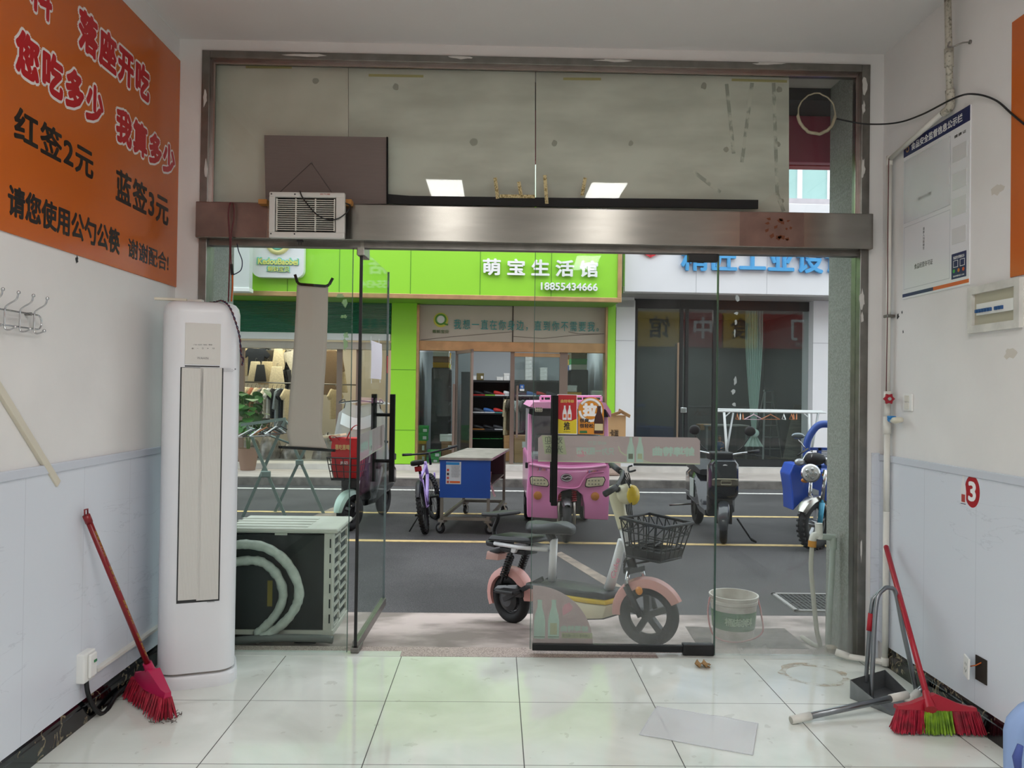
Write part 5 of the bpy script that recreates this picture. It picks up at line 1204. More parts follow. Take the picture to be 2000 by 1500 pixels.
# push and pull signs, room side (local z negative = room side of the right leaf)
MRI = MR @ RY(pi)                      # x now runs to the right of the picture, z towards the room
plI = lambda x, y: onpl(x, y, MRI)
def lay(t, M, name, pts, m, z, d=.0004): b = B(M); b.prism([(plI(x, y).x, plI(x, y).y) for x, y in pts], d, M_z(z)); return b.build(name, m, t)
def M_z(z): return T(0, 0, z)
SR = mat('sticker_bright_red', 'B3121F', .35); SY = mat('sticker_yellow', 'D8C21C', .35); SO = mat('sticker_orange', 'D68A1E', .35); GLDP = mat('gold_print_bright', 'D0B45A', .4)
t = thing('push_sticker', 'red and yellow push sticker beside the black handle, two white bottles', 'sticker', M=MRI @ T(plI(1108, 810).x, plI(1108, 810).y, .0065))
lay(t, MRI, 'red_field', [(1090, 771), (1126, 772), (1126, 823), (1090, 822)], SR, .0065); lay(t, MRI, 'yellow_field', [(1090, 818), (1101, 822), (1116, 822), (1126, 818), (1126, 847), (1090, 846.5)], SY, .0069)
lay(t, MRI, 'white_border', [(1088.7, 770), (1127.3, 771), (1127.3, 848.3), (1088.7, 847.8)], WTXT, .0062)
for x in (1102.5, 1112): 
    a, c = plI(x, 820), plI(x, 792); hb_ = c.y-a.y; b = B(MRI); b.prism([(a.x+px_, a.y+py_) for px_, py_ in bottle_poly(hb_, hb_*.29)], .0004, M_z(.0070)); b.build('bottle', MATS['sticker_white'], t)
    b = B(MRI); b.box((a.x-hb_*.08, a.y+hb_*.15, .0074), (a.x+hb_*.08, a.y+hb_*.4, .0076)); b.build('bottle_label', ORP, t)
ptext('lettering', '推', BLKT, t, MRI, 1101, 823.5, 1113, 840, z=.0074, off=.03, ext=.0004)
ptext('lettering', '曲特埠蚌', GLDP, t, MRI, 1095, 780, 1121, 787, z=.007, off=.02, ext=.0004)
ptext('fine_print', '推开美好生活', BLKT, t, MRI, 1100.5, 842, 1114, 844, z=.0074, ext=.0004)
t = thing('pull_sticker', 'orange arched pull sticker with a dark bottle on the right door', 'sticker', M=MRI @ T(plI(1154, 815).x, plI(1154, 815).y, .0065))
P = [(1129, 847.5), (1129, 806)]+[(1154-25*cos(pi*k/14), 800-24.5*sin(pi*k/14)) for k in range(15)]+[(1179, 806), (1179, 848.5)]
lay(t, MRI, 'orange_field', P, SO, .0065)
c_ = plI(1153, 801); rr_ = abs(plI(1174, 801).x-c_.x); b = B(MRI); b.tube([Vector((c_.x+rr_*cos(a), c_.y+rr_*sin(a), .0069)) for a in [rad(-140)+rad(280)*0+2*pi*k/40*.9-pi*.2 for k in range(41)]], .008, 5, flat=.05); b.build('white_ring', WTXT, t, True)
ptext('lettering', '拉', WTXT, t, MRI, 1138, 787, 1166, 814, z=.0071, off=.07, ext=.0004)
ptext('lettering', '很爽,', BLKT, t, MRI, 1132, 817, 1152, 826, z=.0071, off=.04, ext=.0004); ptext('lettering', '很轻松', BLKT, t, MRI, 1132, 827, 1159, 836, z=.0071, off=.04, ext=.0004)
a, c = plI(1169, 847), plI(1169, 793); hb_ = c.y-a.y; b = B(MRI); b.prism([(a.x+px_, a.y+py_) for px_, py_ in bottle_poly(hb_, hb_*.34)], .0006, M_z(.0077) @ T(0, 0, 0)); b.build('bottle', mat('brown_bottle_print', '3B1510', .3), t)
b = B(MRI); b.box((a.x-hb_*.15, a.y+hb_*.12, .0084), (a.x+hb_*.15, a.y+hb_*.36, .0086)); b.build('bottle_label', mat('cream_print', 'D9CB9E', .4), t)
lay(t, MRI, 'green_tag', [(1132, 841), (1146, 841), (1147, 846), (1132, 846)], mat('green_print', '2F6E3A', .4), .0069)
# white slip of paper and small red tag on the left leaf
MLI = ML @ RX(0)
c = onpl(731, 702, ML); w2 = .085; z0_, z1_ = onpl(731, 740, ML).y, onpl(731, 668, ML).y; xa, xb_ = onpl(721, 702, ML).x, onpl(742, 702, ML).x
t = thing('paper_slip', 'white paper slip taped to the open left glass leaf', 'paper', M=ML @ T(c.x, c.y, .007))
b = B(ML); b.grid(lambda u, v: Vector((xa+(xb_-xa)*u+.02*sin(3*v)*(1 if u > .5 else .6), z0_+(z1_-z0_)*v, .010+.012*sin(pi*u)*sin(pi*v))), 8, 16); b.build('paper', mat('white_paper', 'EAE6EF', .6), t, True)
for x, y in ((722, 664), (738, 668), (723, 742), (740, 741)): p = onpl(x, y, ML); b = B(ML); b.box((p.x-.012, p.y-.02, .0068), (p.x+.012, p.y+.02, .0075)); b.build('clear_tape', film('tape_film', 'E8E8E8', .5), t)
p = onpl(754, 712, ML); b = B(ML); b.box((LW-.055, p.y-.055, .0066), (LW-.012, p.y+.055, .0072))
tag(b.build('red_tag', SR), 'small red tag on the edge of the open left glass leaf', 'sticker')
# ---- small marks of wear on the front and the walls
def blob(M, r, seed, sx=1.0, sy=1.0, n=12): R = random.Random(seed); return [(r*sx*(1+.4*R.uniform(-1, 1))*cos(2*pi*i/n), r*sy*(1+.4*R.uniform(-1, 1))*sin(2*pi*i/n)) for i in range(n)]
FIL = mat('white_filler', 'D6D3CE', .8, var=.1, sc=20)
fr = bpy.data.objects['trim_4']
for i, (x, y, sx, sy, r) in enumerate(((1689, 165, .6, 2.2, .02), (1687, 210, .4, 1.6, .02), (1686, 330, .5, 3.0, .018), (1684, 585, .7, 2.6, .018), (1684, 620, .5, 1.6, .016), (1682, 1075, .3, 3.5, .014), (402, 330, .4, 2.6, .018), (400, 190, .5, 2.2, .02), (900, 112, 5, .5, .016), (1200, 118, 7, .5, .014), (600, 108, 6, .5, .016), (1500, 124, 6, .45, .014))):
    c = at(x, y, YF-.0135); M = facing((c.x, YF-.0125, c.z)); B(M).prism(blob(M, r, i, sx, sy), .0012).build('filler_smear', FIL, fr)
wl, wr_ = bpy.data.objects['wall_left'], bpy.data.objects['wall_right']
for (x, y, P, par, s) in ((150, 507, PLW, wl, 1), (1754, 618, PRW, wr_, 2), (1762, 610, PRW, wr_, 3), (1764, 648, PRW, wr_, 4)):
    p = onpl(x, y, P); M = P @ T(p.x, p.y, .0); B(M).prism(blob(M, .012 if s < 3 else .006, s, .8, 1.2), .0008).build('chipped_hole', DARKG, par)
for (x, y, s) in ((1860, 430, 1), (1948, 370, 2), (1972, 690, 3)):
    p = onpl(x, y, PRW); M = PRW @ T(p.x, p.y, .0); B(M).prism(blob(M, .03, s+20, 1.2, .8), .0004).build('faint_stain', mat('faint_wall_stain', 'D2CCC2', .8), wr_)
# old sticker remains on the panes
RES = film('sticker_residue', 'A9C79A', .55, .5); RESW = film('white_tape_residue', 'D5DADA', .5, .5)
t = thing('sticker_remains', 'pale green torn sticker remains near the edge of the left pane', 'sticker remains', at(672, 640, GY-.007))
for i, (x, y, sx, sy) in enumerate(((664, 578, 1.3, .7), (674, 592, .8, 1.2), (671, 618, 1.1, .6), (676, 655, .8, .9), (675, 672, .6, 2.0))): c = at(x, y, GY-.0072); M = facing(c); B(M).prism(blob(M, .018, 40+i, sx, sy), .0005).build('scrap', RES, t)
t = thing('tape_remains', 'whitish smeared tape remains down the right pane beside the door', 'tape remains', at(1436, 680, GY-.007))
for i, (x, y, sx, sy) in enumerate(((1440, 583, 1.0, 1.1), (1438, 612, .7, .6), (1437, 630, .4, 1.0), (1435, 650, .3, 1.4), (1436, 745, .6, 1.6), (1432, 765, .8, .9), (1434, 790, .8, .6))): c = at(x, y, GY-.0072); M = facing(c); B(M).prism(blob(M, .014, 60+i, sx, sy), .0005).build('smear', RESW, t)
# ================================================================== VEHICLES
RUB = mat('tyre_rubber', '1B1B1D', .75, var=.3, sc=30); GBLK = mat('gloss_black', '0E0F12', .22, coat=.4); SEATB = mat('seat_vinyl', '2B2D30', .45); ALU = mat('cast_alloy', '9A9C9E', .35, .9)
PINKP = mat('pale_pink_plastic', 'D9A39C', .4, var=.05, sc=6); CRMP = mat('cream_plastic', 'D9D2B4', .4); WFR = mat('white_frame_paint', 'DEDFE0', .3); YELP = mat('yellow_plastic', 'D6B51E', .4); AMB = mat('amber_reflector', 'D4851E', .25)
def wheel(t, M, R, r, rim=None, spokes=5, hub=.04, wd=None, rim_r=None, name='wheel', sw=.022, knob=0):
    """tyre + alloy rim about the local z axis of M"""
    rim = rim or BLKP; n = 36
    b = B(M); pts = [Vector(((R-r)*cos(2*pi*k/n), (R-r)*sin(2*pi*k/n), 0)) for k in range(n)]
    b.tube(pts, r, 10, True)
    if knob:
        for k in range(knob):
            a = 2*pi*k/knob
            for z in (-r*.55, r*.55): b.box((R-r*.35, -.012, z-.012), (R+.004, .012, z+.012), M=RZ(a+(0 if z < 0 else pi/knob)))
    ty = b.build('tyre', RUB, t, 50)
    ir = R-2*r+.006; b = B(M); n2 = 36
    b.tube([Vector((ir*cos(2*pi*k/n2), ir*sin(2*pi*k/n2), 0)) for k in range(n2)], .011, 8, True)
    b.lathe([(hub, -r*.9), (hub, r*.9)], 16)
    if spokes <= 8:
        for k in range(spokes):
            a = 2*pi*k/spokes+.3; b.bar((hub*.7*cos(a), hub*.7*sin(a), 0), (ir*cos(a), ir*sin(a), 0), sw, sw*1.6, up=(0, 0, 1))
    else:
        for k in range(spokes):
            a = 2*pi*k/spokes; b.bar((hub*.7*cos(a), hub*.7*sin(a), .012*(-1)**k), (ir*cos(a+.15), ir*sin(a+.15), 0), .003)
    b.build('rim', rim, t)
def coil(p, q, r, wire, turns, n=10):
    p, q = Vector(p), Vector(q); x, y, d = basis(q-p); L_ = (q-p).length
    return [p+d*(L_*i/(turns*n))+r*(x*cos(2*pi*i/n)+y*sin(2*pi*i/n)) for i in range(turns*n+1)]
def fender(b, c, R, a0, a1, wd, th=.012, n=16, wave=0):
    rings = []
    for i in range(n+1):
        a = a0+(a1-a0)*i/n; w = wd*(1-.35*abs(2*i/n-1)**3)
        ring = []
        for s, dr in ((-1, -.035), (-.75, 0), (0, .012), (.75, 0), (1, -.035)): ring.append(Vector((c[0]+(R+dr)*cos(a), c[1]+(R+dr)*sin(a), s*w/2)))
        rings.append(ring+[Vector((p.x-th*cos(a), p.y-th*sin(a), p.z)) for p in reversed(ring)])
    return b.loft(rings)

# ---- white and pink electric bicycle right outside the door (side plane: x forward, y up, z towards the room)
pf, pr = apron(1266, 1262), apron(1002, 1217)
ME = frame(pr, pf-pr, (0, 0, 1)); WB = (pf-pr).length
def K(x, y, z=0.0): m = ME @ T(0, 0, z); p = onpl(920+x/3.658, 880+y/3.658, m); return Vector((p.x, p.y, z))
t = thing('electric_bicycle', 'white, cream and pink electric bicycle with a black front basket outside the glass door', 'electric bicycle', M=ME @ RX(-pi/2))
hf, hr_ = K(1266, 1172), K(287, 1052); Rf, Rr = hf.y, hr_.y
MW_ = ME @ T(hf) @ RY(rad(22))
wheel(t, MW_, Rf, .034, BLKP, 5, .035, sw=.034); wheel(t, ME @ T(hr_), Rr, .036, BLKP, 12, .085)
b = B(ME); b.lathe([(.05, -.05), (.085, -.03), (.085, .03), (.05, .05)], 24, T(hr_)); b.build('hub_motor', mat('motor_grey', '4B4D50', .4, .6), t)
b = B(MW_); fender(b, (0, 0), Rf+.026, rad(22), rad(180), .10); b.build('front_mudguard', PINKP, t, 40)
b = B(ME); fender(b, hr_, Rr+.04, rad(0), rad(196), .11); b.build('rear_mudguard', PINKP, t, 40)
for s in (-1, 1):
    b = B(ME); a = K(1180, 950); c = K(1168, 850); b.tube([hf+Vector((.0, 0, s*.07)), Vector((a.x, a.y, s*.095))], .019, 10); b.build('fork_leg', BLKP, t, True)
    b = B(ME); b.tube([Vector((a.x, a.y, s*.09)), Vector((c.x, c.y, s*.06))], .013, 10); b.build('fork_tube', CHROME, t, True)
    b = B(ME); p = K(1205, 1000, s*.11); b.lathe([(.022, 0), (.024, .008), (.012, .014)], 16, T(p) @ (RY(pi) if s < 0 else T(0))); b.build('amber_reflector', AMB, t)
b = B(ME); c = K(1165, 850); e = K(1140, 775); b.bar(Vector((c.x, c.y, -.07)), Vector((c.x, c.y, .07)), .05, .03); b.tube([c, e], .03, 12); b.build('fork_crown', BLKP, t, 40)
HT0, HT1, HT2 = K(1140, 780), K(1088, 555), K(1035, 300)
b = B(ME); b.tube([HT0, HT1], .026, 14); b.build('head_tube', WFR, t, True)
b = B(ME); pp = [HT1+Vector((.004, 0, 0)), HT1.lerp(HT2, .4), HT1.lerp(HT2, .8), K(1050, 250)]; b.tube(smooth_path(pp, 4), [.034, .034, .035, .036, .037, .039, .041, .044, .047, .050, .053, .055, .03][:13], 14); b.build('steering_cover', CRMP, t, True)
b = B(ME); b.sph(K(1115, 310), (.072, .062, .055), 18); b.build('lamp_housing', CRMP, t, True)
b = B(ME); b.sph(K(1158, 318), (.030, .060, .050), 16); b.build('lamp_rim', YELP, t, True)
p = K(1043, 280, .058); b = B(ME); b.lathe([(.016, -.02), (.016, .004), (.009, .006)], 16, T(p)); b.build('key_lock', BLKP, t)
b = B(ME); b.tube([K(1080, 640), K(1035, 820), K(985, 990)], [.026, .03, .032], 14); b.build('down_tube', WFR, t, True)
text('lettering', 'Cuke', mat('pink_script', 'E0889C', .5), t, ME @ T(K(1030, 840, .033)) @ RZ(math.atan2(*(K(1080, 640)-K(985, 990)).yx)), w=.13, h=.035, ext=.0006)
def slab(name, pts, hwid, m, bev=.012, z0=None):
    b = B(ME); P = [K(x, y) for x, y in pts]; b.prism([(p.x, p.y) for p in P], 2*hwid, T(0, 0, -hwid), bev); return b.build(name, m, t, 30)
slab('deck_cover', [(470, 925), (600, 938), (900, 985), (950, 985), (1030, 1000), (1040, 1050), (900, 1035), (650, 1000), (460, 965)], .105, SEATB)
slab('yellow_stripe', [(652, 998), (900, 1035), (1040, 1052), (1045, 1085), (900, 1070), (655, 1028)], .108, YELP, .008)
slab('battery_belly', [(655, 1030), (900, 1072), (1042, 1088), (1015, 1180), (880, 1185), (770, 1145)], .10, CRMP)
slab('belly_base', [(770, 1140), (880, 1180), (1015, 1175), (1008, 1190), (880, 1194), (790, 1160)], .08, BLKP, .005)
b = B(ME); b.tube([K(592, 630), K(578, 930)], .026, 14); b.build('seat_tube', WFR, t, True)
b = B(ME); A = K(435, 560); C_ = K(732, 580); mid = K(600, 560); hgt = abs(K(600, 480).y-K(600, 590).y)
ring = []
for u in [i/12 for i in range(13)]:
    x = A.x+(C_.x-A.x)*u; w = .115*(1-.55*u**1.6)*(.55+.45*min(1, u*6)) if u < .98 else .03; topy = A.y+hgt*.72-(.018*sin(pi*min(1, u*1.4)))-(.045*max(0, (u-.6)/.4)**2) ; bot = A.y-hgt*.35
    ring.append([Vector((x, y_, z_)) for z_, y_ in ((-w, bot+.02), (-w*1.02, bot+.05), (-w*.8, topy-.004), (0, topy-.012), (w*.8, topy-.004), (w*1.02, bot+.05), (w, bot+.02), (0, bot))])
b.loft(ring); b.build('saddle', SEATB, t, 60, sub=1)
b = B(ME); b.tube([K(560, 590), K(590, 640)], .03, 10); b.build('saddle_clamp', BLKP, t)
for s in (-1, 1):
    b = B(ME); p = [K(235, 652), K(400, 680), K(570, 705)]; b.tube([Vector((q.x, q.y, s*(.085 if i < 2 else .03))) for i, q in enumerate(p)], .014, 10); b.build('rear_rack_rail', WFR, t, True)
    b = B(ME); p, q = K(350, 715), K(272, 935); z_ = s*.075; p.z = q.z = z_; b.tube([p, q], .010, 8); b.tube(coil(p.lerp(q, .08), p.lerp(q, .8), .024, .005, 9), .0055, 5); b.build('shock_absorber', BLKP, t, True)
    b = B(ME); p, q = K(560, 905), hr_.copy(); p.z = s*.06; q.z = s*.07; b.bar(p, q, .03, .012, up=(0, 0, 1)); b.build('swing_arm', BLKP, t)
slab('rear_cushion', [(190, 615), (215, 590), (480, 612), (500, 625), (505, 655), (250, 640), (190, 632)], .095, SEATB, .014)
slab('rack_end', [(172, 632), (240, 645), (240, 682), (180, 668)], .095, BLKP, .008)
slab('under_rack_box', [(245, 682), (430, 705), (430, 742), (260, 715)], .06, BLKP, .006)
slab('rack_bracket', [(350, 682), (388, 688), (372, 722), (345, 718)], .082, WFR, .003)
slab('tail_lamp', [(165, 705), (245, 690), (250, 715), (195, 738), (162, 730)], .045, BLKP, .005)
slab('tail_reflector', [(152, 712), (235, 735), (228, 778), (142, 770)], .05, mat('pink_clear_plastic', 'CFA79C', .25, alpha=.75), .003)
b = B(ME); b.tube(smooth_path([K(172, 625), K(165, 560), K(188, 500), K(195, 465)], 4), .016, 8); b.build('backrest_stalk', BLKP, t, True)
b = B(ME); p = K(215, 447); b.box((p.x-.09, p.y-.015, -.11), (p.x+.09, p.y+.012, .11), .012); b.build('backrest_pad', BLKP, t)
slab('chain_case', [(195, 985), (230, 950), (370, 945), (410, 985), (410, 1048), (330, 1040), (250, 1015), (200, 1000)], .06, GBLK, .015)
b = B(ME); p = K(270, 1005, .10); b.box((p.x-.09, p.y-.012, .06), (p.x+.09, p.y+.012, .15), .008); b.build('pedal_peg', BLKP, t)
# handlebar
HB = K(1083, 160)
b = B(ME); b.tube(smooth_path([K(1078, 345), K(1090, 270), K(1085, 200), HB], 4), .017, 10); b.build('handlebar_stem', BLKP, t, True)
gn0, gn1 = K(1035, 262, .22), K(955, 312, .30); gf0, gf1 = K(1068, 150, -.16), K(1000, 96, -.26)
b = B(ME); b.tube(smooth_path([gn0, K(1075, 190, .1), HB, K(1085, 150, -.08), gf0], 5), .011, 8); b.build('handlebar', BLKP, t, True)
for p, q in ((gn0, gn1), (gf0, gf1)): b = B(ME); b.tube([p, q], .0185, 12); b.build('grip', BLKP, t, True)
b = B(ME); b.tube(smooth_path([HB+Vector((.02, .01, -.1)), K(1130, 150, -.1), K(1125, 118, -.12), K(1150, 108, -.12)], 4), .006, 6); b.build('brake_lever', BLKP, t, True)
for k in range(4):
    b = B(ME); z_ = -.03+.02*k; b.tube(smooth_path([HB+Vector((.02, 0, z_)), K(1140, 250+10*k, z_), K(1110+12*k, 400, z_), K(1135+6*k, 520, z_), K(1125, 700, z_), K(1090, 800+20*k, z_)], 5), .0038, 5); b.build('brake_cable', BLKP, t, True)
# basket
b = B(ME); tz, bz = .135, .10
TL, TR_, BL, BR = K(1172, 465), K(1486, 535), K(1190, 735), K(1425, 780)
def rim_(z, p, q, r, pull=0): return [Vector((p.x, p.y, -z)), Vector((q.x, q.y, -z)), Vector((q.x, q.y, z)), Vector((p.x, p.y, z))]
tr = rim_(tz, TL, TR_, 0); br_ = rim_(bz, BL, BR, 0)
def ringpts(c4, n=8): return [c4[i].lerp(c4[(i+1) % 4], k/n) for i in range(4) for k in range(n)]
b.tube(ringpts(tr, 2), .010, 8, True); b.tube(ringpts(br_, 2), .008, 8, True)
for f in (.33, .66): b.tube([a.lerp(c, f) for a, c in zip(ringpts(tr, 2), ringpts(br_, 2))], .0042, 6, True)
A_, Bq = ringpts(tr, 5), ringpts(br_, 5)
for a, c in zip(A_, Bq): b.tube([a, c], .0042, 6)
for i in range(0, 20, 1): b.tube([A_[i], A_[(i+1) % 20].lerp(Bq[(i+1) % 20], .33)], .0035, 5)
b.build('basket', BLKP, t)
b = B(ME); lo = [p-Vector((0, .0, 0)) for p in br_]; hi = [p.lerp(q, .28) for p, q in zip(br_, tr)]; b.loft([lo, [p+Vector((0, .012, 0)) for p in lo]]); 
b.loft([[l+(l-c0)*0 for l in lo] for c0 in (Vector(),)]+[hi], cap=False) if False else None
b.build('basket_tray', BLKP, t)
b = B(ME); b.loft([lo, [p.lerp(q, .25) for p, q in zip(br_, tr)]], cap=False); b.build('basket_skirt', BLKP, t, solid=.004)
b = B(ME); b.tube([K(1185, 805), K(1270, 790)], .006, 6); b.tube([K(1165, 830), K(1185, 805)], .006, 6); b.build('basket_stay', BLKP, t, True)
b = B(ME); R = random.Random(3); q = K(1300, 700); b.tube(smooth_path([q+Vector((R.uniform(-.09, .09), R.uniform(-.0, .04), R.uniform(-.08, .08))) for k in range(12)], 4), .006, 6)
tag(b.build('cable_coil', BLKP, smooth=True), 'loose black cable lying in the electric bicycle basket', 'cable')
b = B(ME); p = K(560, 1010, -.10); b.tube([p, Vector((p.x-.12, .0, -.16))], .011, 8); b.build('kickstand', STEELD, t, True)

# ---- pink cargo trike, seen from the front (plane of its nose)
TY = 8.55
MT_ = frame(at(1110, 1050, TY), (1, 0, 0), (0, 0, 1)); MT_[2][3] = STZ
def P5(x, y, z=0.0): m = MT_ @ T(0, 0, z); p = onpl(1000+x/4.4125, 740+y/4.4125, m); return Vector((p.x, p.y, z))
PINK = mat('pink_trike_paint', 'E38BC0', .3, var=.06, sc=4, coat=.3); PINKD = mat('pink_trike_trim', 'E9A3CC', .35); DGL = mat('dark_trim', '18191B', .5)
t = thing('cargo_trike', 'pink enclosed cargo tricycle parked head-on across the street', 'tricycle', M=MT_ @ RX(-pi/2))
def ring5(pts, z): return [P5(x, y, 0)+Vector((0, 0, z)) for x, y in pts]
xl, xr = P5(128, 900).x, P5(838, 900).x; yb, yw, yt = P5(400, 1195).y, P5(400, 722).y, P5(400, 205).y
# front shell with wheel arch
arch = [(395, 1205), (388, 1080), (398, 1000), (430, 965), (500, 950), (560, 960), (605, 1000), (622, 1080), (625, 1205)]
outer = [(150, 722), (300, 742), (500, 750), (680, 742), (800, 730), (838, 725), (836, 1000), (828, 1215)]
poly = outer+arch[::-1]+[(132, 1190), (128, 1000)]
b = B(MT_); b.prism([(P5(x, y).x, P5(x, y).y) for x, y in poly], .16, T(0, 0, -.14), .012); b.build('front_shell', PINK, t, 30)
b = B(MT_); b.tube(smooth_path([P5(150, 735, .02), P5(300, 762, .05), P5(500, 772, .06), P5(680, 764, .05), P5(810, 745, .02)], 4), .016, 8); b.build('windscreen_lip', PINKD, t, True)
b = B(MT_); b.tube(smooth_path([P5(330, 840, .02), P5(370, 900, .025), P5(400, 935, .025), P5(560, 940, .025), P5(610, 880, .025), P5(660, 820, .02), P5(790, 800, .02)], 4), .010, 6); b.build('nose_crease', PINK, t, True)
b = B(MT_); b.box((xl+.02, yb+.1, -2.0), (xr-.02, yb+.62, -.14), .03); b.build('cargo_body', PINK, t)
b = B(MT_); b.box((xl+.05, yw-.02, -1.9), (xl+.08, yt-.1, -.6)); b.box((xr-.08, yw-.02, -1.9), (xr-.05, yt-.1, -.6)); b.box((xl+.05, yw-.02, -1.95), (xr-.05, yt-.1, -1.9)); b.build('side_panels', mat('trike_side_film', 'B9B6BA', .3, alpha=.55), t)
for x0, x1, nm in ((155, 148, 'l'), (806, 818, 'r')):
    b = B(MT_); b.bar(P5(x0, 300, -.10), P5(x1, 725, .0), .045, .06, bev=.01); b.build('windscreen_pillar', PINKD, t)
b = B(MT_); b.loft([[P5(x, y, 0)+Vector((0, 0, z)) for x, y in ((150, 240), (185, 200), (500, 196), (800, 205), (850, 280), (845, 330), (800, 260), (190, 250))] for z in (.06, -.3, -2.0)]); b.build('roof', PINKD, t, 30)
b = B(MT_); b.prism([(P5(x, y).x, P5(x, y).y) for x, y in ((150, 258), (800, 262), (830, 330), (800, 330), (190, 318), (145, 300))], .05, T(0, 0, -.04)); b.build('sun_visor', DGL, t)
b = B(MT_); a, c = P5(160, 715), P5(805, 300); b.box((a.x, a.y, -.06), (c.x, c.y, -.052)); b.build('windscreen', SHG, t)
b = B(MT_); p, q = P5(200, 620, -.75), P5(770, 480, -.75); b.box((p.x, p.y-.2, -.95), (q.x, q.y, -.7), .04); b.build('driver_seat', mat('seat_grey', '6B6B6E', .6), t)
b = B(MT_); p, q = P5(170, 720, -.3), P5(790, 640, -.3); b.box((p.x, p.y-.1, -.5), (q.x, q.y, -.15), .03); b.build('dashboard', mat('dash_grey', 'A4A3A6', .5), t)
for k, (x, y) in enumerate(((230, 262), (735, 270))):
    b = B(MT_); p = P5(x, y, .03); b.box((p.x-.04, p.y-.03, .01), (p.x+.04, p.y+.03, .06), .012); o = b.build('roof_lamp', mat('lamp_cream', 'CFCBB2', .3), t)
    for i in range(6): b = B(MT_); b.lathe([(.010, 0), (.008, .004)], 10, T(p.x-.024+.024*(i % 3), p.y-.013+.026*(i//3), .06)); b.build('lamp_led', mat('led_grey', '8C8A78', .3), o)
for pts, nm in (([(158, 855), (170, 842), (262, 846), (300, 870), (312, 905), (300, 922), (215, 915), (165, 905)], 0), ([(632, 905), (645, 862), (690, 850), (785, 846), (795, 870), (775, 915), (660, 928), (634, 922)], 1)):
    cx_ = sum(x for x, y in pts)/8; cy_ = sum(y for x, y in pts)/8
    b = B(MT_); b.prism([(P5(cx_+(x-cx_)*1.09, cy_+(y-cy_)*1.15).x, P5(cx_+(x-cx_)*1.09, cy_+(y-cy_)*1.15).y) for x, y in pts], .02, T(0, 0, .012), .004); b.build('headlamp_surround', DGL, t)
    b = B(MT_); b.prism([(P5(x, y).x, P5(x, y).y) for x, y in pts], .02, T(0, 0, .026), .006); o = b.build('headlamp', mat('headlamp_cream', 'C9C3A6', .2), t)
    for i in range(8):
        q = P5(cx_-42+28*(i % 4), cy_-16+30*(i//4)); b = B(MT_); b.lathe([(.010, 0), (.006, .004)], 10, T(q.x, q.y, .046)); b.build('lamp_led', MATS['led_grey'], o)
for x, y in ((221, 1003), (714, 1010)): b = B(MT_); p = P5(x, y); b.lathe([(.046, .02), (.044, .034), (.02, .04)], 24, T(p.x, p.y, 0)); b.build('round_indicator', mat('amber_dull', 'B9752A', .3), t)
b = B(MT_); p = P5(468, 850); b.lathe([(.062, .018), (.058, .028)], 28, T(p.x, p.y, 0) @ Matrix.Diagonal((1.05, .75, 1, 1))); b.build('badge_base', mat('badge_dark', '5B4A55', .4), t)
b = B(MT_); b.tube([Vector((p.x+.055*cos(a), p.y+.036*sin(a), .03)) for a in [2*pi*i/24 for i in range(24)]], .006, 6, True); b.tube(smooth_path([(p.x-.05, p.y+.008, .03), (p.x-.015, p.y-.006, .032), (p.x+.015, p.y+.010, .032), (p.x+.05, p.y-.004, .03)], 4), .008, 6); b.build('badge', CHROME, t, True)
for x0, x1, y0, y1 in ((215, 305, 765, 788), (640, 745, 786, 810)):
    w_ = (x1-x0)/6
    for i, ch in enumerate('Joyous'):
        a, c = P5(x0+w_*i, y1), P5(x0+w_*(i+.85), y0); text('letter', ch, mat('sticker_'+'rbgyop'[i], ['C8303A', '2F6BC0', '3A9A4A', 'D8B020', 'D07020', '8A4AA8'][i], .4), t, MT_ @ T((a.x+c.x)/2, (a.y+c.y)/2, .021), w=abs(c.x-a.x), h=abs(c.y-a.y), ext=.001)
b = B(MT_)
for y in (150, 190): b.tube([P5(245, y, -.3), P5(770, y, -.3)], .012, 6)
b.tube([P5(245, 150, -.3), P5(245, 195, -.3)], .012, 6); b.tube([P5(770, 150, -.3), P5(770, 195, -.3)], .012, 6)
for x in range(275, 770, 55): b.tube([P5(x, 150, -.3), P5(x+4, 195, -.3)], .007, 5)
b.build('roof_rack', PINKD, t)
b = B(MT_); c = P5(470, 1080); b.box((P5(396, 1).x, yb+.02, -.35), (P5(620, 1).x, P5(1, 960).y, -.13)); b.build('wheel_well', DGL, t)
wx = P5(470, 1100).x; WR = .23
Mw = MT_ @ T(wx, WR, -.05) @ RY(pi/2); wheel(t, Mw, WR, .05, ALU, 6, .05)
b = B(MT_ @ T(wx, WR, -.05) @ RY(-pi/2)); fender(b, (0, 0), WR+.02, rad(52), rad(120), .11); b.build('silver_mudguard', ALU, t, 40)
for s in (-1, 1):
    b = B(MT_); x_ = wx+s*.085; b.tube([(x_, WR-.02, .0), (x_, P5(1, 1040).y, -.02)], .018, 10); b.build('fork_leg', mat('fork_silver', 'B5B2AA', .35, .8), t, True)
    b = B(MT_); b.tube(coil((x_, P5(1, 1050).y, -.02), (x_, P5(1, 960).y, -.03), .024, .006, 5), .007, 6); b.build('red_spring', mat('spring_red', '9A2634', .4), t, True)
for s in (-1, 1):
    wheel(t, MT_ @ T(s*.36+(xl+xr)/2, .24, -1.6) @ RY(pi/2), .24, .055, ALU, 6, .05)
for x in (126, 842): b = B(MT_); p = P5(x, 745, -.02); b.box((p.x-.015, p.y-.03, -.06), (p.x+.015, p.y+.03, 0), .006); b.build('door_hinge', DGL, t)
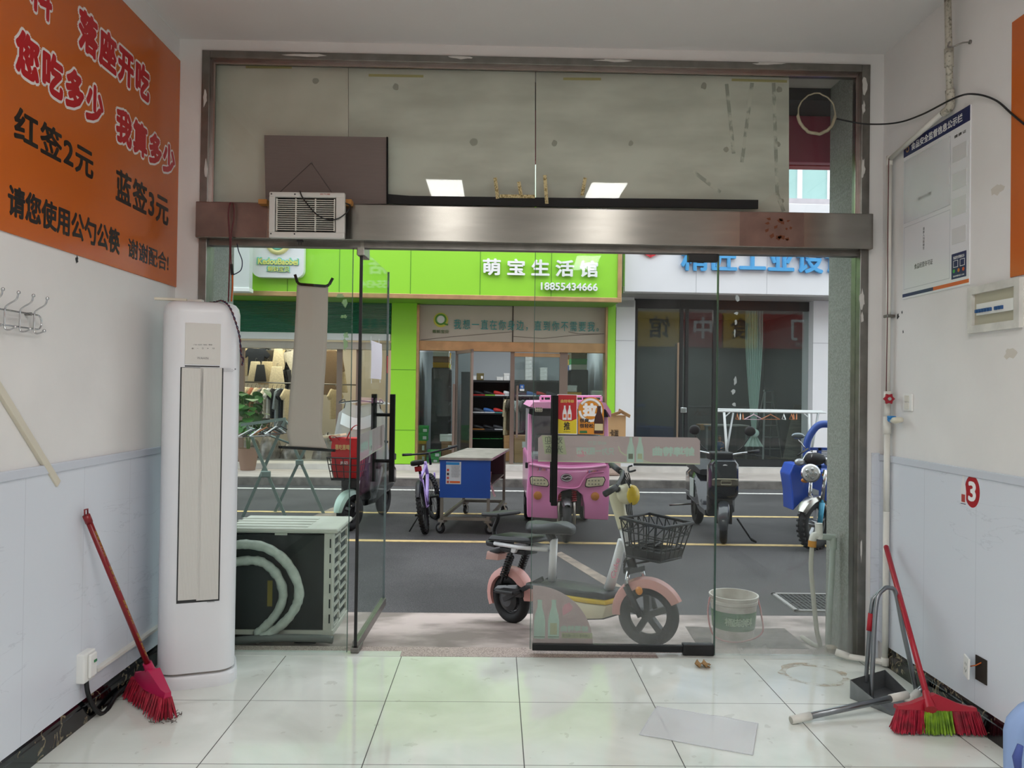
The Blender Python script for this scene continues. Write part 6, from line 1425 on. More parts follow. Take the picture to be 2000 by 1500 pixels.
# ---- scooters (local axes: x forward, y left, z up)
MIR = mat('mirror_glass', '8D9399', .08, .9)
def heading(pa, pb): d = pb-pa; return math.atan2(d.y, d.x)
def loft_x(secs, m, name, t, M, sub=0, sm=40):
    """rounded body through sections (x, z0, z1, halfwidth)"""
    b = B(M); rings = []
    for x, z0, z1, w in secs:
        c = (z0+z1)/2; h = (z1-z0)/2
        rings.append([Vector((x, w*max(-1, min(1, 1.25*cos(a))), c+h*max(-1, min(1, 1.25*sin(a))))) for a in [2*pi*k/20 for k in range(20)]])
    b.loft(rings); return b.build(name, m, t, sm, sub=sub)
def mirror_(t, M, y, z, x=.92, s=1):
    b = B(M); b.tube(smooth_path([(x, y*.55, z-.20), (x-.02, y*.75, z-.15), (x-.03, y, z-.03)], 4), .006, 6); o = b.build('mirror_stem', BLKP, t, True)
    b = B(M @ T(x-.03, y, z+.02)); b.sph((0, 0, 0), (.018, .062, .055), 14); b.build('mirror', BLKP, t, True)
pf, pr = gr(1413, 1061, STZ), gr(1362, 1023, STZ)
a_ = heading(pr, pf); MSB = T(pr) @ RZ(a_) ; wb = (pf-pr).length; FX = wb
t = thing('scooter', 'black electric scooter with two mirrors parked behind the right door glass', 'scooter', M=MSB)
R_ = .215; wheel(t, MSB @ T(0, 0, R_) @ RX(pi/2), R_, .045, BLKP, 5, .07); 
steer = rad(-16); MFk = MSB @ T(FX, 0, 0) @ RZ(steer)
wheel(t, MFk @ T(0, 0, R_) @ RX(pi/2), R_, .042, mat('grey_alloy', '85878A', .4, .8), 6, .05)
b = B(MFk @ T(0, 0, R_) @ RX(pi/2)); fender(b, (0, 0), R_+.025, rad(-8), rad(125), .13); b.build('front_mudguard', mat('grey_gloss', '3A3D42', .2, coat=.5), t, 40)
for s in (-1, 1): b = B(MFk); b.tube([(0, s*.07, R_), (-.10, s*.07, .56)], .018, 8); b.build('fork_leg', BLKP, t, True)
SH = mat('scooter_black_paint', '1C1E26', .2, coat=.6)
loft_x([(FX-.16, .50, .80, .13), (FX-.10, .46, .90, .165), (FX-.03, .47, .92, .165), (FX+.02, .52, .90, .15), (FX+.045, .60, .82, .12)], SH, 'front_shield', t, MSB)
loft_x([(FX-.22, .26, .52, .14), (FX-.12, .30, .55, .15), (FX-.02, .40, .58, .10)], GBLK, 'lower_shield', t, MSB)
loft_x([(FX+.015, .62, .72, .135), (FX+.045, .625, .715, .145), (FX+.062, .64, .70, .12)], mat('smoked_lamp', '5C574C', .1), 'headlamp', t, MSB)
b = B(MSB); x_ = FX+.064; b.tube([(x_, -.13, .71), (x_, .13, .71)], .006, 6); b.tube([(x_, -.05, .65), (x_, .06, .65), (x_, .06, .69), (x_, -.05, .69)], .004, 6, True); b.build('lamp_trim', mat('lamp_trim_pale', 'B9B59A', .3), t)
b = B(MSB); b.prism([(0, -.03), (.025, -.01), (.025, .02), (0, .028), (-.025, .02), (-.025, -.01)], .006, T(FX+.028, 0, .84) @ RY(pi/2) @ RZ(pi/2)); b.build('badge', WTXT, t)
b = B(MSB); b.prism([(0, -.014), (.012, .0), (.008, .012), (-.008, .012), (-.012, 0)], .003, T(FX+.034, 0, .842) @ RY(pi/2) @ RZ(pi/2)); b.build('badge_mark', DGL, t)
b = B(MSB @ T(FX-.12, 0, 0) @ RZ(steer)); b.tube(smooth_path([(-.1, -.36, 1.0), (-.04, -.2, .98), (0, 0, .95), (-.04, .2, .98), (-.1, .36, 1.0)], 5), .013, 8); b.tube([(0, 0, .95), (.03, 0, .7)], .025, 8); b.build('handlebar', CHROME, t, True)
for s in (-1, 1):
    b = B(MSB @ T(FX-.12, 0, 0) @ RZ(steer)); b.tube([(-.07, s*.27, .99), (-.12, s*.40, 1.01)], .019, 10); b.build('grip', BLKP, t, True)
    b = B(MSB @ T(FX-.12, 0, 0) @ RZ(steer)); b.tube([(-.02, s*.22, .985), (-.02, s*.34, .97), (-.05, s*.42, .955)], .006, 6); b.build('brake_lever', BLKP, t, True)
    mirror_(t, MSB @ T(FX-.12, 0, 0) @ RZ(steer), s*.30, 1.21, .0)
b = B(MSB); b.box((FX-.30, -.13, .90), (FX-.09, .13, .99), .02); b.build('instrument_hood', DGL, t)
loft_x([(-.16, .36, .60, .12), (.0, .34, .70, .15), (.30, .32, .72, .16), (.55, .30, .60, .15), (.72, .26, .34, .14), (1.0, .25, .33, .14)], SH, 'body', t, MSB)
loft_x([(-.18, .70, .80, .11), (.05, .70, .83, .14), (.35, .69, .80, .14), (.55, .67, .74, .10)], SEATB, 'seat', t, MSB)
b = B(MSB); b.box((.3, -.166, .40), (.5, -.160, .62), .001); b.build('white_side_stripe', mat('pale_stripe', 'C9DCD4', .4), t)
b = B(MSB); b.box((-.20, -.10, .28), (-.15, .10, .55), .01); b.build('rear_mudflap', BLKP, t)
b = B(MSB); b.tube([(.35, -.14, .30), (.35, -.42, .28)], .012, 6); b.build('foot_peg', STEELD, t, True)
b = B(MFk); b.tube([(-.2, .14, .25), (-.18, .30, .02), (-.10, .34, .02), (-.10, .28, .06)], .012, 6); b.build('kickstand', BLKP, t, True)
# ---- scooter on the left with a rain hood and a red shopping bag in its basket
pf = gr(683, 1037, STZ); ML_ = T(pf.x+.0, pf.y, STZ) @ RZ(rad(-100))
t = thing('scooter', 'mint and black electric scooter with clear rain hood behind the left pane', 'scooter', M=ML_)
MFk = ML_ @ RZ(rad(-18)); R_ = .22
wheel(t, MFk @ T(0, 0, R_) @ RX(pi/2), R_, .048, BLKP, 6, .06); wheel(t, ML_ @ T(-1.22, 0, R_) @ RX(pi/2), R_, .048, BLKP, 6, .06)
b = B(MFk @ T(0, 0, R_) @ RX(pi/2)); fender(b, (0, 0), R_+.03, rad(5), rad(120), .13); b.build('mint_mudguard', mat('mint_paint', 'B9D6CA', .3), t, 40)
for s in (-1, 1): b = B(MFk); b.tube([(0, s*.07, R_), (-.10, s*.06, .66)], .016, 8); b.build('fork_leg', CHROME if s > 0 else BLKP, t, True)
loft_x([(-.28, .30, .70, .15), (-.16, .36, .92, .17), (-.08, .44, .95, .14)], GBLK, 'leg_shield', t, ML_)
loft_x([(-1.38, .40, .62, .12), (-1.1, .34, .74, .16), (-.75, .30, .70, .15), (-.5, .26, .33, .14), (-.25, .26, .33, .13)], GBLK, 'body', t, ML_)
loft_x([(-1.4, .70, .80, .11), (-1.1, .72, .84, .14), (-.7, .68, .76, .12)], SEATB, 'seat', t, ML_)
b = B(ML_); b.tube(smooth_path([(-.26, -.36, 1.02), (-.2, -.2, 1.04), (-.17, 0, 1.02), (-.2, .2, 1.04), (-.26, .36, 1.02)], 5), .014, 8); b.build('handlebar', BLKP, t, True)
# basket
b = B(ML_); lo_, hi_ = [Vector(v) for v in ((-.06, -.15, .60), (.20, -.15, .60), (.20, .15, .60), (-.06, .15, .60))], [Vector(v) for v in ((-.08, -.19, .86), (.25, -.19, .86), (.25, .19, .86), (-.08, .19, .86))]
b.loft([lo_, [p+Vector((0, 0, .025)) for p in lo_]])
for f in (.4, .7, 1): b.tube([p.lerp(q, f) for p, q in zip(ringpts(lo_, 3), ringpts(hi_, 3))], .005 if f < 1 else .009, 6, True)
for p, q in zip(ringpts(lo_, 4), ringpts(hi_, 4)): b.tube([p, q], .005, 6)
b.build('basket', BLKP, t)
# rain hood of clear film over a bent hoop
RH = film('rain_hood_film', 'DADDDE', .55, .4); 
def hood(u, v):
    a = rad(-70+140*u); z = .78+.68*v; r = (.36-.10*v)*(1 if v < .9 else .8); return Vector((-.42+r*cos(a)*.9+.06*sin(6*u+4*v)*.2, r*sin(a)*1.1, z+.02*sin(9*u)))
b = B(ML_); b.grid(hood, 20, 12); b.grid(lambda u, v: Vector((-.75+.5*u, -.26+.52*v, 1.46+.04*sin(pi*v))), 8, 8); b.build('rain_hood', RH, t, True)
b = B(ML_); b.tube(smooth_path([hood(0, 0), hood(0, 1), (-.3, -.27, 1.47), (-.24, 0, 1.5), (-.3, .27, 1.47), hood(1, 1), hood(1, 0)], 4), .007, 6); b.tube([hood(.5, 1), hood(.7, .5), hood(.75, 0)], .005, 5); b.build('hood_binding', DGL, t, True)
b = B(ML_); b.grid(lambda u, v: hood(.2+.6*u, .62+.2*v)+Vector((.012, 0, -.02*sin(pi*u))), 10, 4); b.build('white_hood_band', mat('hood_white', 'E6ECEE', .4), t, True)
# red bag
BAGR = mat('red_bag', 'C41E22', .5, var=.12, sc=10)
b = B(ML_); b.loft([[Vector((.08+w*cx_, w2*cy_, z)) for cx_, cy_ in ((-1, -1), (-.2, -1.08), (1, -1), (1.06, 0), (1, 1), (-.2, 1.05), (-1, 1), (-1.04, 0))] for z, w, w2 in ((.63, .10, .13), (.75, .12, .15), (.95, .13, .16), (1.08, .12, .15))]); 
t2 = thing('shopping_bag', 'red shopping bag with flyers in the basket of the left scooter', 'bag', ML_ @ Vector((.08, 0, .63)))
b.build('bag', BAGR, t2, 50)
for s in (-1, 1): b = B(ML_); b.tube(smooth_path([(.21, s*.04-.02, 1.06), (.24, s*.10, 1.15+.05*s), (.23, s*.17, 1.16+.06*s), (.2, s*.15, 1.05)], 5), .012, 6, flat=.3); b.build('handle', BAGR, t2, True)
text('lettering', '惠吃惠喝', mat('gold_bag_print', 'D8B878', .5), t2, frame(ML_ @ Vector((.222, -.02, .98)), ML_.to_3x3() @ Vector((0, 1, 0)), (0, 0, 1)), w=.17, h=.06, off=.02, ext=.001)
text('lettering', 'JIUZI', WTXT, t2, frame(ML_ @ Vector((.216, .0, .80)), ML_.to_3x3() @ Vector((0, 1, 0)), (0, 0, 1)), w=.09, h=.04, off=.02, ext=.001)
b = B(ML_); b.box((.0, -.12, 1.10), (.2, .1, 1.125), .002, M=RX(rad(8))); tag(b.build('flyers', mat('cream_paper', 'EAD9B8', .7)), 'cream flyers sticking out of the red shopping bag', 'paper')
# ---- lilac bicycle
pr, pf = gr(832, 1041, STZ), gr(856, 1004, STZ)
d_ = (pf-pr); pf = pr+d_.normalized()*1.0; MBk = T(pr) @ RZ(heading(pr, pf)) @ RX(rad(-9)); R_ = .29
LIL = mat('lilac_paint', 'B79BE0', .3, coat=.3)
t = thing('bicycle', 'lilac bicycle with black wheels on its kickstand beside the blue cart', 'bicycle', M=MBk)
wheel(t, MBk @ T(0, 0, R_) @ RX(pi/2), R_, .027, BLKP, 20, .02, knob=40); Mst = MBk @ T(1.0, 0, 0) @ RZ(rad(24)); wheel(t, Mst @ T(0, 0, R_) @ RX(pi/2), R_, .027, BLKP, 20, .02, knob=40)
bb, st_, ht0, ht1 = Vector((.40, 0, .26)), Vector((.22, 0, .66)), Vector((.86, 0, .58)), Vector((.82, 0, .72))
for p, q, r_ in ((bb, st_, .017), (bb, ht0, .022), (st_-Vector((0, 0, .04)), ht1-Vector((0, 0, .02)), .019), (ht0-Vector((-.02, 0, .03)), ht1+Vector((-.01, 0, .03)), .022)): b = B(MBk); b.tube([p, q], r_, 10); b.build('frame_tube', LIL, t, True)
for s in (-1, 1):
    b = B(MBk); b.tube([(0, s*.05, R_), bb+Vector((0, s*.03, 0))], .009, 6); b.tube([(0, s*.05, R_), st_+Vector((.02, s*.02, -.08))], .009, 6); b.build('rear_stay', LIL, t, True)
    b = B(Mst); b.tube([(0, s*.05, R_), (-.09, s*.05, R_+.30)], .012, 8); b.build('fork_leg', LIL, t, True)
    b = B(MBk); b.bar(bb+Vector((0, s*.06, 0)), bb+Vector((s*.12, s*.07, -.11*s)), .02, .01); p = bb+Vector((s*.12, s*.12, -.11*s)); b.box(p-Vector((.045, .05, .012)), p+Vector((.045, .05, .012)), .004); b.build('pedal', BLKP, t)
b = B(MBk); b.tube([st_, st_+Vector((-.03, 0, .1))], .014, 8); b.build('seat_post', BLKP, t, True)
loft_x([(.06, .77, .83, .075), (.12, .77, .835, .085), (.20, .77, .83, .05), (.34, .77, .815, .02)], BLKP, 'saddle', t, MBk, 1)
b = B(MBk); b.box((.10, -.04, .70), (.13, .04, .76), .006); b.build('red_reflector', mat('reflector_red', 'B01420', .3), t)
b = B(Mst @ T(0, 0, 0)); b.tube(smooth_path([(-.22, -.34, .88), (-.17, -.15, .86), (-.15, 0, .85), (-.17, .15, .86), (-.22, .34, .88)], 5), .012, 8); b.tube([(-.15, 0, .85), (-.14, 0, .70)], .016, 8); b.build('handlebar', BLKP, t, True)
for s in (-1, 1): b = B(Mst); b.tube([(-.18, s*.24, .87), (-.22, s*.36, .885)], .017, 10); b.build('grip', BLKP, t, True)
b = B(MBk @ T(0, 0, R_) @ RX(pi/2)); fender(b, (0, 0), R_+.02, rad(70), rad(150), .06); b.build('rear_mudguard', DGL, t, 40)
b = B(MBk); b.tube([(.12, .05, .22), (.06, .24, -.02)], .009, 6); b.build('kickstand', BLKP, t, True)
b = B(MBk); b.lathe([(.075, -.004), (.075, .004)], 20, T(bb+Vector((0, -.045, 0))) @ RX(pi/2)); b.build('chainring', DGL, t)
# ---- blue food cart
p0, p1 = gr(866, 1039, STZ), gr(945, 1042, STZ)
f0, f1 = at(860, 893, 9.05), at(958, 896, 9.05); dirx = Vector((cos(rad(-3)), sin(rad(-3)), 0)); CW = (f1-f0).length
MC = frame((f0.x, f0.y, STZ), dirx, (0, 0, 1)) ; CD = 1.55; CH = f0.z-STZ
t = thing('food_cart', 'steel food cart on castors with a blue panel and a metal top', 'cart', M=MC @ RX(-pi/2))
CST = mat('cart_steel', '9A948C', .35, .85, var=.15, sc=8)
Msk = MC
def cv(x, y, z): return Vector((x-.12*z/CD*-1, y, -z))   # z = depth away from the street
def cbar(p, q, w, m='leg', mt=CST, h=None): b = B(MC); b.bar(cv(*p), cv(*q), w, h or w, up=(0, 1, 0)); return b.build(m, mt, t)
b = B(MC); tp = [cv(-.01, CH, -.02), cv(CW+.02, CH, -.02), cv(CW+.04, CH, CD), cv(.05, CH, CD)]; b.loft([tp, [p-Vector((0, .028, 0)) for p in tp]]); b.build('table_top', mat('cart_top', 'B5AEA8', .5, .5, var=.3, sc=7), t)
for x in (.02, CW-.02):
    for z in (.02, CD-.05): cbar((x, .155, z), (x, CH-.02, z), .035)
for z in (.02, CD-.05): cbar((.02, .175, z), (CW-.02, .175, z), .035, 'lower_rail')
for x in (.02, CW-.02): cbar((x, .175, .02), (x, .175, CD-.05), .035, 'lower_rail')
pz = [at(860, 972, 9.03).z, at(860, 896, 9.03).z]
CBL = mat('blue_panel', '1B4FA8', .35, var=.12, sc=3)
b = B(MC); b.box((-.002, pz[0]-STZ, .004), (CW+.004, CH-.022, .010)); b.build('blue_front_panel', CBL, t)
b = B(MC); a = cv(CW-.04, CH*.62, .05); b.loft([[cv(.03, CH*.60, z), cv(CW-.02, CH*.60, z), cv(CW-.02, CH*.62, z), cv(.03, CH*.62, z)] for z in (.03, CD-.06)]); b.build('shelf', CST, t)
b = B(MC); b.loft([[cv(.01, y, .05), cv(.012, y, CD-.06), cv(.022, y, CD-.06), cv(.02, y, .05)] for y in (CH*.55, CH-.03)]); b.build('side_panel', CBL, t)
b = B(MC); b.loft([[cv(.02, y, CD-.09), cv(CW-.02, y, CD-.09), cv(CW-.02, y, CD-.08), cv(.02, y, CD-.08)] for y in (CH*.55, CH-.03)]); b.build('back_panel', mat('cart_brown', '5E4A46', .6), t)
# notice on the cart
u0, v0, u1, v1 = [q for p in (onpl(871, 945, MC), onpl(901, 902, MC)) for q in (p.x, p.y)]
o = B(MC); o.box((u0, v0, .011), (u1, v1, .0125)); o = o.build('notice', mat('notice_white', 'CBD1D6', .4), t)
b = B(MC); b.box((u0, v1-.035, .0126), (u1-.02, v1-.005, .0134)); b.build('blue_header', mat('notice_blue2', '2F8ACB', .4), o)
b = B(MC); b.box((u0+.045, v0+.012, .0126), (u1-.01, v0+.035, .0134)); b.build('orange_footer', ORP, o)
for k, cc in enumerate(('B04A3A', 'C0524A', '3A2A2C', 'C8483A')): b = B(MC); b.box((u0+.01, v0+.01+.045*k, .0126), (u0+.035, v0+.038+.045*k, .0134)); b.build('icon', mat('icon_'+cc, cc, .5), o)
for k in range(9): text('fine_print', '安全生产经营告知牌注意事项'[:12-(k % 3)], GRT, o, MC @ T((u0+u1)/2+.02, v1-.05-.015*k, .0126), w=(u1-u0)*(.6-.06*(k % 3)), h=.008, ext=.0006)
def caster(x, z, yaw):
    c = cv(x, 0, z); M = MC @ T(c) @ RY(yaw)
    o = B(M); o.lathe([(.052, -.016), (.06, -.012), (.06, .012), (.052, .016)], 20, T(.03, .06, 0)); o = o.build('castor', RUB, t, 40)
    b = B(M); b.lathe([(.034, -.02), (.034, .02)], 16, T(.03, .06, 0)); b.build('castor_hub', ALU, o)
    b = B(M); b.bar((.03, .06, .024), (-.005, .135, .024), .022, .004, up=(0, 0, 1)); b.bar((.03, .06, -.024), (-.005, .135, -.024), .022, .004, up=(0, 0, 1)); b.box((-.04, .132, -.035), (.04, .158, .035)); b.build('castor_fork', CST, o)
for x, z, a in ((.03, .03, 2.6), (CW-.03, .03, .3), (.04, CD-.06, 1.2), (CW-.03, CD-.06, .9)): caster(x, z, a)
# things on the cart's shelf
p = MC @ cv(CW-.09, CH*.62, .45); Mq = T(p)
t = thing('drink_cup', 'half-full clear plastic drink cup on the cart shelf', 'cup', M=Mq)
b = B(Mq); b.lathe([(.034, 0), (.045, .13)], 20); b.build('cup', film('cup_clear', 'D8D2CC', .35), t, 40)
b = B(Mq); b.lathe([(.033, .004), (.037, .05)], 20); b.build('drink', mat('milk_tea', '8A6A44', .3), t, 40)
b = B(Mq); b.tube([(.01, 0, .1), (.02, .01, .2)], .005, 6); b.build('straw', WTXT, t)
b = B(); R = random.Random(12); p = MC @ cv(CW-.10, CH*.62+.008, .12)
b.grid(lambda u, v: p+Vector((-.06+.20*u+.012*sin(9*v), -.02+.30*v, .05*abs(sin(7*u+3*v))*(1-.3*u)-(.16*max(0, u-.62)/.38 if u > .62 else 0))), 16, 14)
tag(b.build('striped_cloth', mat('striped_cloth', 'C9B2AC', .85, var=.35, sc=40), smooth=True), 'crumpled striped cloth hanging off the cart shelf', 'cloth')
# ---- blue cargo motor-trike at the right, partly hidden by the pillar
pf = gr(1588, 1073, STZ); BY = pf.y
MB2 = frame((pf.x, BY, STZ), (1, 0, 0), (0, 0, 1))
def P7(x, y, z=0.0): m = MB2 @ T(0, 0, z); p = onpl(1500+x/4.6875, 760+y/4.6875, m); return Vector((p.x, p.y, z))
BLU = mat('blue_trike_paint', '2456C8', .3, coat=.3); BLUD = mat('blue_cargo_paint', '2A4FA0', .4)
t = thing('cargo_trike', 'blue cargo motor tricycle with a round headlamp, half hidden by the granite pillar', 'tricycle', M=MB2 @ RX(-pi/2))
WR = .27; wheel(t, MB2 @ T(.02, WR, 0) @ RY(rad(34)), WR, .055, ALU, 5, .05, knob=30)
b = B(MB2 @ T(.02, WR, 0) @ RY(rad(34))); fender(b, (0, 0), WR+.03, rad(70), rad(150), .13); b.build('silver_mudguard', mat('chrome_dull', 'B9B6B0', .25, .9), t, 40)
for (x0, y0), (x1, y1), z, cc in (((390, 850), (375, 1035), -.05, 0), ((525, 740), (495, 1040), .06, 1)):
    b = B(MB2); b.tube([P7(x0, y0, z), P7(x1, y1, z)], .021, 10); b.build('fork_tube', CHROME, t, True)
b = B(MB2); b.tube([P7(495, 1040, .06), P7(470, 1270, .06)], [.030, .024], 12); b.build('sky_blue_fork_leg', mat('sky_blue', '4FB4DE', .3), t, True)
b = B(MB2); b.tube([P7(370, 1180, -.06), P7(350, 1250, -.06)], [.026, .022], 12); b.build('sky_blue_fork_leg', MATS['sky_blue'], t, True)
c = P7(390, 770, .10); Mh = MB2 @ T(c) @ RY(rad(-14))
b = B(Mh); b.lathe([(.05, -.12), (.085, -.05), (.098, 0), (.098, .012)], 28); b.build('headlamp_shell', CHROME, t, True)
b = B(Mh); b.lathe([(.088, .004), (.08, .02), (.0, .028)], 28); o = b.build('headlamp_lens', mat('lens_pale', 'D5D6D2', .1), t, True)
for k in range(6): a = 2*pi*k/5; r_ = 0 if k == 5 else .045; b = B(Mh); b.lathe([(.020, .022), (.012, .034)], 12, T(r_*cos(a), r_*sin(a), 0)); b.build('lamp_reflector', CHROME, o)
for x, y in ((340, 835), (530, 785)): b = B(MB2); b.sph(P7(x, y, .05), (.045, .028, .03), 12); b.build('indicator', AMB, t, True)
b = B(MB2); b.prism([(P7(x, y).x, P7(x, y).y) for x, y in ((275, 695), (345, 690), (420, 760), (560, 760), (560, 1100), (470, 1060), (350, 1040), (268, 1130), (262, 960), (235, 790))], .3, T(0, 0, -.42), .012); b.build('leg_guard', BLU, t)
b = B(MB2); b.prism([(P7(x, y, -.1).x, P7(x, y, -.1).y) for x, y in ((400, 905), (470, 930), (468, 1005), (410, 960))], .004, T(0, 0, -.118)); b.build('white_decal', mat('decal_white', 'C9D2DC', .4), t)
b = B(MB2); b.sph(P7(430, 640, .0), (.115, .07, .08), 16); b.build('black_tank_bag', mat('black_fabric', '17181B', .7), t, True)
text('lettering', 'F', WTXT, t, MB2 @ T(P7(402, 612, .07)), h=.03, ext=.001)
b = B(MB2); b.tube(smooth_path([P7(300, 690, -.02), P7(360, 590, -.05), P7(400, 590, -.08), P7(470, 640, -.05), P7(540, 640, .02), P7(600, 660, .05)], 4), .013, 8); b.build('handlebar', CHROME, t, True)
b = B(MB2); b.tube([P7(365, 545, -.05), P7(270, 608, .05)], .01, 8); b.build('clutch_lever', BLKP, t, True)
b = B(MB2); p = P7(290, 668, .0); b.sph(p, (.06, .04, .04), 12); b.build('hand_guard', mat('guard_silver', 'B5B8BC', .3, .6), t, True)
b = B(MB2); p = P7(560, 668, .04); b.box(p-Vector((.05, .035, .03)), p+Vector((.05, .035, .03)), .015); b.build('brake_reservoir', ALU, t)
b = B(MB2); b.tube([P7(345, 555, -.05), P7(280, 460, -.05)], .008, 8); b.build('mirror_stem', CHROME, t, True)
b = B(MB2); b.sph(P7(275, 428, -.05), (.075, .035, .03), 14, ); b.build('mirror', mat('mirror_grey', '6F7A80', .15, .6), t, True)
b = B(MB2); b.tube(smooth_path([P7(545, 1110, .05), P7(520, 1060, .06), P7(480, 1060, .05)], 3), .01, 6); b.build('copper_pipe', mat('copper_tone', 'B89A86', .3, .8), t, True)
# cargo bed behind
zb_ = -.75
b = B(MB2); b.tube(smooth_path([P7(352, 640, zb_), P7(360, 480, zb_), P7(420, 370, zb_), P7(480, 325, zb_), P7(560, 322, zb_)], 5)+[P7(1000, 330, zb_)], .042, 10); b.build('roll_hoop', BLUD, t, True)
b = B(MB2); p, q = P7(345, 700, zb_), P7(1000, 530, zb_); b.box((p.x, P7(1, 555, zb_).y, zb_-.05), (q.x, P7(1, 530, zb_).y, zb_)); b.box((P7(465, 1, zb_).x, P7(1, 900, zb_).y, zb_-.04), (P7(495, 1, zb_).x, P7(1, 530, zb_).y, zb_)); b.box((p.x, P7(1, 720, zb_).y, zb_-.05), (q.x, P7(1, 690, zb_).y, zb_)); b.build('cargo_front_frame', BLUD, t)
b = B(MB2)
for k in range(6): y = P7(1, 560+16*k, zb_).y; b.box((P7(500, 1, zb_).x, y-.012, zb_-.03), (P7(900, 1, zb_).x, y+.002, zb_-.01))
b.build('cargo_mesh', mat('mesh_grey', '8D949E', .4, .5), t)
MBd = MB2 @ T(p.x, 0, zb_) @ RY(rad(-24)); b = B(MBd); b.box((.03, .42, -1.5), (1.1, .75, -.05)); b.build('cargo_bed', BLUD, t)
for x_ in (.22, .95): wheel(t, MBd @ T(x_, .28, -.9) @ RY(pi/2), .28, .06, ALU, 6, .05)
b = B(MBd); b.box((.4, .25, -1.2), (.65, .5, .4)); b.build('chassis', DGL, t)
# ================================================================== OUTSIDE OUR DOOR
AY0 = 4.50; ax1 = at(650, 1100, AY0).x; azt = at(560, 1031, AY0).z
ACO = mat('condenser_white', 'CFCDC4', .5, var=.12, sc=7); COIL = mat('dark_coil', '15191A', .6)
t = thing('condenser_unit', 'white air conditioner outdoor unit outside the left pane, its dark coil towards the room', 'outdoor unit', (ax1-.3, AY0+.2, -.03))
x0 = -1.52; d0 = AY0+.42
b = B(); b.box((x0, AY0-.02, azt-.028), (ax1+.03, d0+.02, azt), .012)
for k in range(4): b.box((x0, AY0+.03+.09*k, azt-.002), (ax1-.15, AY0+.06+.09*k, azt+.004), .002)
b.build('top_cover', ACO, t)
b = B(); b.box((x0+.01, AY0+.004, .03), (ax1-.045, AY0+.02, azt-.04)); b.build('coil', COIL, t)
b = B(); b.box((ax1-.05, AY0-.004, .02), (ax1, AY0+.03, azt-.026), .003); b.build('corner_post', ACO, t)
for k in range(6): b = B(); z = .07+.085*k; b.box((ax1-.018, AY0-.006, z), (ax1-.010, AY0-.003, z+.05)); b.build('slot', COIL, t)
b = B(); b.box((x0, AY0+.02, .02), (ax1-.01, d0, azt-.03)); b.build('casing', mat('condenser_inside', '3A3E3E', .7), t)
b = B()
for y in (AY0+.03, AY0+.2, d0): b.box((ax1-.012, y-.012, .03), (ax1+.002, y+.012, azt-.03))
for k in range(10): z = .04+.056*k; b.box((ax1-.012, AY0+.03, z-.006), (ax1+.002, d0, z+.006))
b.build('side_grille', ACO, t)
b = B(); b.box((x0, AY0-.01, .005), (ax1+.01, d0, .03)); b.build('base_tray', ACO, t)
for x in (x0+.12, ax1-.15): B().box((x-.06, AY0, -.045), (x+.06, d0, .006)).build('foot', BLKP, t)
b = B(); p = at(527, 1160, AY0); b.box((p.x-.014, AY0-.001, p.z-.07), (p.x+.014, AY0+.003, p.z+.075)); b.build('warning_label', mat('dull_yellow', '7A6A22', .6), t)
b = B(); p = at(549, 1041, AY0); b.box((p.x-.035, AY0-.002, p.z-.012), (p.x+.035, AY0+.003, p.z+.012)); b.build('clip', ACO, t)
INS = mat('wrapped_pipe', 'C6CCC4', .7, var=.2, sc=30); hy = AY0-.06
for k, P in enumerate(([(452, 1066), (480, 1063), (520, 1070), (556, 1095), (580, 1135), (583, 1170), (565, 1205), (530, 1236), (500, 1250)], [(452, 1099), (480, 1095), (512, 1098), (540, 1122), (553, 1158), (545, 1190), (524, 1218), (500, 1240)])):
    pts = smooth_path([at(x, y, hy+.03*k) for x, y in P], 6); R = random.Random(k)
    b = B(); b.tube(pts, [.026+R.uniform(-.003, .003) for _ in pts], 10); b.build('insulated_pipe', INS, t, True)
b = B(); b.tube(smooth_path([at(455, 1252, hy), at(540, 1246, hy-.02), at(620, 1247, hy), at(650, 1250, hy)], 5), .022, 8)
tag(b.build('corrugated_hose', mat('grey_hose', '6F7270', .6), smooth=True), 'grey corrugated hose on the ground along the outdoor unit', 'hose')
# bucket
c = apron(1432, 1252); rb = 46/F*c.y; ztop = at(1432, 1160, c.y).z; hb_ = ztop-c.z
MBu = T(c)
t = thing('bucket', 'white plastic bucket with a green printed band outside the right pane', 'bucket', M=MBu)
b = B(MBu); b.lathe([(rb*.80, 0), (rb*.86, hb_*.3), (rb*.95, hb_*.82), (rb*1.0, hb_*.84), (rb*1.0, hb_*.9), (rb*.98, hb_*.91), (rb*1.03, hb_*.97), (rb*1.03, hb_), (rb*.97, hb_), (rb*.9, hb_*.8), (rb*.78, .01), (0, .01)], 40, cap=False); b.build('pail', mat('dirty_white_bucket', 'D9D6CE', .5, col2='B0A79B', sc=8, det=8), t, 40)
b = B(MBu); b.lathe([(rb*.882, hb_*.32), (rb*.945, hb_*.70)], 40, cap=False); b.build('green_band', mat('green_print', '2F6E3A', .5), t, True)
for i, ch in enumerate('桶装涂料'):
    a = rad(-118+17*i); p = Vector((rb*.925*cos(a), rb*.925*sin(a), hb_*.52)); text('lettering', ch, mat('pale_green_text', 'A9C8A4', .5), t, MBu @ frame(p, (-sin(a), cos(a), 0), (cos(a)*.12, sin(a)*.12, 1)), h=hb_*.17, off=.02, ext=.004)
b = B(MBu); b.tube(smooth_path([(-rb*1.02, 0, hb_*.93), (-rb*1.15, -.03, hb_*.6), (-rb*.98, -.09, hb_*.2), (-.02, -rb*1.0, hb_*.13), (rb*.98, -.09, hb_*.25), (rb*1.12, -.03, hb_*.6), (rb*1.02, 0, hb_*.93)], 6), .005, 6); b.build('handle', mat('pink_handle', 'C98A8C', .5), t, True)
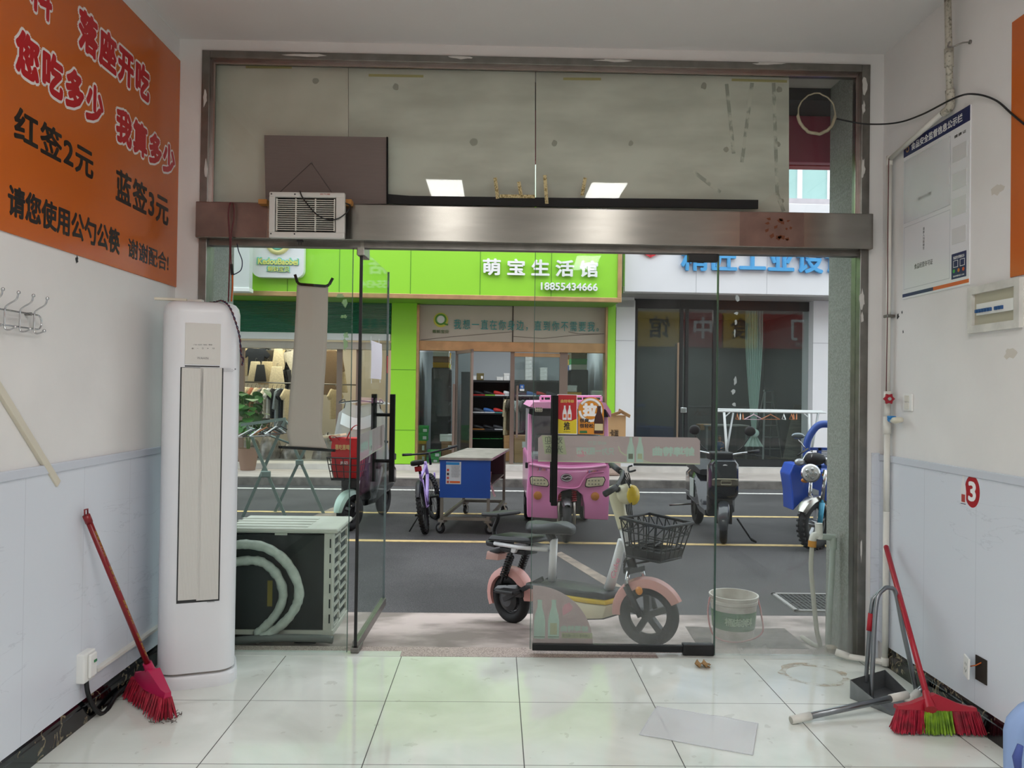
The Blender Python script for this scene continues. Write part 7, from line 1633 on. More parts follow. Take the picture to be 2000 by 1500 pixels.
# standpipe and hose by the right pillar
sy = 4.42
t = thing('standpipe', 'grey plastic standpipe with a hose tap beside the granite pillar', 'pipe', at(1624, 1262, sy))
GPV = mat('grey_green_pvc', 'AEB8B0', .4); b0 = at(1618, 1262, sy)
b = B(); b.tube(smooth_path([Vector((b0.x, sy, apz(sy))), at(1621, 1180, sy), at(1625, 1110, sy), at(1627, 1052, sy)], 5), .0155, 10); b.build('riser', GPV, t, True)
b = B(); b.tube([at(1627, 1072, sy), at(1627, 1050, sy)], .021, 10); b.tube([at(1630, 1050, sy), at(1600, 1048, sy)], .018, 10); b.build('elbow', GPV, t, 40)
b = B(); b.tube([at(1599, 1022, sy), at(1600, 1052, sy)], .021, 10); b.tube(smooth_path([at(1604, 1048, sy), at(1590, 1046, sy), at(1586, 1060, sy)], 4), .02, 10); b.build('valve', PVC, t, 40)
b = B(); b.tube([at(1587, 1056, sy), at(1586, 1068, sy)], .023, 10); b.build('orange_collar', mat('hose_orange', 'C98A2A', .4), t, 40)
b = B(); hb0 = apron(1600, 1268); b.tube(smooth_path([at(1586, 1066, sy), at(1584, 1110, sy), at(1589, 1170, sy), at(1595, 1230, sy), hb0+Vector((0, 0, .015)), hb0+Vector((.0, .25, -.01))], 6), .0135, 8)
b.build('hose', film('milky_hose', 'D5D3C8', .9, .3), t, True)
b = B(); p = at(1640, 1282, 4.19); b.lathe([(.035, 0), (.035, .05), (.028, .055)], 16, T(p.x, 4.30, -.03)); tag(b.build('pipe_stub', mat('tan_pipe', 'B09C82', .7, var=.2, sc=20), smooth=40), 'short dirty tan pipe stub at the foot of the right frame', 'pipe')
# ---- drying racks
GAL = mat('galvanised_tube', '8FA09C', .4, .6); HW = mat('hanger_white', 'DFE2E2', .4); HWD = mat('hanger_wood', 'B4714A', .5)
def hanger(name, M, m, label, grp, w=.38):
    b = B(M); b.tube([(-w/2, 0, -.14), (0, 0, -.05), (w/2, 0, -.14)], .009, 6); b.tube([(-w/2, 0, -.14), (w/2, 0, -.14)], .005, 6); b.tube([(0, 0, -.05)]+arc((0, 0, .0), .022, -pi/2, pi*.8, 8), .004, 5)
    return tag(b.build(name, m), label, 'hanger', grp)
n0, n1, Yn, Yf = at(483, 832, 9.85), at(556, 820, 9.85), 9.85, 10.4
t = thing('drying_rack', 'grey folding drying rack with crossed legs, left beyond the pane', 'drying rack', (at(520, 1010, Yn).x, 10.1, STZ))
def leg(a, c, Ya, Yc, w=.035):
    p, q = at(*a, Ya), gr(*c, STZ); b = B(); b.bar(p, q, w, .022, up=(0, 1, 0)); b.build('leg', GAL, t)
leg((483, 832), (560, 1015), 9.9, 0); leg((557, 820), (474, 1010), 9.95, 0); leg((572, 868), (632, 1003), 10.4, 0); leg((600, 868), (537, 1000), 10.4, 0)
b = B(); b.bar(at(471, 830, Yn), at(558, 818, Yn), .036, .03, up=(0, 1, 0)); b.build('cross_bar', GAL, t)
b = B(); p = at(519, 926, Yn); b.box(p-Vector((.06, .02, .04)), p+Vector((.06, .02, .04)), .012); p = at(585, 903, Yf); b.box(p-Vector((.05, .02, .035)), p+Vector((.05, .02, .035)), .01); b.build('pivot_plates', GAL, t)
b = B(); b.tube([at(483, 834, 9.9), at(572, 868, 10.4)], .014, 8); b.tube([at(557, 822, 9.95), at(600, 868, 10.4)], .014, 8); b.build('side_rail', GAL, t, True)
for i, (x, y) in enumerate(((490, 828), (500, 827), (509, 826), (521, 824), (530, 823), (540, 822), (548, 821))):
    hanger('clothes_hanger', T(at(x, y+3, Yn)) @ RZ(rad(35+12*(i % 3))) @ RX(rad(6*(i % 2))), [HW, DGL, HW, HWD, DGL, HW, DGL][i], 'clothes hanger on the left drying rack, crowded with others on its bar', 'hangers on the left drying rack', .34)
RVv = KV+.5; RAL = mat('white_steel_tube', 'DDE0E0', .35)
def RK(x, y, dv=0): p = sat(x, y, RVv+dv); return p
t = thing('drying_rack', 'white clothes rail with few hangers before the dark shop', 'drying rack', M=SF @ T(RK(1500, 900).x, RVv, SWZ))
b = B(SF); b.tube([RK(1400, 800), RK(1606, 804)], .024, 8); b.tube([RK(1398, 803, -.3), RK(1613, 806, -.3)], .018, 8); b.build('top_rail', RAL, t, True)
for x, xb in ((1414, 1424), (1580, 1583)):
    p, q = RK(x, 803), RK(xb, 885); q.z = SWZ; b = B(SF); b.tube([p, q], .024, 8); b.build('post', RAL, t, True)
    p2 = RK(x+18, 806, -.3); q2 = RK(x-4, 900, -.3); q2.z = SWZ; b = B(SF); b.tube([p2, q2], .02, 8); b.build('prop', mat('grey_tube', '9C9FA0', .4, .5), t, True)
    b = B(SF); b.bar(p+Vector((0, 0, -.12)), RK(x+(12 if x < 1500 else -13), 805), .03, .015); b.build('brace', RAL, t)
for i, (x, m, a) in enumerate(((1440, HWD, 80), (1446, HW, 70), (1451, HWD, 75), (1472, mat('hanger_pink', 'D9B6C6', .4), 8), (1505, HWD, 5), (1531, HW, 78), (1546, HWD, 80), (1550, HWD, 72), (1556, HWD, 66))):
    hanger('clothes_hanger', SF @ T(RK(x, 804)) @ RZ(rad(a)), m, ['reddish wooden hanger leftmost on the white clothes rail', 'white hanger between two wooden ones on the clothes rail', 'reddish wooden hanger beside the pink one on the white clothes rail', 'pink hanger turned flat to view on the clothes rail', 'brown hanger seen flat in the middle of the clothes rail', 'single white hanger right of the flat brown hanger', 'first of three wooden hangers near the right post of the rail', 'middle one of three wooden hangers near the right post', 'last of three wooden hangers near the right post of the rail'][i], 'hangers on the white clothes rail', .36)
# ================================================================== SHOP CONTENTS
def cloth_mat(c): return mat('cloth_'+c, c, .85, var=.18, sc=9, stretch=(3, 3, .6), bump=.4, bsc=14)
OUT = {'tee': [(-.30, -.16), (-.16, 0), (-.06, -.02), (.06, -.02), (.16, 0), (.30, -.16), (.23, -.24), (.17, -.19), (.18, -.62), (-.18, -.62), (-.17, -.19), (-.23, -.24)],
       'coat': [(-.27, -.42), (-.2, -.06), (-.07, 0), (.07, 0), (.2, -.06), (.27, -.42), (.21, -.44), (.17, -.24), (.2, -.9), (-.2, -.9), (-.17, -.24), (-.21, -.44)],
       'skirt': [(-.13, 0), (.13, 0), (.22, -.6), (-.22, -.6)], 'pants': [(-.16, 0), (.16, 0), (.19, -.8), (.02, -.8), (0, -.3), (-.02, -.8), (-.19, -.8)],
       'dress': [(-.10, 0), (.10, 0), (.13, -.25), (.24, -.95), (-.24, -.95), (-.13, -.25)]}
GL_ = {'tee': 'short-sleeved top', 'coat': 'jacket', 'skirt': 'skirt', 'pants': 'pair of trousers', 'dress': 'dress'}
CN = {'D3C5A6': 'sand', '1F242E': 'navy', '8D9AA3': 'grey-blue', '4A4236': 'dark checked', 'E2D3B4': 'cream', 'E7C896': 'pale yellow', 'EDE6D6': 'off-white', '24262A': 'black', 'CDBB97': 'tan', '7A6246': 'brown', 'B5735A': 'rust', '7C7876': 'grey', 'D9DCDA': 'white'}
def garment(px, py, v, kind, c, rot, where, grp, s=1.0):
    p = sat(px, py, v); M = SF @ T(p) @ RZ(rad(rot)) @ RX(pi/2)
    t = thing('garment', '%s %s %s' % (CN[c], GL_[kind], where), 'clothing', M=M, group=grp)
    b = B(M); b.prism([(x*s, y*s) for x, y in OUT[kind]], .05, T(0, 0, -.025), .016); b.build('fabric', cloth_mat(c), t, 50)
    b = B(M); b.tube([Vector((0, -.02, 0)), Vector((0, .05, 0)), Vector((.02, .075, 0)), Vector((.035, .055, 0))], .005, 5); b.build('hook', STEELD, t)
up_v = SV+2.6
for i, (x, y, k, c, s) in enumerate(((482, 681, 'coat', 'D3C5A6', .62), (491, 680, 'tee', 'CDBB97', 1.0), (501, 679, 'tee', '1F242E', 1.0), (519, 681, 'coat', '8D9AA3', .8), (528, 682, 'tee', '4A4236', 1.0), (544, 681, 'dress', 'E2D3B4', .95), (558, 682, 'tee', 'E7C896', 1.2), (570, 683, 'coat', 'EDE6D6', .9), (648, 684, 'coat', '7A6246', 1.1), (660, 684, 'dress', 'CDBB97', 1.0))):
    garment(x, y, up_v-.10*(i % 3), k, c, 8*(-1)**i, ['leftmost in the upper row', 'second from left in the upper row', 'hung beside the plant side of the upper row', 'in the middle of the upper row', 'beside the cream dress, upper row', 'hanging long in the upper row', 'brightest in the upper row by the pink banner', 'half behind the pink banner, upper row', 'seen right of the pink banner near the door post', 'seen between the door post and the glass leaf'][i], 'clothes hung in the upper row of the clothing shop', s)
for i, (x, y, k, c, s) in enumerate(((499, 706, 'skirt', 'D3C5A6', .75), (509, 712, 'skirt', '24262A', .62), (522, 706, 'skirt', 'CDBB97', .85), (541, 716, 'skirt', 'E2D3B4', .9), (558, 722, 'pants', '24262A', .72))):
    garment(x, y, up_v-.36-.09*(i % 2), k, c, 5*(-1)**i, ['below the navy top', 'behind the sand skirt, low', 'wide, below the grey-blue jacket', 'pleated, below the cream dress', 'below the pale yellow top'][i], 'clothes hung in the upper row of the clothing shop', s)
for i, c in enumerate(('EDE6D6', 'D3C5A6', 'B5735A', 'E2D3B4', '7C7876', 'EDE6D6', 'D9DCDA', '24262A', '8D9AA3', '1F242E', 'E2D3B4', 'CDBB97')):
    x = 483+8.2*i if i < 11 else 655
    garment(x, 756+.3*i, SV+1.9+.03*(i % 2), 'tee' if i % 4 else 'coat', c, 68, 'number %s from the left on the low rail' % ('one two three four five six seven eight nine ten eleven'.split()[i]) if i < 11 else 'on the low rail right of the pink banner', 'clothes on the low rail of the clothing shop', 1.05)
b = B(SF); b.tube([sat(474, 746, SV+1.9), sat(700, 752, SV+1.9)], .016, 8); b.tube([sat(476, 746, SV+1.9), Vector((sat(476, 746, SV+1.9).x, SV+1.9, SWZ+.1))], .016, 8); b.tube([sat(700, 752, SV+1.9), Vector((sat(700, 752, SV+1.9).x, SV+1.9, SWZ+.1))], .016, 8)
tag(b.build('clothes_rail', STEELD, smooth=True), 'long low steel clothes rail inside the clothing shop', 'clothes rail')
b = B(SF); b.tube([sat(474, 676, up_v), sat(690, 680, up_v)], .014, 8); b.tube([sat(480, 676, up_v), sat(480, 676, SV+3.4)], .012, 6); b.tube([sat(680, 680, up_v), sat(680, 680, SV+3.4)], .012, 6)
tag(b.build('wall_rail', STEELD, smooth=True), 'upper steel wall rail of the clothing shop', 'clothes rail')
for i, (x, y, w, h) in enumerate(((488, 903, .20, .42), (527, 898, .23, .5), (572, 896, .24, .34), (640, 892, .3, .5))):
    p = sat(x, y, SV+.9); p.z = SWZ+.1; R = random.Random(20+i)
    b = B(SF); q = [R.uniform(0, 6) for _ in range(6)]
    b.grid(lambda u, v: p+Vector((w*cos(2*pi*u)*sin(pi*v/2+.001)*(1+.12*sin(5*2*pi*u/1+q[0])*sin(4*v)), .3*sin(2*pi*u)*sin(pi*v/2+.001), h*cos(pi*v/2)*(1+.10*sin(7*2*pi*u+q[1])*sin(5*v+q[2])))), 36, 12, True)
    tag(b.build('wrapped_bundle', mat('plastic_wrapped_grey', '857F76', .25, col2='4E4A45', sc=7, det=6, bump=.8, bsc=9), smooth=True), ['grey plastic-wrapped clothes bundle on the floor, leftmost behind the rack', 'largest grey plastic-wrapped clothes bundle behind the crossed legs', 'low plastic-wrapped bundle behind the pink banner', 'plastic-wrapped bundle by the shop door post'][i], 'bundle', 'plastic-wrapped bundles in the clothing shop')
# plant
c = sat(486, 800, 14.75); c.z = SWZ; Mp_ = SF @ T(c)
t = thing('potted_plant', 'leafy green potted plant before the clothing shop, beside the air conditioner', 'plant', M=Mp_)
b = B(Mp_); b.lathe([(.13, 0), (.19, .38), (.2, .4), (.17, .4), (.15, .36), (0, .36)], 24, cap=False); b.build('pot', mat('terracotta_grey', '8A6F60', .7), t, 40)
LEAF = mat('plant_leaf', '4E7F3E', .4, col2='2C5526', sc=5); R = random.Random(31)
for k in range(64):
    a = R.uniform(0, 2*pi); h = R.uniform(.75, 1.5) ; r_ = R.uniform(.05, .30); q = Vector((r_*cos(a), r_*sin(a), h)); L_ = R.uniform(.13, .22); tl = R.uniform(-.9, .2); 
    b = B(Mp_ @ T(q) @ RZ(a) @ RY(-tl)); b.grid(lambda u, v: Vector((L_*u, L_*.6*sin(pi*min(1, u**.75))*(v-.5)*2, -.35*L_*u*u+.08*L_*abs(v-.5))), 6, 4); b.tube([(0, 0, 0), (-.08, 0, -.1)], .003, 4); b.build('leaf', LEAF, t, True)
b = B(Mp_)
for k in range(6): a = k*1.05; b.tube(smooth_path([(0.02*cos(a), .02*sin(a), .34), (.06*cos(a), .06*sin(a), .8), (.14*cos(a), .14*sin(a), 1.3)], 4), .006, 5)
b.build('stems', mat('plant_stem', '55703A', .6), t, True)
# ---- shoe shop
BW_ = mat('black_rack', '141517', .5)
def cbox(name, px0, py0, px1, py1, v, dep, m, label, grp=None, cat='box', lid=None, fl=None):
    a, c = sat(px0, py1, v), sat(px1, py0, v); z0 = a.z if fl is None else fl
    t = thing(name, label, cat, M=SF @ T((a.x+c.x)/2, v+dep/2, z0), group=grp)
    h = c.z-z0; b = B(SF); b.box((a.x, v, z0), (c.x, v+dep, z0+h*.78), .004); b.build('carton', m, t)
    b = B(SF); b.box((a.x-.004, v-.005, z0+h*.74), (c.x+.004, v+dep+.004, z0+h), .004); b.build('lid', lid or m, t)
    b = B(SF); b.box((a.x+(c.x-a.x)*.6, v-.006, z0+h*.2), (c.x-.02, v-.001, z0+h*.6)); b.build('label', WTXT, t)
    return t
GRX = mat('green_shoebox', '2F9A45', .5); GRX2 = mat('green_lid', '45B35A', .5); YLX = mat('yellow_shoebox', 'D6A52A', .5); KRX = mat('brown_carton', '8A6440', .6); WHX = mat('white_shoebox', 'E2E2DF', .5); CBX = mat('cardboard', 'C49A6C', .7, var=.08, sc=5); BLX = mat('blue_shoebox', '2355A0', .5); OLX = mat('olive_shoebox', '6E6238', .6)
rv = SV+3.3
def Rk(x, y): return sat(x, y, rv)
a, c = Rk(918, 742), Rk(996, 906); fz = SWZ+.1
t = thing('shoe_rack', 'black shoe rack with three lit shelves at the back of the shoe shop', 'rack', M=SF @ T((a.x+c.x)/2, rv+.2, fz))
b = B(SF); b.box((a.x, rv, fz), (a.x+.05, rv+.4, a.z)); b.box((c.x-.04, rv, fz), (c.x, rv+.4, a.z)); b.box((a.x, rv, a.z-.05), (c.x, rv+.4, a.z)); b.build('frame', BW_, t)
b = B(SF); b.box((a.x, rv+.38, fz), (c.x, rv+.4, a.z)); b.build('back_board', mat('rack_back_grey', '4A4B4E', .7), t)
shz = []
for y in (773, 807, 840):
    z = Rk(950, y).z; shz.append(z); b = B(SF); b.box((a.x+.05, rv, z-.03), (c.x-.04, rv+.38, z)); b.build('shelf', BW_, t)
def shoe(M, up, sole, label, grp):
    t = thing('shoe', label, 'shoe', M=M, group=grp)
    S = lambda x, z0, z1, w: [Vector((x, w*cos(q), (z0+z1)/2+(z1-z0)/2*sin(q))) for q in [2*pi*k/12 for k in range(12)]]
    b = B(M); b.loft([S(-.13, .03, .10, .03), S(-.12, .025, .125, .038), S(-.06, .025, .115, .04), S(.0, .025, .10, .042), S(.06, .025, .075, .045), S(.11, .025, .055, .04), S(.135, .025, .04, .02)]); b.build('upper', up, t, True)
    b = B(M); b.prism([(-.14, -.035), (-.05, -.04), (.06, -.048), (.12, -.038), (.145, 0), (.12, .038), (.06, .048), (-.05, .04), (-.14, .035)], .028, bev=.006); b.build('sole', sole, t, 40)
    return t
SC_ = {c: mat('shoe_'+c, c, .6) for c in ('17191C', 'C8342E', '8FD04A', 'E4E6E8', '3E6FB0', '4A9A9A', '3A3D42', 'B57A3A')}
SN = {'17191C': 'black', 'C8342E': 'red', '8FD04A': 'lime', 'E4E6E8': 'white', '3E6FB0': 'blue', '4A9A9A': 'teal', '3A3D42': 'charcoal', 'B57A3A': 'tan'}
LV = ['top', 'middle', 'bottom']
pal = [[('17191C', 'C8342E'), ('17191C', '8FD04A'), ('C8342E', 'E4E6E8'), ('E4E6E8', 'E4E6E8')], [('3A3D42', 'E4E6E8'), ('3E6FB0', 'E4E6E8'), ('C8342E', '4A9A9A'), ('3A3D42', '3A3D42')], [('17191C', 'B57A3A'), ('17191C', '3A3D42'), ('3A3D42', 'E4E6E8'), ('17191C', '17191C')]]
PO = ['first', 'second', 'third', 'fourth']
for r_ in range(3):
    for k in range(4):
        u = a.x+.22+.235*k; cu, cs = pal[r_][k]
        for q in range(2):
            M = SF @ T(u+.03*q, rv+.10+.14*q, shz[r_]+.075*0) @ RZ(rad(12 if q else -8))
            shoe(M, SC_[cu], SC_[cs], '%s trainer with %s sole, %s from left on the %s shelf, %s' % (SN[cu], SN[cs], PO[k], LV[r_], 'behind its pair' if q else 'in front'), 'trainers on the shoe rack')
for r_ in range(2):
    for k in range(4):
        x0_ = 921+18.5*k; cbox('shoebox', x0_, 857+24*r_, x0_+17, 880+24*r_, rv+.02, .3, GRX, 'green shoebox at the foot of the rack, %s from left, %s row' % (PO[k], ['upper', 'lower'][r_]), 'green shoeboxes under the shoe rack', lid=GRX2, fl=fz+.29*(1-r_))
for i, (x0_, y0_, x1_, m, lb) in enumerate(((918, 734, 930, WHX, 'white shoebox on top of the rack, at its left end'), (931, 729, 945, OLX, 'olive shoebox on top of the shoe rack'), (970, 736, 983, WHX, 'small white shoebox on the rack, left of the taller pair'), (984, 729, 995, WHX, 'white shoebox on the right end of the rack'))): cbox('shoebox', x0_, y0_, x1_, 742, rv+.03, .3, m, lb, fl=a.z)
a2, c2 = sat(1004, 742, rv), sat(1094, 906, rv)
t = thing('shoe_rack', 'dark shoe rack behind the closed shop door, right of the lit one', 'rack', M=SF @ T((a2.x+c2.x)/2, rv+.2, fz))
b = B(SF); b.box((a2.x, rv, fz), (a2.x+.04, rv+.4, a2.z)); b.box((c2.x-.04, rv, fz), (c2.x, rv+.4, a2.z)); b.box((a2.x, rv, a2.z-.04), (c2.x, rv+.4, a2.z)); b.box((a2.x, rv+.38, fz), (c2.x, rv+.4, a2.z)); b.build('frame', BW_, t)
for z in shz: b = B(SF); b.box((a2.x+.04, rv, z-.03), (c2.x-.04, rv+.38, z)); b.build('shelf', BW_, t)
for k in range(4): cu, cs = pal[1][k]; shoe(SF @ T(a2.x+.2+.235*k, rv+.12, shz[0]) @ RZ(rad(10)), SC_[cu], SC_[cs], '%s trainer seen through the closed shop door, %s from left' % (SN[cu], PO[k]), 'trainers behind the shop door')
for k in range(6): cbox('shoebox', 1026, 734-8*k, 1040, 742-8*k, rv+.03, .3, WHX, 'white shoebox in the tall stack behind the door, %s up' % ['lowest', 'second', 'third', 'fourth', 'fifth', 'topmost'][k], 'white shoebox stack on the dark rack', fl=a2.z+.098*k)
for k in range(3): cbox('shoebox', 1055, 734-8*k, 1069, 742-8*k, rv+.03, .3, WHX, 'white shoebox in the short stack on the dark rack, %s' % ['lowest', 'middle', 'topmost'][k], 'white shoebox stack on the dark rack', fl=a2.z+.098*k)
b = B(SF); p, q = sat(901, 726, SV+2.6), sat(917, 900, SV+2.6); b.box((p.x, SV+2.6, fz), (q.x, SV+2.9, p.z), .005); tag(b.build('black_column', BW_), 'tall black column beside the lit shoe rack', 'column')
# side racks against both walls
for sd, x0_, lb in ((0, su0+.28, 'left'), (1, su1-.62, 'right')):
    t = thing('shoe_rack', 'black shoe rack along the %s wall behind the shop window' % lb, 'rack', M=SF @ T(x0_+.16, SV+1.4, fz)); v0, v1 = SV+.7, SV+2.5; zt_ = fz+1.85
    b = B(SF)
    for v in (v0, (v0+v1)/2, v1): b.box((x0_, v-.02, fz), (x0_+.34, v+.02, zt_))
    b.box((x0_+(-.01 if sd == 0 else .33), v0, fz), (x0_+(.01 if sd == 0 else .35), v1, zt_)); b.build('frame', BW_, t)
    for k in range(6): b = B(SF); z = fz+.02+.365*k; b.box((x0_, v0, z), (x0_+.34, v1, z+.025)); b.build('shelf', BW_, t)
    for k in range(1, 5):
        for j in range(3): cu, cs = pal[(k+j) % 3][(k+2*j) % 4]; shoe(SF @ T(x0_+.17, v0+.25+.5*j, fz+.048+.365*k) @ RZ(rad(200 if sd else -20)), SC_[cu if k != 2 else 'E4E6E8'], SC_[cs], '%s trainer on the %s side rack, shelf %s from below, %s from the window' % (SN[cu if k != 2 else 'E4E6E8'], lb, PO[k-1], PO[j]), 'trainers on the side racks')
    for j in range(4):
        for k in range(3-(j % 2)):
            m = [YLX, KRX, WHX, GRX, OLX, BLX, YLX, WHX, YLX, WHX, KRX][(j*3+k+2*sd) % 11]; z = zt_+.01+.12*k; v = v0+.05+.44*j; nm = {YLX: 'yellow', KRX: 'brown', WHX: 'white', GRX: 'green', OLX: 'olive', BLX: 'blue'}[m]
            t2 = thing('shoebox', '%s shoebox on top of the %s side rack, stack %s from the window, %s' % (nm, lb, PO[j], ['lowest', 'middle', 'topmost'][k]), 'box', M=SF @ T(x0_+.17, v+.18, z), group='shoeboxes on the side racks')
            b = B(SF); b.box((x0_+.01, v, z), (x0_+.33, v+.38, z+.085), .003); b.build('carton', m, t2)
            b = B(SF); b.box((x0_+.005, v-.005, z+.08), (x0_+.335, v+.385, z+.115), .003); b.build('lid', m, t2)
for (x0_, y0_, x1_, y1_, m, l_, lb, v) in ((814, 884, 831, 908, YLX, None, 'yellow shoebox on the floor behind the left shop window', .25), (814, 861, 831, 884, KRX, YLX, 'brown shoebox with yellow lid, on the yellow one', .25), (812, 846, 835, 861, GRX, GRX2, 'green shoebox, lower of the pair by the lime pillar', .25), (812, 832, 836, 846, GRX, GRX2, 'green shoebox, upper of the pair by the lime pillar', .25), (833, 894, 856, 908, GRX, GRX2, 'green shoebox on the floor behind the bicycle saddle', .12), (835, 880, 860, 894, GRX, GRX2, 'green shoebox stacked behind the bicycle saddle', .12), (862, 882, 884, 908, KRX, None, 'brown carton on the floor left of the open glass door', .5), (862, 862, 884, 882, KRX, None, 'brown carton stacked under the long white shoebox', .5), (859, 849, 884, 862, WHX, None, 'long white shoebox on brown cartons by the open door', .5)):
    yb_ = y1_; cbox('shoebox', x0_, y0_, x1_, y1_, SV+v, .3, m, lb, lid=l_, fl=fz if y1_ == 908 else None)
for (x0_, y0_, x1_, y1_, m, lb, v) in ((984, 851, 1003, 910, CBX, 'tall cardboard carton just inside the shop door', .7), (1005, 851, 1030, 880, CBX, 'upper cardboard carton behind the closed shop door', .35), (1005, 880, 1032, 910, CBX, 'lower cardboard carton behind the closed shop door', .35), (1109, 753, 1127, 765, WHX, 'white shoebox behind the right shop window above the trike', .25), (1157, 763, 1181, 778, WHX, 'pale plastic bin behind the right shop window', .25)):
    cbox('carton', x0_, y0_, x1_, y1_, SV+v, .4 if v != .25 else .25, m, lb, fl=fz if y1_ == 910 else None)
p, q = sat(1108, 766, SV+.2), sat(1174, 779, SV+.2); b = B(SF); b.box((p.x, SV+.15, sat(1140, 779, SV+.2).z-.03), (q.x, SV+.6, sat(1140, 778, SV+.2).z)); b.box((p.x, SV+.2, fz), (p.x+.03, SV+.6, sat(1140, 778, SV+.2).z)); b.box((q.x-.03, SV+.2, fz), (q.x, SV+.6, sat(1140, 778, SV+.2).z)); tag(b.build('display_table', BW_), 'dark display table behind the right shop window', 'table')
b = B(SF); p, q = sat(1108, 770, SV+.2), sat(1136, 766, SV+.2); z = sat(1140, 778, SV+.2).z; b.box((p.x, SV+.22, z), (q.x, SV+.55, sat(1120, 765.5, SV+.2).z-.004)); tag(b.build('yellow_tray', YLX), 'yellow tray under the white shoebox in the right shop window', 'tray')
for i, (x, c, s) in enumerate(((990, 'D3C5A6', .8), (998, '4A4236', 1.0), (1007, 'D9DCDA', 1.05), (1016, 'D9DCDA', 1.1), (1024, '7C7876', 1.0))): garment(x, 781, SV+.9+.04*i, 'coat' if i < 1 else 'tee', c, 68, ['at the left end of the shoe shop rail', 'second on the shoe shop rail', 'third on the shoe shop rail, beside the door post', 'brightest behind the door pull, shoe shop rail', 'at the right end of the shoe shop rail'][i], 'clothes on the shoe shop rail', s)
b = B(SF); p, q = sat(984, 777, SV+1.0), sat(1034, 777, SV+1.0); b.tube([p, q], .014, 8); b.tube([q, Vector((q.x, q.y, fz))], .014, 8); b.tube([p, Vector((p.x, p.y, fz))], .014, 8); tag(b.build('clothes_rail', BLACK, smooth=True), 'short black clothes rail inside the shoe shop door', 'clothes rail')
# cardboard carton beside the trike
p, q = sat(1191, 850, 14.3), sat(1222, 850, 14.3); zt_, zm = sat(1205, 808, 14.3).z, sat(1205, 880, 14.3).z
t = thing('cardboard_box', 'torn open cardboard box on the pavement beside the pink trike', 'box', M=SF @ T((p.x+q.x)/2, 14.5, SWZ))
b = B(SF); b.box((p.x-.12, 14.3, zm), (q.x, 14.7, zt_-.03), .004); b.build('carton', CBX, t)
for x_, r_ in ((q.x-.02, 35), (p.x+.1, -20)): b = B(SF @ T(x_, 14.3, zt_-.03) @ RX(rad(-35)) @ RY(rad(r_))); b.box((-.14, -.1, 0), (.1, .0, .006)); b.build('flap', CBX, t)
stext('lettering', '卡滋', mat('box_print', '4A3520', .6), t, 1191, 839, 1208, 853, 14.295, off=.03, ext=.004)
b = B(SF); b.box((p.x-.1, 14.28, SWZ), (q.x-.08, 14.68, zm), .05); tag(b.build('woven_sack', mat('woven_sack', 'BFA89C', .8, var=.2, sc=60)), 'pinkish woven sack on the pavement under the cardboard box', 'sack')
# ---- dark shop
CUR = mat('mint_curtain', 'C9DED6', .7); cvv = SV+.30
T0, T1, Kn = sat(1456, 604, cvv), sat(1490, 604, cvv), sat(1472, 846, cvv)
def curt(u, v):
    w = (1-.80*max(0, (v-.25)/.75)**1.3); x = Kn.x+(T0.x-Kn.x)*(1-v)*0+((T0.x+T1.x)/2*(1-v)+Kn.x*v-Kn.x)+((u-.5)*(T1.x-T0.x))*w
    return Vector((x, cvv+.035*sin(u*2*pi*7)*(.4+.6*w), T0.z+(Kn.z-T0.z)*v))
t = thing('curtain', 'mint green curtain tied in a knot inside the dark shop window', 'curtain', M=SF @ T(Kn))
b = B(SF); b.grid(curt, 70, 20); b.build('drape', CUR, t, True)
b = B(SF); b.sph(Kn, (.11, .07, .09), 14); b.build('knot', CUR, t, True)
b = B(SF); b.grid(lambda u, v: Kn+Vector(((u-.5)*(.12+.28*v), .03*sin(u*2*pi*4), -.05-.22*v)), 30, 6); b.build('tail', CUR, t, True)
b = B(SF); p, q = sat(1380, 603, cvv), sat(1590, 606, cvv); b.tube([p, q], .012, 6); tag(b.build('curtain_rod', STEELD, smooth=True), 'curtain rod behind the dark glazing above the mint curtain', 'rod')
lv = SV+1.7; LAD = mat('dull_alloy', '9FA3A4', .5, .4)
t = thing('step_ladder', 'pale alloy step ladder standing inside the dark shop right of the curtain', 'ladder', M=SF @ T(sat(1500, 900, lv).x, lv, fz))
tl_, tr_ = sat(1494, 763, lv), sat(1509, 764, lv)
for p, x_ in ((tl_, -.12), (tr_, .14)): b = B(SF); b.bar(p, (p.x+x_, lv-.25, fz), .04, .03); b.bar(p, (p.x+x_, lv+.5, fz), .03, .03); b.build('rail', LAD, t)
for k in range(1, 6): b = B(SF); f = k/6; z = tl_.z+(fz-tl_.z)*f; b.box((tl_.x-.12*f, lv-.25*f-.03, z-.012), (tr_.x+.14*f, lv-.25*f+.03, z+.012)); b.build('step', LAD, t)
b = B(SF); b.box((tl_.x-.02, lv-.05, tl_.z-.02), (tr_.x+.02, lv+.06, tl_.z+.02)); b.build('top_cap', LAD, t)
p, q = sat(1545, 905, SV+.5), sat(1585, 800, SV+1.0)
b = B(SF); b.loft([[Vector((x, y, z)) for x, y, z in ((p.x-.25, SV+.35, fz), (p.x+.25, SV+.35, fz), (q.x+.05, SV+.8, q.z+.1), (q.x-.45, SV+.8, q.z+.1))], [Vector((x, y, z)) for x, y, z in ((p.x-.25, SV+.39, fz), (p.x+.25, SV+.39, fz), (q.x+.05, SV+.84, q.z+.1), (q.x-.45, SV+.84, q.z+.1))]])
tag(b.build('leaning_board', mat('patterned_board', '6A6A60', .7, col2='3E403C', sc=14, stretch=(.4, 1, 4))), 'dark patterned board leaning inside the dark shop behind the rail', 'board')
b = B(SF); b.bar(sat(1570, 908, SV+.3), sat(1592, 790, SV+.62), .06, .03); tag(b.build('blue_pole', mat('dark_blue_pole', '273C7A', .5)), 'dark blue pole leaning beside the patterned board in the dark shop', 'pole')
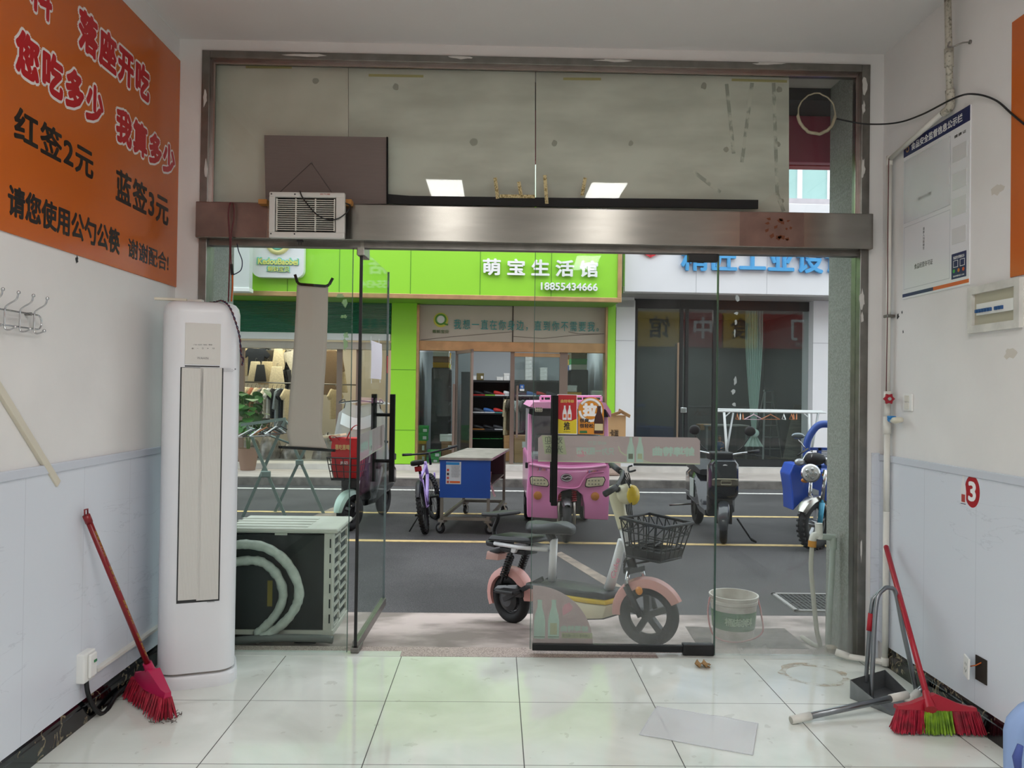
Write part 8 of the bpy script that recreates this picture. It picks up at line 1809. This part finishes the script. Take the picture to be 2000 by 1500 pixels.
# desk, carton and the person at it
dv_ = SV+1.5; p, q = sat(1384, 875, dv_), sat(1440, 873, dv_)
t = thing('desk', 'pale desk inside the dark shop beside the person', 'desk', M=SF @ T((p.x+q.x)/2+.3, dv_+.3, fz)); zd = fz+.74
b = B(SF); b.box((p.x, dv_+.25, zd-.03), (q.x+.35, dv_+.9, zd), .004); b.build('top', mat('desk_pale', 'B9BBB8', .5), t)
for x_ in (p.x+.05, q.x+.3): b = B(SF); b.box((x_-.025, dv_+.3, fz), (x_+.025, dv_+.85, zd-.03)); b.build('leg', LAD, t)
b = B(SF); u0, u1 = sat(1378, 860, dv_).x, sat(1402, 860, dv_).x; b.box((u0, dv_+.4, zd+.002), (u1, dv_+.75, sat(1390, 842, dv_).z), .004); tag(b.build('desk_carton', CBX), 'cardboard carton on the desk in the dark shop, behind the scooter mirror', 'box')
hp = sat(1406, 852, dv_-.1); sc_ = .82; MPn = SF @ T(hp.x, dv_-.1, fz) @ RZ(rad(-25)); zs = (hp.z-fz-.02)
SKIN = mat('skin_tone', 'C99A82', .5); JKT = mat('blue_jacket', '2F5E8C', .7, var=.2, sc=12); TRS = mat('dark_trousers', '23252C', .8); HAIR = mat('black_hair', '100E0E', .5)
t = thing('person', 'person in a blue jacket seated at the desk behind the dark shop glass', 'person', M=MPn)
k = zs/1.22                                        # seated height scale; local -y faces the street
V = {'pel': (0, 0, .46, .13), 'bel': (0, 0, .62, .125), 'che': (0, .01, .86, .14), 'nk0': (0, .01, 1.0, .06), 'nk': (0, 0, 1.06, .048), 'hd0': (0, -.015, 1.12, .072), 'hd': (0, -.01, 1.2, .092), 'tp': (0, 0, 1.26, .075)}
E_ = ['pel-bel', 'bel-che', 'che-nk0', 'nk0-nk', 'nk-hd0', 'hd0-hd', 'hd-tp']
for s, n in ((-1, 'r'), (1, 'l')):
    V.update({n+'sh': (s*.17, .01, .93, .058), n+'el': (s*.22, -.06, .70, .043), n+'wr': (s*.13, -.26, .66, .028), n+'pa': (s*.11, -.32, .66, .026), n+'hp': (s*.09, -.02, .46, .085), n+'kn': (s*.11, -.40, .47, .06), n+'an': (s*.11, -.40, .09, .042), n+'to': (s*.12, -.53, .035, .035)})
    E_ += ['che-'+n+'sh', n+'sh-'+n+'el', n+'el-'+n+'wr', n+'wr-'+n+'pa', 'pel-'+n+'hp', n+'hp-'+n+'kn', n+'kn-'+n+'an', n+'an-'+n+'to']
    for i in range(4): V[n+'f%d' % i] = (s*(.085+.018*i), -.385-.008*(i in (1, 2)), .645, .009); V[n+'g%d' % i] = (s*(.085+.018*i), -.41-.01*(i in (1, 2)), .63, .008); E_ += [n+'pa-'+n+'f%d' % i, n+'f%d-' % i+n+'g%d' % i]
    V[n+'t'] = (s*.075, -.345, .655, .009); E_.append(n+'pa-'+n+'t')
ks = list(V); me = bpy.data.meshes.new('body'); me.from_pydata([Vector(V[q][:3])*k for q in ks], [tuple(ks.index(z) for z in e.split('-')) for e in E_], [])
o = bpy.data.objects.new('body', me); COL.objects.link(o); o.parent = t; me.materials.append(SKIN); o.modifiers.new('k', 'SKIN')
for i, q in enumerate(ks): me.skin_vertices[0].data[i].radius = (V[q][3]*k,)*2; me.skin_vertices[0].data[i].use_root = q == 'pel'
m_ = o.modifiers.new('d', 'SUBSURF'); m_.levels = m_.render_levels = 1; m_.use_limit_surface = False
def pt_(q): return Vector(V[q][:3])*k
def garm(name, chains, m, gr_=1.28):
    b = B()
    for ch in chains: b.tube(smooth_path([pt_(q) for q in ch], 4), [0]*0 or [1.0]*(4*(len(ch)-1)+1), 12) if False else b.tube([pt_(q) for q in ch], [V[q][3]*k*gr_ for q in ch], 14)
    return b.build(name, m, t, True, local=True, sub=1)
garm('jacket', [['pel', 'bel', 'che', 'nk0'], ['che', 'rsh', 'rel', 'rwr'], ['che', 'lsh', 'lel', 'lwr']], JKT)
garm('trousers', [['pel', 'rhp', 'rkn', 'ran'], ['pel', 'lhp', 'lkn', 'lan']], TRS, 1.2)
garm('shoes', [['ran', 'rto'], ['lan', 'lto']], BLKP, 1.25)
b = B(); b.sph(Vector((0, .018, 1.215))*k, (.098*k, .105*k, .105*k), 16); b.build('hair', HAIR, t, True, local=True)
b = B(); b.sph(Vector((0, -.1, 1.155))*k, (.014*k, .022*k, .02*k), 8); b.build('nose', SKIN, t, True, local=True)
for s in (-1, 1): b = B(); b.sph(Vector((s*.034, -.088, 1.185))*k, (.014*k, .01*k, .008*k), 8); b.build('eye', BLACK, t, True, local=True)
b = B(); b.sph(Vector((0, -.088, 1.118))*k, (.024*k, .01*k, .007*k), 8); b.build('mouth', mat('lip', 'A5605A', .5), t, True, local=True)
t2 = thing('stool', 'dark stool under the seated person in the dark shop', 'stool', M=MPn)
b = B(MPn); b.box((-.19*k, -.17*k, .30*k), (.19*k, .2*k, .325*k), .01); b.build('seat', DGL, t2)
for sx_ in (-1, 1):
    for sy_ in (-1, 1): b = B(MPn); b.tube([(sx_*.16*k, .015+sy_*.15*k, 0), (sx_*.15*k, .015+sy_*.14*k, .30*k)], .014, 8); b.build('leg', DGL, t2)
